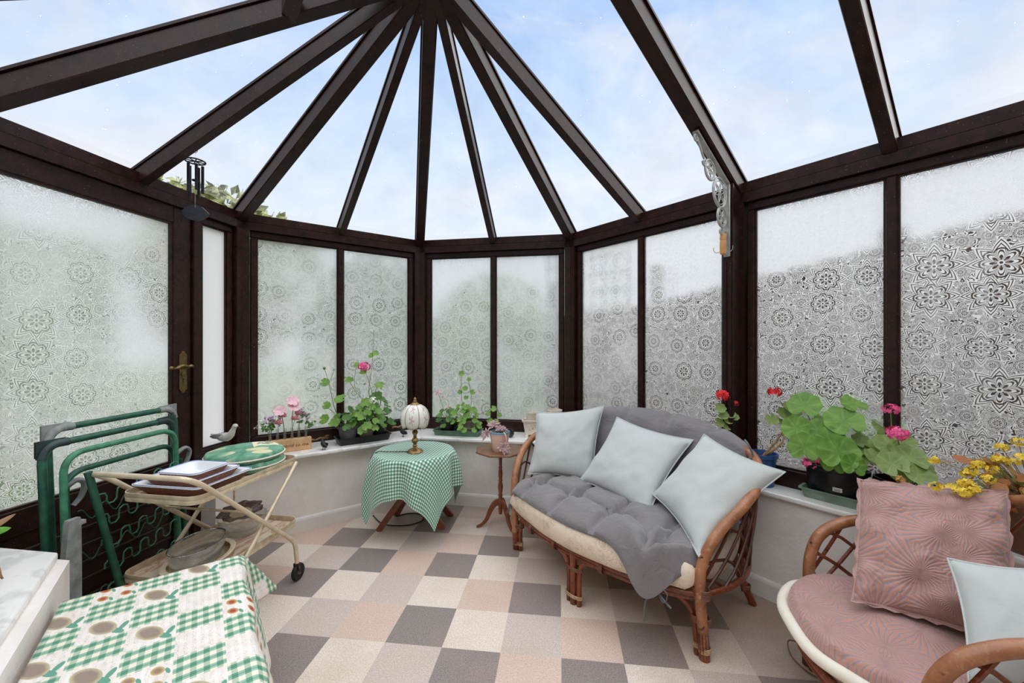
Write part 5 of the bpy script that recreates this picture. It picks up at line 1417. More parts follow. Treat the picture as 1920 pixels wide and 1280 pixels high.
# ------------------------------------------------------------------ tea trolley
TC = V(-1.49, 2.08); TU = V(0.156, 0.988).normalized(); T_RZ = math.atan2(TU.y, TU.x)
TMx = Matrix.Translation((TC.x, TC.y, 0)) @ Matrix.Rotation(T_RZ, 4, 'Z')
def TP(x, y, z): return TMx @ V(x, y, z)
def mat_laminate():
    m, g, b = newmat('marbled_cream_laminate')
    o = g.obj()
    w = g.noise(g.vm('MULTIPLY', o, (0.8, 2.6, 1.0)), 4.0, 5.0, 0.6, 1.6)
    v = g.step(g.m('ABSOLUTE', g.m('SUBTRACT', w, 0.52)), 0.0, 0.07)
    c = g.mix(v, c8(196, 150, 118), c8(230, 214, 194)); g.put(b.inputs['Base Color'], c); g.put(b.inputs['Roughness'], 0.25); return m
TZ1, TZ0 = 0.660, 0.300
def trolley():
    root = thing('tea_trolley', 'folding two-tier tea trolley of champagne tube with marbled trays', 'trolley', (TC.x, TC.y, 0), T_RZ)
    lam = mat_laminate()
    for z, x0, x1 in ((TZ1, -0.325, 0.325), (TZ0, -0.325, 0.325)):
        out = rrect(x0, -0.195, x1, 0.195, 0.055)
        b = MB(); b.prism(out, z - 0.004, z + 0.002); tr = b.build('tray', lam, root, smooth=False)
        b = MB(); n = len(out); c = V(0, 0); rs = []
        for dz, k in ((-0.008, 1.004), (-0.008, 1.012), (0.008, 1.016), (0.010, 1.012), (0.012, 1.016), (0.030, 1.012), (0.030, 1.002), (0.002, 0.998)):
            rs.append([V(p[0] + 0.006 * (k - 1) * 100 * (p[0] / 0.325) * 0.5, p[1] + 0.006 * (k - 1) * 100 * (p[1] / 0.195) * 0.5, z + dz) for p in out])
        rs.append(rs[0]); b.rings(rs, cap=False); b.build('tray_rim', CHAMPR, tr)
    r = 0.0105
    for sg in (-1, 1):
        y = sg * 0.222
        b = MB(); b.tube(smooth_path([(0.285, sg * 0.212, TZ1 + 0.005), (0.20, sg * 0.212, TZ1 - 0.145), (-0.30, sg * 0.212, 0.12), (-0.40, sg * 0.212, 0.035)], 3) if False else [(0.285, sg * 0.210, TZ1 + 0.004), (-0.385, sg * 0.210, 0.0)], r, 10); b.build('leg', CHAMP, root)
        for x, z in ((0.27, TZ1 - 0.008), (-0.29, TZ0 - 0.19)):
            pass
    hy = 0.232; h = []
    side = lambda s: [(-0.405, s * hy, 0.795), (-0.34, s * hy, 0.755), (0.215, s * hy, 0.255), (0.245, s * hy, 0.215), (0.262, s * hy, 0.09)]
    path = list(reversed(side(-1))) + side(1)
    b = MB(); b.tube(round_path(path, 0.07, 6), 0.0115, 10); b.build('handle_frame', CHAMP, root)
    for sg in (-1, 1):
        b = MB(); c = V(0.268, sg * hy, 0.046)
        ry = Matrix.Rotation(R(90), 3, 'X')
        b.lathe([(0.030, -0.009), (0.044, -0.010), (0.047, -0.005), (0.047, 0.005), (0.044, 0.010), (0.030, 0.009)], c, 28, rot=ry); w = b.build('wheel', RUBBER, root)
        b = MB(); b.lathe([(0.004, -0.013), (0.012, -0.012), (0.014, -0.004), (0.028, -0.003), (0.030, -0.009), (0.034, -0.009), (0.034, 0.009), (0.030, 0.009), (0.028, 0.003), (0.014, 0.004), (0.012, 0.012), (0.004, 0.013)], c, 24, rot=ry); b.build('hub', plain('rusty_chrome_%d' % (sg + 1), c8(170, 160, 146), 0.35, 0.6, var=0.3, vscale=60), w)
        b = MB(); b.bar(c + V(-0.012, -0.014, 0.05), c + V(0, -0.014, -0.004), 0.016, 0.003, up=(0, 1, 0)); b.bar(c + V(-0.012, 0.014, 0.05), c + V(0, 0.014, -0.004), 0.016, 0.003, up=(0, 1, 0)); b.box(tuple(c + V(-0.02, -0.015, 0.046)), tuple(c + V(0.004, 0.015, 0.054))); b.build('castor_fork', plain('rusty_fork_%d' % (sg + 1), c8(96, 74, 56), 0.5, 0.5, var=0.4, vscale=60), root, smooth=False)
    b = MB(); b.tube([(-0.10, -hy, 0.535), (-0.10, hy, 0.535)], 0.006, 8); b.build('cross_bar', CHAMPR, root)
trolley()
BLUEC = None
def mat_wicker(name, c1, c2, sc=150.0):
    m, g, b = newmat(name)
    o = g.obj(); x, y, z = g.sep(o)
    a = g.m('SINE', g.m('MULTIPLY', z, 620.0)); c = g.m('SINE', g.m('MULTIPLY', g.m('ADD', x, y), 330.0)); h = g.m('MULTIPLY', a, c)
    g.put(b.inputs['Base Color'], g.mix(g.step(g.m('ADD', h, g.noise(o, 60.0, 2.0)), -0.3, 1.4), c1, c2)); g.put(b.inputs['Roughness'], 0.6); g.put(b.inputs['Normal'], g.bump(h, 0.7, 0.004)); return m
WICK = mat_wicker('brown_wicker', c8(84, 46, 36), c8(160, 98, 74)); WICKP = mat_wicker('pale_cane_weave', c8(150, 122, 84), c8(220, 196, 158))
WHITEC = plain('white_glazed_stoneware', c8(234, 236, 238), 0.18, var=0.03); BLUER = plain('blue_rim_glaze', c8(120, 136, 190), 0.25)
def dish(cx, cy, z, lx, ly, label):
    p = TP(cx, cy, z); root = thing('baking_dish', label, 'dish', tuple(p), T_RZ + R(90), 'baking dishes in wicker baskets on the trolley')
    h = 0.045
    def rings_(rows, b): b.rings([[V(q[0], q[1], zz) for q in rrect(-sx, -sy, sx, sy, 0.03)] for sx, sy, zz in rows])
    b = MB(); rings_([(lx * 0.80, ly * 0.78, 0.0), (lx * 0.99, ly * 0.99, h * 0.92), (lx * 1.01, ly * 1.01, h), (lx * 0.97, ly * 0.96, h), (lx * 0.79, ly * 0.77, 0.006)], b); b.build('basket', WICK, root)
    b = MB(); rings_([(lx * 0.76, ly * 0.74, 0.008), (lx * 0.95, ly * 0.94, h * 0.95), (lx * 1.03, ly * 1.04, h + 0.004), (lx * 1.03, ly * 1.04, h + 0.009), (lx * 0.92, ly * 0.90, h + 0.006), (lx * 0.74, ly * 0.72, 0.016)], b); d = b.build('dish', WHITEC, root)
    b = MB(); b.tube([V(q[0], q[1], h + 0.0095) for q in rrect(-lx * 1.015, -ly * 1.02, lx * 1.015, ly * 1.02, 0.032)], 0.0016, 5, closed=True); b.build('blue_rim', BLUER, d)
    b = MB()
    for k in range(6):
        b = MB()
        for q in range(5): a = 2 * PI * q / 5; b.ball(((k - 2.5) * lx * 0.27 + 0.003 * math.cos(a), ly * 0.905, h - 0.004 + 0.003 * math.sin(a)), 0.0021, 5, 3)
        b.build('sprig', BLUER, d)
dish(-0.150, -0.005, TZ1 + 0.003, 0.175, 0.150, 'largest wicker-cased white baking dish, lowest of the three nested on the trolley')
dish(-0.145, 0.005, TZ1 + 0.022, 0.140, 0.120, 'middle wicker-cased white baking dish of the three nested on the trolley')
dish(-0.140, 0.010, TZ1 + 0.040, 0.105, 0.095, 'smallest wicker-cased white baking dish, topmost of the three nested on the trolley')
def round_cushions():
    m, g, b_ = newmat('green_marbled_leaf_print')
    o = g.obj(); f = g.noise(o, 16.0, 5.0, 0.65, 0.8)
    c = g.mix(g.step(f, 0.35, 0.65), c8(62, 126, 96), c8(124, 168, 140))
    v = g.vor(g.vm('MULTIPLY', o, (0.6, 1.3, 1.0)), 9.0, 1.0, '3D')
    c = g.mix(g.m('MULTIPLY', g.m('LESS_THAN', v.outputs['Distance'], 0.30), g.step(g.noise(o, 6.0, 1.0), 0.42, 0.5)), c, c8(206, 202, 160))
    x, y, z = g.sep(o)
    sq = g.m('MULTIPLY', g.m('LESS_THAN', g.m('ABSOLUTE', g.m('SUBTRACT', x, 0.10)), 0.062), g.m('LESS_THAN', g.m('ABSOLUTE', g.m('SUBTRACT', y, 0.05)), 0.062))
    c = g.mix(sq, c, c8(232, 222, 192)); rr = g.m('SQRT', g.m('ADD', g.m('POWER', g.m('ABSOLUTE', g.m('SUBTRACT', x, 0.10)), 2.0), g.m('POWER', g.m('ABSOLUTE', g.m('SUBTRACT', y, 0.05)), 2.0)))
    c = g.mix(g.m('MULTIPLY', g.m('LESS_THAN', rr, 0.042), g.step(g.noise(o, 60.0, 2.0), 0.45, 0.5)), c, c8(92, 124, 100))
    g.put(b_.inputs['Base Color'], c); g.put(b_.inputs['Roughness'], 0.8); g.put(b_.inputs['Normal'], g.bump(f, 0.3, 0.01))
    for k, (z, dx, lab) in enumerate(((TZ1 + 0.030, 0.0, 'lower of two round green seat cushions stacked on the trolley'), (TZ1 + 0.074, 0.006, 'upper round green seat cushion with cream leaf motif on the trolley'))):
        p = TP(0.165 + dx, 0.01 + dx, z); root = thing('round_cushion', lab, 'cushion', tuple(p), T_RZ - R(60) + k * 0.3, 'round green cushions on the trolley')
        b = MB(); pad(b, superell(0, 0, 0.188, 0.188, 2.0, 56), -0.022, 0.022, 0.020 if k else 0.0, zfn=lambda x, y, s, zz: (0.004 * mnoise.noise(V(x * 14, y * 14, k)) - (0.030 * math.exp(-((x ** 2 + y ** 2) / 0.0012)) if zz > 0.01 else 0))); b.build('cover', m, root, angle=80)
        b = MB(); b.tube([(0.189 * math.cos(2 * PI * i / 60), 0.189 * math.sin(2 * PI * i / 60), 0) for i in range(60)], 0.0042, 8, closed=True); b.build('piping', CREAMP, root)
round_cushions()
def trolley_glass():
    p = TP(-0.155, -0.035, TZ0 + 0.004); rz = T_RZ + R(14)
    root = thing('oval_tray', 'oval cream tray with a pale woven cane gallery on the lower trolley shelf', 'tray', tuple(p), rz)
    b = MB(); b.lathe([(0.001, 0.001), (0.165, 0.001), (0.172, 0.006), (0.172, 0.030), (0.168, 0.030), (0.166, 0.008), (0.001, 0.008)], (0, 0, 0), 48, sy=0.72); b.build('gallery', WICKP, root)
    b = MB(); b.lathe([(0.176, 0.030), (0.178, 0.035), (0.172, 0.038), (0.150, 0.036), (0.150, 0.030)], (0, 0, 0), 48, sy=0.72, cap=False); b.build('rim', plain('cream_wood_rim', c8(222, 204, 176), 0.4), root)
    root = thing('oval_glass_dish', 'oval hobnail glass dish with a chrome rim on the woven tray', 'dish', tuple(p + V(-0.005, -0.005, 0.009)), rz)
    b = MB(); b.lathe([(0.001, 0.0), (0.105, 0.0), (0.120, 0.012), (0.135, 0.040), (0.138, 0.095), (0.134, 0.095), (0.130, 0.042), (0.114, 0.016), (0.001, 0.006)], (0, 0, 0), 64, sy=0.68, fn=lambda a, z: 1 + 0.012 * math.sin(a * 32)); b.build('bowl', GLASS, root)
    b = MB(); b.tube([(0.139 * math.cos(2 * PI * k / 48), 0.139 * 0.69 * math.sin(2 * PI * k / 48), 0.096) for k in range(48)], 0.0038, 8, closed=True); b.build('rim', plain('chrome_rim', c8(170, 172, 176), 0.12, 1.0, var=0.05), root)
    p2 = TP(0.150, 0.015, TZ0 + 0.003)
    root = thing('cut_glass_bowl', 'round cut-glass bowl on the far end of the lower trolley shelf', 'bowl', tuple(p2))
    b = MB(); b.lathe([(0.001, 0.0), (0.060, 0.0), (0.062, 0.008), (0.085, 0.030), (0.108, 0.065), (0.118, 0.100), (0.113, 0.100), (0.102, 0.066), (0.080, 0.036), (0.001, 0.012)], (0, 0, 0), 64, fn=lambda a, z: 1 + 0.02 * abs(math.sin(a * 8 + z * 40))); b.build('bowl', GLASS, root)
    root = thing('agate_dish', 'wavy-edged brown stone dish resting on the cut-glass bowl', 'dish', tuple(p2 + V(-0.01, 0.0, 0.118)))
    m, g, b_ = newmat('banded_brown_agate'); o = g.obj(); w = g.wave(o, 24.0, 6.0, 3.0, 2.0, 'RINGS'); x, y, z = g.sep(o)
    d = g.m('SQRT', g.m('ADD', g.m('MULTIPLY', x, x), g.m('MULTIPLY', y, y))); c = g.mix(w, c8(78, 62, 60), c8(120, 98, 90)); c = g.mix(g.m('LESS_THAN', d, 0.052), c, c8(206, 186, 154)); g.put(b_.inputs['Base Color'], c); g.put(b_.inputs['Roughness'], 0.15)
    wv = lambda a, z: 1 + 0.07 * math.sin(a * 7) + 0.04 * math.sin(a * 13 + 1)
    b = MB(); b.lathe([(0.001, -0.020), (0.045, -0.018), (0.075, -0.004), (0.102, 0.004), (0.104, 0.009), (0.078, 0.004), (0.045, -0.008), (0.001, -0.010)], (0, 0, 0), 60, fn=wv, rot=Matrix.Rotation(R(8), 3, 'X')); b.build('stone_dish', m, root)
trolley_glass()
# ------------------------------------------------------------------ folded green garden loungers by the door
def lounger(rx, ry, rz, label, var):
    root = thing('folded_lounger', label, 'garden chair', (rx, ry, 0), rz)
    W = 0.60; H = 0.98 if var == 0 else 0.925; lean = 0.05
    def U(w0, w1, h, y0, y1, rr=0.075):
        return round_path([(w0, y0, 0.0), (w0, y0 * 0.4 + y1 * 0.6, h * 0.55), (w0, y1, h), (w1, y1, h), (w1, y0 * 0.4 + y1 * 0.6, h * 0.55), (w1, y0, 0.0)], rr, 7)
    b = MB(); b.tube(U(0.0, W, H, 0.0, lean), 0.0145, 10); b.build('outer_frame', GREENM, root)
    for sg, x0 in ((1, 0.0), (-1, W)):
        c = MB(); c.tube(smooth_path([(x0, lean * 0.97, H - 0.055), (x0 + sg * 0.012, lean, H - 0.022), (x0 + sg * 0.045, lean, H - 0.001), (x0 + sg * 0.095, lean, H)], 5), 0.0172, 10)
        c.slab([(x0 - sg * 0.018, lean, H - 0.045), (x0 - sg * 0.018, lean, H + 0.022), (x0 + sg * 0.09, lean, H + 0.02), (x0 + sg * 0.03, lean, H - 0.005)], (0, 1, 0), 0.008)
        c.build('corner_cap', GREYPL if var == 0 else DKPL, root)
    if var == 0:
        Hi = 0.887; a = -0.03
        b = MB(); b.tube(U(a, 0.49, Hi, -0.085, -0.06, 0.09), 0.0125, 10); b.build('seat_frame', GREENL, root)
        b = MB(); b.tube([(0.03, -0.10, 0.80), (0.15, -0.19, 0.0)], 0.014, 10); b.build('strut', GREENM, root)
        b = MB(); b.tube([(W - 0.03, -0.01, 0.70), (W + 0.01, -0.03, 0.0)], 0.014, 10); b.build('strut', GREENM, root)
        for z in (0.655, 0.56, 0.46, 0.35, 0.24, 0.13):
            s = MB(); pts = []; n = 40; x0, x1 = 0.06 + (0.66 - z) * 0.12, 0.46
            for k in range(n + 1):
                t = k / n; ph = t * 2 * PI * 4.5
                pts.append((lerp(x0, x1, t) - 0.008 * math.sin(2 * ph), -0.10, z + 0.030 * math.sin(ph) + 0.04 * t))
            s.tube(pts, 0.0034, 6); s.build('spring_wire', GREENL, root)
        # folded arm rests of grey plastic
        b = MB(); rs = []
        for z, x, w, y in ((0.02, -0.145, 0.085, -0.17), (0.25, -0.140, 0.080, -0.17), (0.42, -0.130, 0.072, -0.168), (0.56, -0.115, 0.058, -0.165), (0.635, -0.108, 0.052, -0.163), (0.65, -0.104, 0.044, -0.163)):
            rs.append([(x, y - 0.018, z), (x + w, y - 0.010, z), (x + w, y + 0.008, z), (x + 0.004, y + 0.010, z)])
        b.rings(rs); b.box((-0.058, -0.170, 0.615), (-0.036, -0.150, 0.63)); b.build('armrest', GREYPL, root, smooth=False)
        for x0, sg in ((0.0, 1), (W - 0.07, 1)):
            b = MB(); b.tube(smooth_path([(x0 + 0.0, -0.03, 0.74), (x0 + 0.03, -0.05, 0.765), (x0 + 0.055, -0.055, 0.74), (x0 + 0.045, -0.05, 0.69), (x0 + 0.02, -0.045, 0.66)], 5), lambda t: 0.017 - 0.006 * t, 8, flat=0.7); b.build('hinge_hook', GREYPL, root)
    else:
        b = MB(); b.tube(U(0.05, W - 0.04, 0.80, -0.03, 0.01, 0.08), 0.0125, 10); b.build('seat_frame', GREENM, root)
        for z in (0.60, 0.42, 0.22):
            s = MB(); pts = [(lerp(0.09, W - 0.06, k / 40), 0.0, z + 0.028 * math.sin(k / 40 * 2 * PI * 4.5 + 1)) for k in range(41)]; s.tube(pts, 0.0026, 6); s.build('spring_wire', GREENM, root)
    for x in (0.0, W):
        f = MB(); f.lathe([(0.017, 0), (0.018, 0.004), (0.017, 0.03), (0.015, 0.032)], (x, 0, 0), 12); f.build('foot_cap', RUBBER, root)
LZ = math.atan2(0.990, 0.11)
lounger(-1.905, 1.700, LZ + R(3), 'taller folded lounger of green steel tube with light grey corner caps and wavy springs', 0)
lounger(-1.868, 1.648, LZ + R(3), 'shorter folded green lounger with dark corner caps, leaning by the door', 1)

# ------------------------------------------------------------------ birds
def bird(name, label, loc, rz, pth, col, legs, leg_h, mat_leg, cat, sc=1.0, wing=None, beak=None, foot=0.02):
    root = thing(name, label, cat, loc, rz)
    P = smooth_path([(x * sc, 0, z * sc + leg_h) for x, z, r in pth], 5); Rr = [r * sc for _, _, r in pth]
    def rad(t):
        q = t * (len(Rr) - 1); i = min(int(q), len(Rr) - 2); return lerp(Rr[i], Rr[i + 1], q - i)
    b = MB(); b.tube(P, rad, 14); b.build('body', col, root)
    for sg in (-1, 1):
        l = MB(); x = legs; l.tube(smooth_path([(x * sc, sg * 0.007 * sc, leg_h + 0.012 * sc), (x * sc + 0.003, sg * 0.009 * sc, leg_h * 0.5), (x * sc - 0.002, sg * 0.009 * sc, 0.002)], 3), 0.0016 * max(1, sc * 0.9), 6)
        for a in (-0.5, 0, 0.5): l.tube([(x * sc, sg * 0.009 * sc, 0.002), (x * sc + foot * math.cos(a), sg * 0.009 * sc + foot * math.sin(a), 0.0015)], 0.0014, 5)
        l.build('leg', mat_leg, root)
        if wing:
            w = MB(); w.grid(lambda u, v: ((wing[0] + (wing[1] - wing[0]) * u) * sc, sg * (wing[3] + 0.004 * math.sin(PI * u)) * sc * (0.55 + 0.45 * math.sin(PI * min(1, u * 1.1 + 0.1))), leg_h + (wing[2] + (v - 0.5) * wing[4] * math.sin(PI * min(1, u * 0.9 + 0.08)) + 0.01 * u) * sc), 10, 6); w.build('wing', wing[5], root, solid=0.002)
    if beak:
        k = MB(); x, z = beak; k.tube(smooth_path([(x * sc, 0, z * sc + leg_h), ((x + 0.012) * sc, 0, (z - 0.002) * sc + leg_h), ((x + 0.024) * sc, 0, (z - 0.010) * sc + leg_h)], 4), lambda t: 0.005 * sc * (1 - 0.75 * t), 8); k.build('beak', mat_leg, root)
    return root
GULLW = plain('pale_painted_gull_body', c8(214, 212, 204), 0.55, var=0.08, vscale=30); GULLG = plain('grey_painted_wing', c8(150, 152, 148), 0.55, var=0.15, vscale=30)
DARKM = plain('dark_iron', c8(40, 38, 38), 0.45, 0.4, var=0.2, vscale=40)
r_ = bird('seagull_figurine', 'grey and white gull ornament standing on thin legs by the narrow side window', (-1.848, 2.60, SILL), R(-8),
     [(-0.095, 0.028, 0.003), (-0.060, 0.020, 0.012), (-0.02, 0.012, 0.024), (0.02, 0.014, 0.029), (0.05, 0.032, 0.022), (0.068, 0.065, 0.014), (0.080, 0.085, 0.0155), (0.090, 0.084, 0.011), (0.097, 0.080, 0.004)], GULLW, 0.0, 0.160, DARKM, 'ornament', 1.0,
     wing=(-0.085, 0.035, 0.016, 0.022, 0.030, GULLG), beak=(0.094, 0.081), foot=0.018)
b = MB(); b.bbox((-0.03, -0.02, 0), (0.03, 0.02, 0.008), 0.002); b.build('plinth', DARKM, r_, smooth=False)
for (x, y), rz, lab in (((-1.365, 2.945), R(150), 'small black iron bird between the wooden flower block and the black plant tray'), ((-0.898, 3.355), R(200), 'small black iron bird on the sill behind the brass lamp')):
    bird('iron_bird', lab, (x, y, SILL), rz, [(-0.030, 0.0, 0.003), (-0.018, 0.006, 0.011), (0.0, 0.014, 0.018), (0.012, 0.026, 0.017), (0.018, 0.042, 0.011), (0.024, 0.050, 0.010), (0.031, 0.048, 0.006)], DARKM, 0.0, 0.020, DARKM, 'ornament', 1.0, wing=(-0.028, 0.014, 0.012, 0.0165, 0.020, DARKM), beak=(0.028, 0.048), foot=0.011)

# ------------------------------------------------------------------ glass-tube flower block
A_RZ2 = math.atan2(dA.y, dA.x)
def flower_block():
    px, py = -1.60, 2.905
    root = thing('bud_vase_block', 'pale wooden block with glass tubes of pink artificial flowers and handwritten lettering', 'vase', (px, py, SILL), A_RZ2 - R(4))
    oak = plain('pale_oak', c8(206, 164, 118), 0.5, var=0.12, vscale=12, bump=0.1)
    b = MB(); b.bbox((-0.145, -0.026, 0), (0.145, 0.026, 0.088), 0.003); b.build('block', oak, root, smooth=False)
    cu = bpy.data.curves.new('lettering', 'FONT'); cu.body = 'world to me.'; cu.size = 0.031; cu.shear = 0.35; cu.extrude = 0.0004; cu.space_character = 1.12; cu.align_x = 'RIGHT'
    t = bpy.data.objects.new('lettering', cu); COL.objects.link(t); t.parent = root; t.location = (0.130, -0.0266, 0.034); t.rotation_euler = (R(90), 0, 0)
    cu.materials.append(plain('black_ink', c8(30, 26, 24), 0.6))
    bpy.context.view_layer.update(); lm = bpy.data.meshes.new_from_object(t.evaluated_get(bpy.context.evaluated_depsgraph_get()))
    t2 = bpy.data.objects.new('lettering', lm); COL.objects.link(t2); t2.parent = root; t2.location = t.location; t2.rotation_euler = t.rotation_euler
    bpy.data.objects.remove(t); t2.name = 'lettering'
    rd = random.Random(5)
    xs = [-0.115, -0.07, -0.025, 0.02, 0.065, 0.11]
    for x in xs:
        g_ = MB(); g_.lathe([(0.009, 0.075), (0.010, 0.078), (0.010, 0.165), (0.0095, 0.165), (0.0092, 0.08)], (x, 0, 0), 14, cap=False); g_.build('glass_tube', GLASST, root)
    def fl(x, z0, dx, dz, kind, dy=0.0):
        s = MB(); tip = V(x + dx, dy, z0 + dz); s.tube(smooth_path([(x, 0, 0.09), (x + dx * 0.35, dy * 0.4, z0 + dz * 0.5), tuple(tip)], 5), 0.0016, 5); s.build('stem', STEM, root)
        f = MB()
        if kind == 'poppy':
            for q in range(6):
                a = 2 * PI * q / 6; n_ = V(0.2 * math.sin(x * 90), -0.75, 0.62).normalized(); x_ = n_.orthogonal().normalized(); y_ = n_.cross(x_); e = (x_ * math.cos(a) + y_ * math.sin(a) + n_ * 0.3).normalized(); w = e.cross(n_).normalized(); r = 0.044
                f.add([tip, tip + e * r * 0.5 + w * r * 0.42, tip + e * r * 1.0 + w * r * 0.25 + V(0, 0, rd.uniform(-.004, .004)), tip + e * r * 1.02 - w * r * 0.25, tip + e * r * 0.5 - w * r * 0.42], [(0, 1, 2, 3, 4)])
            f.build('bloom', PINKL, root, smooth=False)
        elif kind == 'rose':
            for q in range(14):
                a = 2.4 * q; k = q / 14; e = V(math.cos(a) * (0.3 + 0.7 * k), math.sin(a) * (0.3 + 0.7 * k), 1 - 0.9 * k).normalized(); w = e.cross(V(0.1, 0.2, 1)).normalized(); r = 0.037
                f.add([tip - e * r * 0.1, tip + e * r * 0.5 + w * r * 0.6, tip + e * r * 0.95 + w * r * 0.3, tip + e * r * 0.95 - w * r * 0.3, tip + e * r * 0.5 - w * r * 0.6], [(0, 1, 2, 3, 4)])
            f.build('bloom', petalmat('rose_pink_petals', c8(246, 184, 192)) if 'rose_pink_petals' not in MATS else MATS['rose_pink_petals'], root, smooth=False)
        else:
            for q in range(9):
                c = tip + V(rd.uniform(-0.028, 0.028), rd.uniform(-0.02, 0.02), rd.uniform(-0.05, 0.012)); floret_head(f, c, 0.008, rd, 4, 0.9)
            f.build('bloom', LILAC if kind == 'lilac' else WHITEF, root, smooth=False)
            l = MB()
            for q in range(16):
                c = lerp(V(x, 0, 0.12), tip, rd.uniform(0.35, 0.95)) + V(rd.uniform(-0.02, 0.02), rd.uniform(-0.02, 0.02), 0); leaf_disc(l, c, (rd.uniform(-1, 1), -1, rd.uniform(0, 1)), (rd.uniform(-1, 1), 0, 1), 0.016, rd, 5)
            l.build('sprig_leaves', LEAFD, root)
    fl(-0.115, 0.12, -0.010, 0.13, 'lilac'); fl(-0.115, 0.12, -0.060, 0.10, 'white'); fl(-0.115, 0.12, 0.035, 0.12, 'lilac', 0.01)
    fl(-0.07, 0.12, 0.005, 0.08, 'rose', -0.01); fl(-0.025, 0.12, -0.015, 0.125, 'rose'); fl(-0.025, 0.12, -0.03, 0.17, 'poppy')
    fl(0.02, 0.12, 0.01, 0.195, 'poppy'); fl(0.02, 0.12, 0.005, 0.235, 'poppy', 0.01); fl(0.02, 0.12, 0.018, 0.10, 'rose', -0.01)
    fl(0.065, 0.12, -0.005, 0.135, 'rose'); fl(0.065, 0.12, 0.01, 0.17, 'lilac'); fl(0.11, 0.12, 0.0, 0.15, 'lilac'); fl(0.11, 0.12, 0.055, 0.085, 'white')
flower_block()

# ------------------------------------------------------------------ trays and geraniums on the sills
def tray(name, label, loc, rz, lx, ly, h, mat):
    root = thing(name, label, 'tray', loc, rz)
    rows = [(0.90, 0.86, 0), (0.965, 0.93, h - 0.008), (1.0, 1.0, h - 0.008), (1.0, 1.0, h), (0.95, 0.91, h), (0.87, 0.82, 0.006)]
    b = MB(); b.rings([[V(q[0], q[1], z) for q in rrect(-lx * a, -ly * c, lx * a, ly * c, 0.014)] for a, c, z in rows]); b.build('tray', mat, root); return root
def potted(name, label, loc, mat, r0, r1, h, ov=1.0, rz=0.0, cat='plant'):
    root = thing(name, label, cat, loc, rz)
    b = MB(); pot_round(b, (0, 0, 0), r0, r1, h, ov=ov); b.build('pot', mat, root)
    b = MB(); b.lathe([(r1 * 0.88, h * 0.80), (r1 * 0.93, h * 0.86), (0.001, h * 0.89)], (0, 0, 0), 22, sy=ov); b.build('soil', SOIL, root)
    return root
def head(root, p, r, mat, rd, stem_from=None, n=22, pr=0.36, sr=0.0022, smat=None):
    f = MB(); floret_head(f, p, r, rd, n, pr); o = f.build('flower_head', mat, root, world=True, smooth=False)
    if stem_from is not None:
        s = MB(); plant_stem(s, stem_from, V(p) - V(0, 0, r * 0.3), sr, 0.012, rd); s.build('flower_stem', smat or STEM, root, world=True)
TBX, TBY = -1.178, 3.205
tray('plant_tray', 'black plastic plant tray on the sill under three flowerpots', (TBX, TBY, SILL), A_RZ2, 0.205, 0.082, 0.052, BLACKP)
rd = random.Random(11)
def loc_on(cx, cy, rz, dx, dy, z): return (cx + dx * math.cos(rz) - dy * math.sin(rz), cy + dx * math.sin(rz) + dy * math.cos(rz), z)
z_ = SILL + 0.0065
l1 = loc_on(TBX, TBY, A_RZ2, -0.115, -0.005, z_); l2 = loc_on(TBX, TBY, A_RZ2, 0.022, -0.012, z_); l3 = loc_on(TBX, TBY, A_RZ2, 0.125, 0.0, z_)
p1 = potted('potted_geranium', 'leggy geranium in a dark grey plastic pot in the black tray', l1, GREYP, 0.052, 0.074, 0.132)
b1 = V(l1) + V(0, 0, 0.115)
geranium(p1, b1, rand_leaves(rd, 12, 0.12, 0.01, 0.12, 0.06, 0.085), LEAFD, rd)
fb = MB(); sb = MB(); tip = at(608, 690, 3.13)
sb.tube(smooth_path([b1, at(629, 770, 3.1), at(618, 722, 3.12), tip], 6), lambda t: 0.0035 - 0.0018 * t, 6); leaf_disc(fb, at(609, 717, 3.1), (0.2, -0.8, 0.5), (-1, 0, 0), 0.07, rd); leaf_disc(fb, at(612, 760, 3.08), (0.1, -0.8, 0.5), (-1, 0, 0.2), 0.065, rd)
leaf_disc(fb, at(638, 748, 3.05), (-0.1, -0.6, 0.8), (1, 0, 0), 0.09, rd); leaf_disc(fb, at(608, 786, 3.03), (-0.1, -0.8, 0.5), (-1, 0, -0.2), 0.08, rd); leaf_disc(fb, at(628, 792, 3.0), (-0.1, -0.8, 0.5), (0, 0, -1), 0.08, rd)
sb.tube(smooth_path([at(617, 718, 3.12), at(622, 705, 3.12), at(626, 693, 3.12)], 4), 0.0015, 5); sb.tube([at(612, 762, 3.08), at(628, 775, 3.1)], 0.0016, 5)
fb.ball(tip, 0.012, 8, 5); fb.ball(at(626, 693, 3.12), 0.006, 6, 4); sb.build('tall_stem', STEM, p1, world=True); fb.build('tall_leaves', LEAF, p1, world=True)
p2 = potted('potted_geranium', 'bushy light green geranium with a white flower in a taupe pot', l2, TAUPE, 0.046, 0.064, 0.112)
b2 = V(l2) + V(0, 0, 0.10)
geranium(p2, b2, rand_leaves(rd, 30, 0.145, 0.0, 0.20, 0.055, 0.09, bias=(0.02, -0.03)), LEAF, rd)
head(p2, at(700, 750, 3.05), 0.030, WHITEF, rd, b2, 16)
p3 = potted('potted_geranium', 'tall geranium with one hot pink flower in a black pot on the black tray', l3, BLACKP, 0.050, 0.066, 0.165)
b3 = V(l3) + V(0, 0, 0.15)
geranium(p3, b3, rand_leaves(rd, 22, 0.15, -0.02, 0.20, 0.06, 0.09, bias=(-0.03, 0)), LEAFD, rd)
head(p3, at(683, 687, 3.22), 0.044, PINK, rd, b3, 30, 0.38)
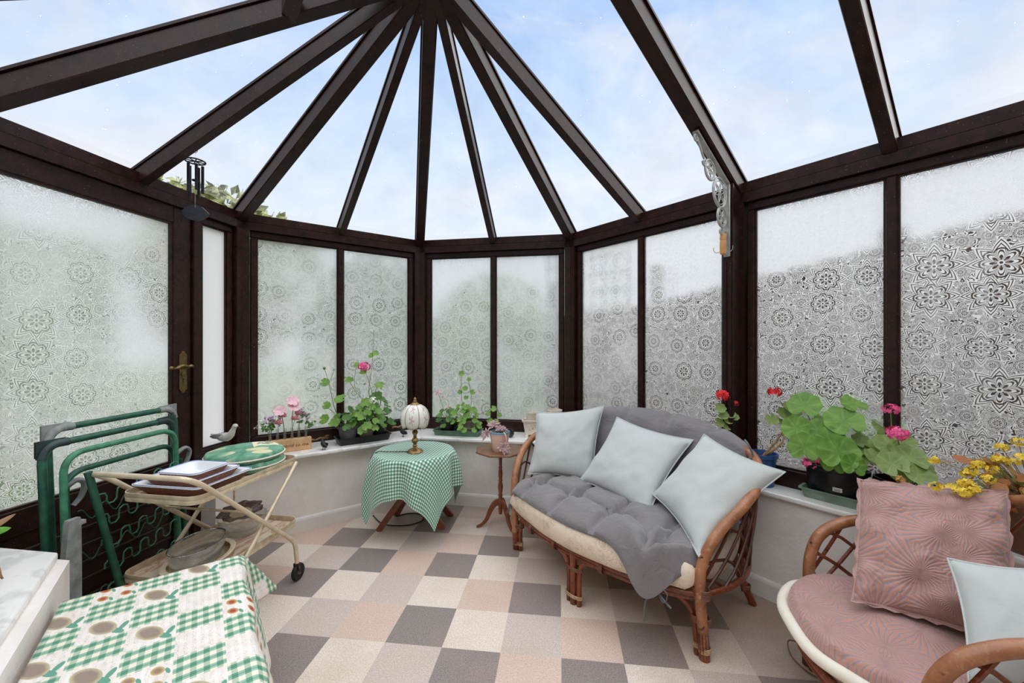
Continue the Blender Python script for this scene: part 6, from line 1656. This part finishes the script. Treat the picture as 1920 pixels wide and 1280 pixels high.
sb = MB(); fb = MB(); sb.tube(smooth_path([b3, at(692, 740, 3.24), at(697, 690, 3.24), at(700, 640, 3.24), at(701, 618, 3.24)], 6), lambda t: 0.003 - 0.0018 * t, 6)
leaf_disc(fb, at(697, 666, 3.24), (-0.2, -0.7, 0.6), (1, 0, 0), 0.055, rd); leaf_disc(fb, at(705, 662, 3.24), (0.3, -0.7, 0.5), (1, 0, 0.4), 0.05, rd); leaf_disc(fb, at(668, 684, 3.24), (0.2, -0.7, 0.5), (-1, 0, 0), 0.05, rd); leaf_disc(fb, at(712, 722, 3.22), (0.2, -0.5, 0.8), (1, 0, 0), 0.08, rd); leaf_disc(fb, at(654, 712, 3.22), (0.2, -0.5, 0.8), (-1, 0, 0), 0.075, rd); leaf_disc(fb, at(680, 698, 3.2), (0.2, -0.5, 0.8), (-1, 0, 0), 0.06, rd)
sb.tube(smooth_path([b3, at(668, 730, 3.24), at(666, 700, 3.24), at(668, 688, 3.24)], 5), 0.0018, 5); sb.tube(smooth_path([b3, at(704, 735, 3.22), at(712, 722, 3.22)], 5), 0.0018, 5); sb.tube(smooth_path([b3, at(668, 735, 3.22), at(655, 713, 3.22)], 5), 0.0018, 5)
sb.build('tall_stem', STEM, p3, world=True); fb.build('tall_leaves', LEAF, p3, world=True)

# green tray on the back sill
B_RZ = math.atan2(dB.y, dB.x)
TGX, TGY = -0.455, 3.430
tray('plant_tray', 'dull green plastic seed tray on the back sill under two plants', (TGX, TGY, SILL), B_RZ, 0.205, 0.074, 0.045, TRAYG2)
l4 = loc_on(TGX, TGY, B_RZ, -0.095, 0.0, z_); l5 = loc_on(TGX, TGY, B_RZ, 0.085, 0.0, z_)
p4 = potted('potted_geranium', 'small geranium with pale pink flowers in a black pot behind the brass lamp', l4, BLACKP, 0.052, 0.068, 0.105)
b4 = V(l4) + V(0, 0, 0.09)
geranium(p4, b4, rand_leaves(rd, 16, 0.12, 0.0, 0.13, 0.04, 0.06, bias=(0, 0)), LEAFD, rd)
head(p4, at(822, 736, 3.4), 0.026, PINKL, rd, b4, 18); head(p4, at(843, 762, 3.36), 0.016, PINKL, rd, b4, 12); head(p4, at(829, 744, 3.4), 0.012, petalmat('faded_coral_petals', c8(206, 140, 124)), rd, None, 8)
p5 = potted('potted_ivy_geranium', 'trailing ivy-leaved plant in a taupe pot behind the pedestal table', l5, TAUPE, 0.052, 0.070, 0.125)
b5 = V(l5) + V(0, 0, 0.11)
geranium(p5, b5, rand_leaves(rd, 30, 0.16, -0.05, 0.13, 0.045, 0.065, bias=(-0.02, -0.03), ey=0.6), LEAF, rd)
sb = MB(); fb = MB()
for pts, lv in (([b5, at(866, 750, 3.42), at(865, 700, 3.44)], [(866, 700), (862, 735), (872, 728)]), ([b5, at(884, 750, 3.42), at(878, 712, 3.44)], [(879, 711), (886, 735), (874, 745)]), ([b5, at(890, 800, 3.3), at(876, 803, 3.26), at(862, 798, 3.24)], [(864, 799), (870, 806), (889, 806)]), ([b5, at(925, 765, 3.38), at(938, 780, 3.36)], [(925, 766), (937, 778), (915, 775), (930, 790), (918, 788)])):
    sb.tube(smooth_path(pts, 6), 0.002, 6)
    for u, v in lv: leaf_disc(fb, at(u, v, pts[-1].y - 0.01), (rd.uniform(-.3, .3), -0.8, 0.5), (rd.uniform(-1, 1), 0, 0.5), rd.uniform(0.04, 0.055), rd, 5)
sb.build('trailing_stems', STEM, p5, world=True); fb.build('trailing_leaves', LEAF, p5, world=True)

# cream planters at the right end of the back sill
CRM = plain('cream_glazed_ceramic', c8(228, 216, 200), 0.35, var=0.06, vscale=10)
def planter():
    x, y = 0.165, 3.375
    root = thing('square_planter', 'cream footed square planter with a faint yellow spray on the sill', 'planter', (x, y, SILL), B_RZ + R(6))
    def sq(s, r=0.012): return rrect(-s, -s, s, s, r, 3)
    b = MB(); b.rings([[V(p[0], p[1], z) for p in sq(s)] for s, z in ((0.050, 0.020), (0.056, 0.04), (0.070, 0.125), (0.078, 0.128), (0.080, 0.140), (0.074, 0.142), (0.066, 0.128), (0.052, 0.05))])
    for sx in (-1, 1):
        for sy in (-1, 1): b.rings([[V(sx * 0.042 + q[0] * k, sy * 0.042 + q[1] * k, z) for q in sq(0.013, 0.003)] for k, z in ((1.1, 0), (1.2, 0.004), (0.9, 0.024))])
    b.build('planter_body', CRM, root, smooth=False)
    rdd = random.Random(2); b = MB()
    for k in range(14):
        c = V(rdd.uniform(-0.02, 0.035), -0.0665 - 0.004, rdd.uniform(0.06, 0.10)); b.lathe([(0.004, 0), (0.001, 0.0015)], c + V(0, 0.004 - (0.10 - c.z) * -0.16, 0), 7, rot=Matrix.Rotation(R(90), 3, 'X'))
    b.build('painted_spray', plain('ochre_glaze', c8(188, 160, 96), 0.4), root)
    root = thing('cream_pot', 'small plain cream pot standing inside the footed square planter', 'pot', (x, y, SILL + 0.052), 0)
    b = MB(); b.lathe([(0.036, 0), (0.046, 0.02), (0.047, 0.135), (0.050, 0.137), (0.050, 0.148), (0.046, 0.149), (0.043, 0.137), (0.036, 0.02)], (0, 0, 0), 28); b.build('pot_body', CRM, root)
    root = thing('ribbed_pot', 'ribbed cream pot behind the upright blue-green cushion', 'pot', (0.355, 3.36, SILL), 0)
    b = MB(); b.lathe([(0.045, 0), (0.052, 0.01), (0.058, 0.21), (0.061, 0.213), (0.061, 0.222), (0.055, 0.223), (0.052, 0.21), (0.045, 0.02)], (0, 0, 0), 72, fn=lambda a, z: 1 + 0.022 * math.sin(a * 18)); b.build('pot_body', CRM, root)
    c = V(-0.02, 3.33, SILL + 0.036); root = thing('round_black_clock', 'small round black object with a glossy face on the sill behind the succulent', 'ornament', tuple(c - V(0, 0, 0.036)), R(-20))
    b = MB(); b.lathe([(0.030, -0.012), (0.036, -0.010), (0.036, 0.010), (0.033, 0.013), (0.028, 0.011), (0.001, 0.010)], (0, 0, 0.036), 28, rot=Matrix.Rotation(R(72), 3, 'X')); b.build('case', BLACKP, root)
planter()

# window stays lying along the back-left sash
def stay(label, a, c):
    root = thing('window_stay', label, 'window stay', tuple(a)); b = MB()
    d = (V(c) - V(a)); P = [V(a) + d * t + V(0, 0, 0.004 * math.sin(t * 12)) for t in [k / 16 for k in range(17)]]
    b.tube(P, lambda t: 0.0055 + 0.003 * abs(math.sin(t * 9)), 8, flat=0.8); b.ball(V(a), 0.009); b.ball(V(c), 0.007); b.build('bar', BRASS, root, world=True)
    b = MB(); b.box(tuple(V(c) - V(0.012, 0.0, 0.012)), tuple(V(c) + V(0.012, 0.022, 0.010))); b.build('stay_pin', BRASS, root, world=True, smooth=False)
stay('brass window stay by the iron bird behind the lamp', at(736, 801, 3.40), at(762, 797, 3.46))
stay('brass window stay between the wooden flower block and the black plant tray', at(580, 826, 2.98), at(612, 819, 3.10))

# ------------------------------------------------------------------ right-hand sill
C_RZ = math.atan2(DCD.y, DCD.x)
TRX, TRY = 1.665, 1.905
tray('plant_tray', 'pale sage green seed tray under two large black pots', (TRX, TRY, SILL), C_RZ, 0.255, 0.072, 0.048, TRAYG)
rd = random.Random(21)
l6 = loc_on(TRX, TRY, C_RZ, -0.115, -0.002, z_); l7 = loc_on(TRX, TRY, C_RZ, 0.140, 0.0, z_)
p6 = potted('potted_geranium', 'large-leaved bright green geranium in an oval black pot with a white sticker', l6, BLACKP, 0.108, 0.128, 0.165, ov=0.56, rz=C_RZ)
b = MB(); k_s = MB(); k_s.box((0.006, -0.0745, 0.060), (0.042, -0.0680, 0.078)); lb = k_s.build('sticker', plain('white_label_paper', c8(222, 222, 218), 0.5, var=0.02), p6, smooth=False)
k_s = MB()
for q in range(9): k_s.box((0.012 + q * 0.0028, -0.0750, 0.0635), (0.0136 + q * 0.0028, -0.0744, 0.0680))
k_s.box((0.010, -0.0750, 0.0705), (0.037, -0.0744, 0.0715)); k_s.build('print', RUBBER, lb, smooth=False)
b6 = V(l6) + V(0, 0, 0.14)
fb = MB(); sb = MB()
for (u, v, yy, s, nx, nz) in ((1508, 760, 2.08, 0.150, -0.3, 0.8), (1600, 757, 1.96, 0.110, 0.2, 0.9), (1530, 750, 2.15, 0.085, 0.1, 0.8), (1492, 802, 2.00, 0.125, -0.5, 0.45), (1536, 806, 1.98, 0.115, -0.1, 0.5), (1548, 778, 2.08, 0.105, 0.1, 0.75), (1582, 790, 1.92, 0.165, 0.0, 0.8), (1620, 800, 1.98, 0.130, 0.4, 0.6), (1508, 838, 1.92, 0.135, -0.3, 0.25), (1558, 824, 1.90, 0.125, 0.0, 0.4), (1572, 848, 1.84, 0.165, 0.1, 0.35), (1600, 872, 1.80, 0.100, 0.2, 0.3), (1563, 868, 1.86, 0.100, 0.0, 0.3), (1530, 856, 1.95, 0.08, 0.0, 0.8), (1606, 822, 2.05, 0.11, 0.3, 0.6), (1525, 790, 2.12, 0.10, 0, 0.6)):
    c = at(u, v, yy); leaf_disc(fb, c, (nx - 0.5 * c.x / 2, -0.75, nz), (rd.uniform(-0.3, 0.3), -0.2, -1), s, rd, 8, cup=0.14); plant_stem(sb, b6 + V(rd.uniform(-.04, .04), rd.uniform(-.03, .03), -0.01), c + V(0, 0.006, -0.003), 0.0034, 0.02, rd)
fb.build('foliage', LEAF, p6, world=True, angle=80); sb.build('stems', STEM, p6, world=True)
head(p6, at(1518, 868, 1.93), 0.030, PINK, rd, None, 14); head(p6, at(1540, 866, 1.91), 0.026, PINK, rd, None, 12)
p7 = potted('potted_geranium', 'dusty green geranium with two pink flower heads in a round black pot', l7, BLACKP, 0.090, 0.112, 0.160, ov=0.66, rz=C_RZ)
b7 = V(l7) + V(0, 0, 0.14)
fb = MB(); sb = MB()
for (u, v, yy, s) in ((1632, 822, 1.95, 0.11), (1668, 836, 1.78, 0.12), (1706, 858, 1.66, 0.125), (1672, 870, 1.64, 0.11), (1640, 858, 1.76, 0.09), (1722, 890, 1.60, 0.115), (1668, 818, 1.86, 0.09), (1700, 828, 1.76, 0.08), (1618, 842, 1.88, 0.08), (1690, 890, 1.66, 0.08), (1652, 838, 1.82, 0.10), (1690, 845, 1.76, 0.10), (1625, 862, 1.85, 0.07), (1735, 880, 1.66, 0.07), (1655, 798, 1.9, 0.085), (1684, 800, 1.86, 0.075), (1616, 828, 1.9, 0.09)):
    c = at(u, v, yy); leaf_disc(fb, c, (rd.uniform(-.4, .2), -0.65, rd.uniform(0.35, 0.9)), (rd.uniform(-0.5, 0.5), -0.3, -1), s, rd, 7); plant_stem(sb, b7 + V(rd.uniform(-.04, .04), rd.uniform(-.03, .03), -0.01), c + V(0, 0.005, -0.003), 0.003, 0.02, rd)
fb.build('foliage', LEAFY, p7, world=True, angle=80); sb.build('stems', STEM, p7, world=True)
head(p7, at(1670, 767, 1.80), 0.030, PINK, rd, at(1668, 830, 1.82), 22, 0.36, 0.003); head(p7, at(1682, 812, 1.70), 0.036, PINK, rd, b7 + V(0.01, -0.02, 0), 28, 0.36, 0.003)
head(p7, at(1688, 898, 1.60), 0.014, petalmat('dried_orange_petals', c8(204, 150, 84)), rd, None, 8, 0.7)
# straggly red geranium in the blue pot and the slim one behind the sofa
l8 = tuple(V(1.372, 2.222, SILL)); p8 = potted('woody_geranium', 'bare-stemmed geranium with one scarlet flower in a blue pot behind the sofa arm', l8, plain('blue_glazed_pot', c8(44, 84, 140), 0.35), 0.056, 0.070, 0.175)
b8 = V(l8) + V(0, 0, 0.15); sb = MB()
for pts in ([b8, at(1446, 838, 2.20), at(1466, 812, 2.19), at(1480, 790, 2.18)], [b8, at(1452, 842, 2.14), at(1470, 822, 2.15), at(1466, 808, 2.17)], [at(1478, 792, 2.18), at(1488, 780, 2.18), at(1478, 776, 2.18)]): sb.tube(smooth_path(pts, 6), lambda t: 0.0075 - 0.0035 * t, 7)
sb.build('woody_stems', STEMW, p8, world=True)
fb = MB(); sb = MB()
for u, v, s in ((1447, 786, 0.07), (1470, 775, 0.075), (1488, 770, 0.08), (1478, 762, 0.06), (1462, 790, 0.04)): leaf_disc(fb, at(u, v, 2.16), (rd.uniform(-.3, .3), -0.7, 0.6), (rd.uniform(-1, 1), 0, 0.3), s, rd)
sb.tube(smooth_path([at(1484, 780, 2.18), at(1470, 762, 2.17), at(1456, 742, 2.16)], 5), 0.0018, 6); fb.build('foliage', LEAFY, p8, world=True); sb.build('stems', STEM, p8, world=True)
head(p8, at(1453, 734, 2.16), 0.030, RED, rd, None, 16, 0.5)
l9 = tuple(V(1.262, 2.350, SILL)); p9 = potted('potted_geranium', 'slim geranium with two scarlet flower heads behind the back of the cane sofa', l9, BLACKP, 0.05, 0.062, 0.12)
b9 = V(l9) + V(0, 0, 0.11); sb = MB(); fb = MB()
for pts in ([b9, at(1374, 812, 2.33), at(1371, 776, 2.33)], [b9, at(1366, 802, 2.33), at(1362, 760, 2.32)]): sb.tube(smooth_path(pts, 6), lambda t: 0.005 - 0.0025 * t, 6)
sb.tube([at(1362, 765, 2.32), at(1356, 746, 2.32)], 0.0016, 5); sb.tube([at(1371, 778, 2.33), at(1375, 758, 2.32)], 0.0016, 5)
for u, v, s in ((1350, 765, 0.065), (1356, 778, 0.06), (1370, 776, 0.055), (1348, 792, 0.06), (1362, 798, 0.06), (1378, 782, 0.045), (1366, 788, 0.05)): leaf_disc(fb, at(u, v, 2.30), (rd.uniform(-.3, .3), -0.7, 0.6), (rd.uniform(-1, 1), 0, 0.3), s, rd)
sb.build('stems', STEM, p9, world=True); fb.build('foliage', LEAFY, p9, world=True)
head(p9, at(1356, 741, 2.31), 0.036, RED, rd, None, 24, 0.42); head(p9, at(1376, 755, 2.31), 0.026, petalmat('deep_red_petals', c8(176, 32, 52)), rd, None, 18, 0.4)

# terracotta pot of yellow flowers at the right edge
def yellow_pot():
    x, y = 1.925, 1.505
    root = thing('terracotta_pot', 'terracotta pot of trailing yellow flowers and bronze leaves behind the cane armchair', 'plant', (x, y, SILL))
    tc = plain('weathered_terracotta', c8(150, 104, 78), 0.8, var=0.3, vscale=12, bump=0.5, bscale=40, col2=c8(112, 78, 62))
    b = MB(); b.lathe([(0.062, 0), (0.064, 0.004), (0.090, 0.185), (0.098, 0.188), (0.100, 0.218), (0.097, 0.224), (0.088, 0.222), (0.082, 0.19), (0.060, 0.03)], (0, 0, 0), 36); b.build('pot', tc, root)
    b = MB(); b.lathe([(0.083, 0.195), (0.001, 0.205)], (0, 0, 0), 20, cap=False); b.build('soil', SOIL, root)
    rd = random.Random(8); base = V(x, y, SILL + 0.205)
    gl = plain('olive_oval_leaves', c8(140, 146, 66), 0.5, var=0.25, vscale=14); br = plain('bronze_oval_leaves', c8(172, 90, 44), 0.5, var=0.35, vscale=14, col2=c8(128, 112, 48))
    def oval(b, c, n, d, L, w):
        n = V(n).normalized(); d = (V(d) - n * V(d).dot(n)).normalized(); s = n.cross(d)
        P = [(0, 0), (0.25, 0.42), (0.6, 0.5), (0.88, 0.3), (1, 0), (0.88, -0.3), (0.6, -0.5), (0.25, -0.42)]
        b.add([V(c) + d * (L * a) + s * (w * q) + n * (0.12 * L * (a - a * a) * 2 - 0.1 * abs(q) * L) for a, q in P], [tuple(range(8))])
    G, Bz, st = MB(), MB(), MB()
    for k in range(70):
        a = rd.uniform(0, 2 * PI); rr = rd.uniform(0.02, 0.17); c = base + V(math.cos(a) * rr, math.sin(a) * rr * 0.75, rd.uniform(-0.01, 0.15) - rr * 0.15)
        if (c.x * 0.793 + c.y * 0.609) > 2.50: c -= V(0.793, 0.609, 0) * ((c.x * 0.793 + c.y * 0.609) - 2.49)
        d = V(math.cos(a), math.sin(a), rd.uniform(-0.4, 0.6)); oval(Bz if rd.random() < 0.45 else G, c, (rd.uniform(-.4, .4), -0.6, 0.8), d, rd.uniform(0.04, 0.07), rd.uniform(0.028, 0.04))
        st.tube([base + V(rd.uniform(-.03, .03), rd.uniform(-.03, .03), -0.01), c], 0.0018, 5)
    G.build('green_leaves', gl, root, world=True, smooth=False); Bz.build('bronze_leaves', br, root, world=True, smooth=False)
    pts = []
    for (u, v, yy, n) in ((1818, 888, 1.50, 3), (1812, 905, 1.46, 3), (1805, 922, 1.42, 2), (1824, 918, 1.42, 2), (1835, 870, 1.52, 2), (1875, 862, 1.5, 2), (1878, 838, 1.52, 1), (1900, 866, 1.5, 1), (1853, 898, 1.46, 1), (1784, 914, 1.45, 1), (1755, 912, 1.46, 1), (1748, 862, 1.52, 1), (1910, 828, 1.5, 1), (1862, 880, 1.48, 1), (1915, 858, 1.45, 1)):
        for q in range(n):
            c = at(u + rd.uniform(-6, 6) * (n - 1) / 2, v + rd.uniform(-5, 5) * (n - 1) / 2, yy); f = MB(); floret_head(f, c, 0.018, rd, 13, 0.5); f.build('flower_head', YEL, root, world=True, smooth=False)
            if q == 0: m_ = (base + c) / 2 + V(0, 0, 0.01); st.tube(smooth_path([base + V(-0.02, -0.02, 0.0), m_, c], 5), 0.0014, 5)
    oval(Bz, at(1784, 868, 1.5), (0, -1, 0.3), (1, 0, 0), 0.03, 0.014)
    st.tube(smooth_path([base, at(1850, 866, 1.5), at(1790, 866, 1.52), at(1752, 864, 1.52)], 6), 0.0016, 5)
    st.build('stems', plain('pinkish_stem', c8(168, 130, 84), 0.6), root, world=True)
yellow_pot()

# ------------------------------------------------------------------ hung things
def wind_chime():
    p = at(366, 272, 2.30)
    root = thing('wind_chime', 'black tube wind chime with a leaf-shaped sail hanging from a rafter by the door', 'wind chime', tuple(p))
    bm_ = plain('black_anodised_metal', c8(34, 38, 44), 0.35, 0.5); st = plain('pale_string', c8(190, 190, 186), 0.7)
    b = MB(); b.tube(smooth_path([(0.004, 0, 0.004), (-0.004, 0, -0.006), (0.0, 0, -0.014), (0.008, 0, -0.020), (0.012, 0, -0.034), (0.002, 0, -0.044), (-0.008, 0, -0.036)], 5), 0.0015, 6); b.tube(smooth_path([(0.004, 0, 0.004), (0.006, 0.01, 0.045), (0.0, 0.02, 0.05)], 4), 0.0012, 5); b.build('hook', bm_, root)
    b = MB(); b.tube([(0, 0, -0.044), (0, 0, -0.355)], 0.0008, 5); b.build('string', st, root)
    b = MB(); b.tube([(0.047 * math.cos(2 * PI * k / 36), 0.047 * math.sin(2 * PI * k / 36), -0.092) for k in range(36)], 0.0045, 8, closed=True)
    for k in range(4): a = PI * k / 4; b.tube([(0.046 * math.cos(a), 0.046 * math.sin(a), -0.092), (-0.046 * math.cos(a), -0.046 * math.sin(a), -0.092)], 0.003, 6)
    b.build('ring', bm_, root)
    for k, L in enumerate((0.155, 0.175, 0.185, 0.160, 0.145)):
        a = 2 * PI * k / 5 + 0.5; x, y = 0.034 * math.cos(a), 0.034 * math.sin(a); b = MB(); b.tube([(x, y, -0.115), (x, y, -0.115 - L)], 0.0075, 12); b.tube([(x, y, -0.092), (x, y, -0.116)], 0.0007, 5); b.build('chime_tube', bm_, root)
    b = MB(); b.lathe([(0.001, -0.205), (0.016, -0.203), (0.016, -0.197), (0.001, -0.195)], (0, 0, 0), 16); b.build('striker', bm_, root)
    out = [(-0.078, -0.375), (-0.055, -0.352), (-0.01, -0.340), (0.03, -0.348), (0.060, -0.372), (0.078, -0.395), (0.05, -0.418), (0.01, -0.428), (-0.035, -0.420), (-0.065, -0.400)]
    b = MB(); b.slab([(x, 0.0, z) for x, z in [(p_[0], p_[1]) for p_ in smooth2(out)]], (0, 1, 0), 0.006); b.build('sail', plain('dark_slate_sail', c8(44, 50, 58), 0.4, var=0.3, vscale=60), root, smooth=False)
wind_chime()
def bracket():
    p = PC[1] - NCD * 0.102
    # plane of the bracket stands off the post, square to the wall; local x points into the room
    root = thing('cast_bracket', 'silver painted cast iron scroll bracket fixed to the post and rafter', 'bracket', (p.x, p.y, 0), math.atan2(-NCD.y, -NCD.x))
    sil = plain('silver_grey_paint', c8(172, 172, 166), 0.4, 0.15, var=0.12, vscale=30, bump=0.1)
    b = MB(); b.bbox((0.0, -0.018, 1.836), (0.010, 0.018, 2.245), 0.003)
    A_ = V(0.004, 0, 2.247); B_ = V(0.352, 0, 2.438)
    b.bar(tuple(A_), tuple(B_), 0.030, 0.010, up=(0.5, 0, -0.86)); b.build('back_plates', sil, root)
    def flower(c, rx, rz, ang, nm):
        b = MB(); M_ = Matrix.Rotation(ang, 3, 'Y')
        def E(a, k=1.0): return V(c) + M_ @ V(rx * k * math.cos(a), 0, rz * k * math.sin(a))
        b.tube([E(2 * PI * k / 32) for k in range(32)], 0.0065, 8, closed=True); b.tube([E(2 * PI * k / 32, 0.80) for k in range(32)], 0.003, 6, closed=True)
        for q in range(6):
            a = 2 * PI * q / 6; b.tube(smooth_path([E(a, 0.05), E(a + 0.35, 0.35), E(a, 0.78)], 4), 0.0028, 6); b.tube(smooth_path([E(a, 0.05), E(a - 0.35, 0.35), E(a, 0.78)], 4), 0.0028, 6)
        b.ball(c, 0.008, 10, 6); b.build(nm, sil, root)
    flower((0.090, 0, 2.180), 0.072, 0.080, R(18), 'scroll_rosette'); flower((0.064, 0, 2.050), 0.050, 0.054, R(4), 'scroll_rosette'); flower((0.198, 0, 2.278), 0.050, 0.054, R(40), 'scroll_rosette')
    def spiral(c, r, s, turns=1.4, a0=0.0):
        return [V(c) + V(math.cos(a0 + s * t * turns * 2 * PI) * r * (1 - 0.75 * t), 0, math.sin(a0 + s * t * turns * 2 * PI) * r * (1 - 0.75 * t)) for t in [k / 24 for k in range(25)]]
    b = MB(); b.tube(smooth_path([(0.235, 0, 2.300), (0.27, 0, 2.33), (0.30, 0, 2.37), (0.335, 0, 2.41)], 5), lambda t: 0.006, 8)
    for c, r, s, a0 in (((0.345, 0, 2.410), 0.024, 1, 2.0), ((0.258, 0, 2.305), 0.020, -1, 0), ((0.03, 0, 2.225), 0.020, 1, -1), ((0.03, 0, 1.965), 0.024, -1, 1.0), ((0.075, 0, 1.970), 0.020, 1, 2)): sp_ = MB(); sp_.tube(spiral(c, r, s, a0=a0), 0.0055, 8); sp_.build('scroll', sil, root)
    b.build('scroll_stem', sil, root)
    b = MB(); b.tube(smooth_path([(0.02, 0, 1.95), (0.03, 0, 1.90), (0.01, 0, 1.845)], 4), 0.006, 8); b.build('scroll_tail', sil, root)
    # wooden-handled corkscrew hanging off the lower scroll
    q = p - NCD * 0.050
    r2 = thing('hanging_opener', 'turned wooden handle with wire hooks hanging from the silver bracket', 'opener', (q.x, q.y, 1.880), math.atan2(-DCD.y, -DCD.x) + R(15)); r2.scale = (1.2, 1.2, 1.2)
    b = MB(); b.lathe([(0.010, -0.03), (0.0135, -0.027), (0.0145, 0.0), (0.0140, 0.030), (0.0125, 0.034), (0.0140, 0.038), (0.0145, 0.050), (0.0125, 0.054), (0.0135, 0.060), (0.010, 0.066)], (0, 0, 0), 20); b.build('handle', plain('turned_beech', c8(206, 150, 96), 0.45, var=0.1), r2)
    w = plain('steel_wire', c8(168, 168, 168), 0.3, 0.8); b = MB(); b.tube([(0, 0, 0.066), (0, 0, 0.085), (0.004, 0, 0.092)], 0.0015, 6); b.build('shank', w, r2)
    for s in (-1, 1): b = MB(); b.tube(smooth_path([(s * 0.012, 0, -0.016), (s * 0.030, 0, -0.020), (s * 0.040, 0, -0.008), (s * 0.040, 0, 0.006)], 5), 0.0014, 6); b.build('hook', w, r2)
    b = MB(); b.box((-0.002, -0.0165, 0.004), (0.002, -0.0145, 0.024)); b.build('burned_mark', RUBBER, r2, smooth=False)
bracket()

# ------------------------------------------------------------------ plant reaching in over the left-hand marble sill
def sill_plant():
    x, y = -1.905, 1.30
    root = potted('potted_houseplant', 'houseplant with a dried brown leaf and green leaf tip beside the oilcloth table', (x, y, SILL), BLACKP, 0.05, 0.065, 0.11)
    rd = random.Random(4); base = V(x, y, SILL + 0.1); b1, b2 = MB(), MB()
    def blade(b, p0, p1, p2, w):
        P = smooth_path([p0, p1, p2], 8); rs = []
        for i, p in enumerate(P):
            t = i / (len(P) - 1); q = w * math.sin(PI * min(1, t * 0.9 + 0.08)) ** 0.7; d = (P[min(i + 1, len(P) - 1)] - P[max(0, i - 1)]).normalized(); s = d.cross(V(0.2, -1, 0.3)).normalized()
            rs.append([p + s * q, p + V(0, 0.004, 0), p - s * q])
        b.rings(rs, closed=False, cap=False)
    blade(b1, base, at(-40, 1000, 1.36), at(27, 964, 1.42), 0.013); blade(b1, base + V(0, 0, -.02), at(-30, 1040, 1.36), at(4, 1085, 1.30), 0.010)
    blade(b2, base, at(-40, 1005, 1.35), at(18, 990, 1.36), 0.016); blade(b2, base, at(-120, 960, 1.36), at(-160, 930, 1.36), 0.02); blade(b2, base, at(-150, 1000, 1.3), at(-190, 1010, 1.2), 0.02)
    b1.build('dried_leaves', plain('dried_leaf', c8(176, 136, 104), 0.8, var=0.2), root, world=True, solid=0.001); b2.build('green_leaves', plain('fresh_leaf', c8(132, 206, 84), 0.5), root, world=True, solid=0.001)
sill_plant()
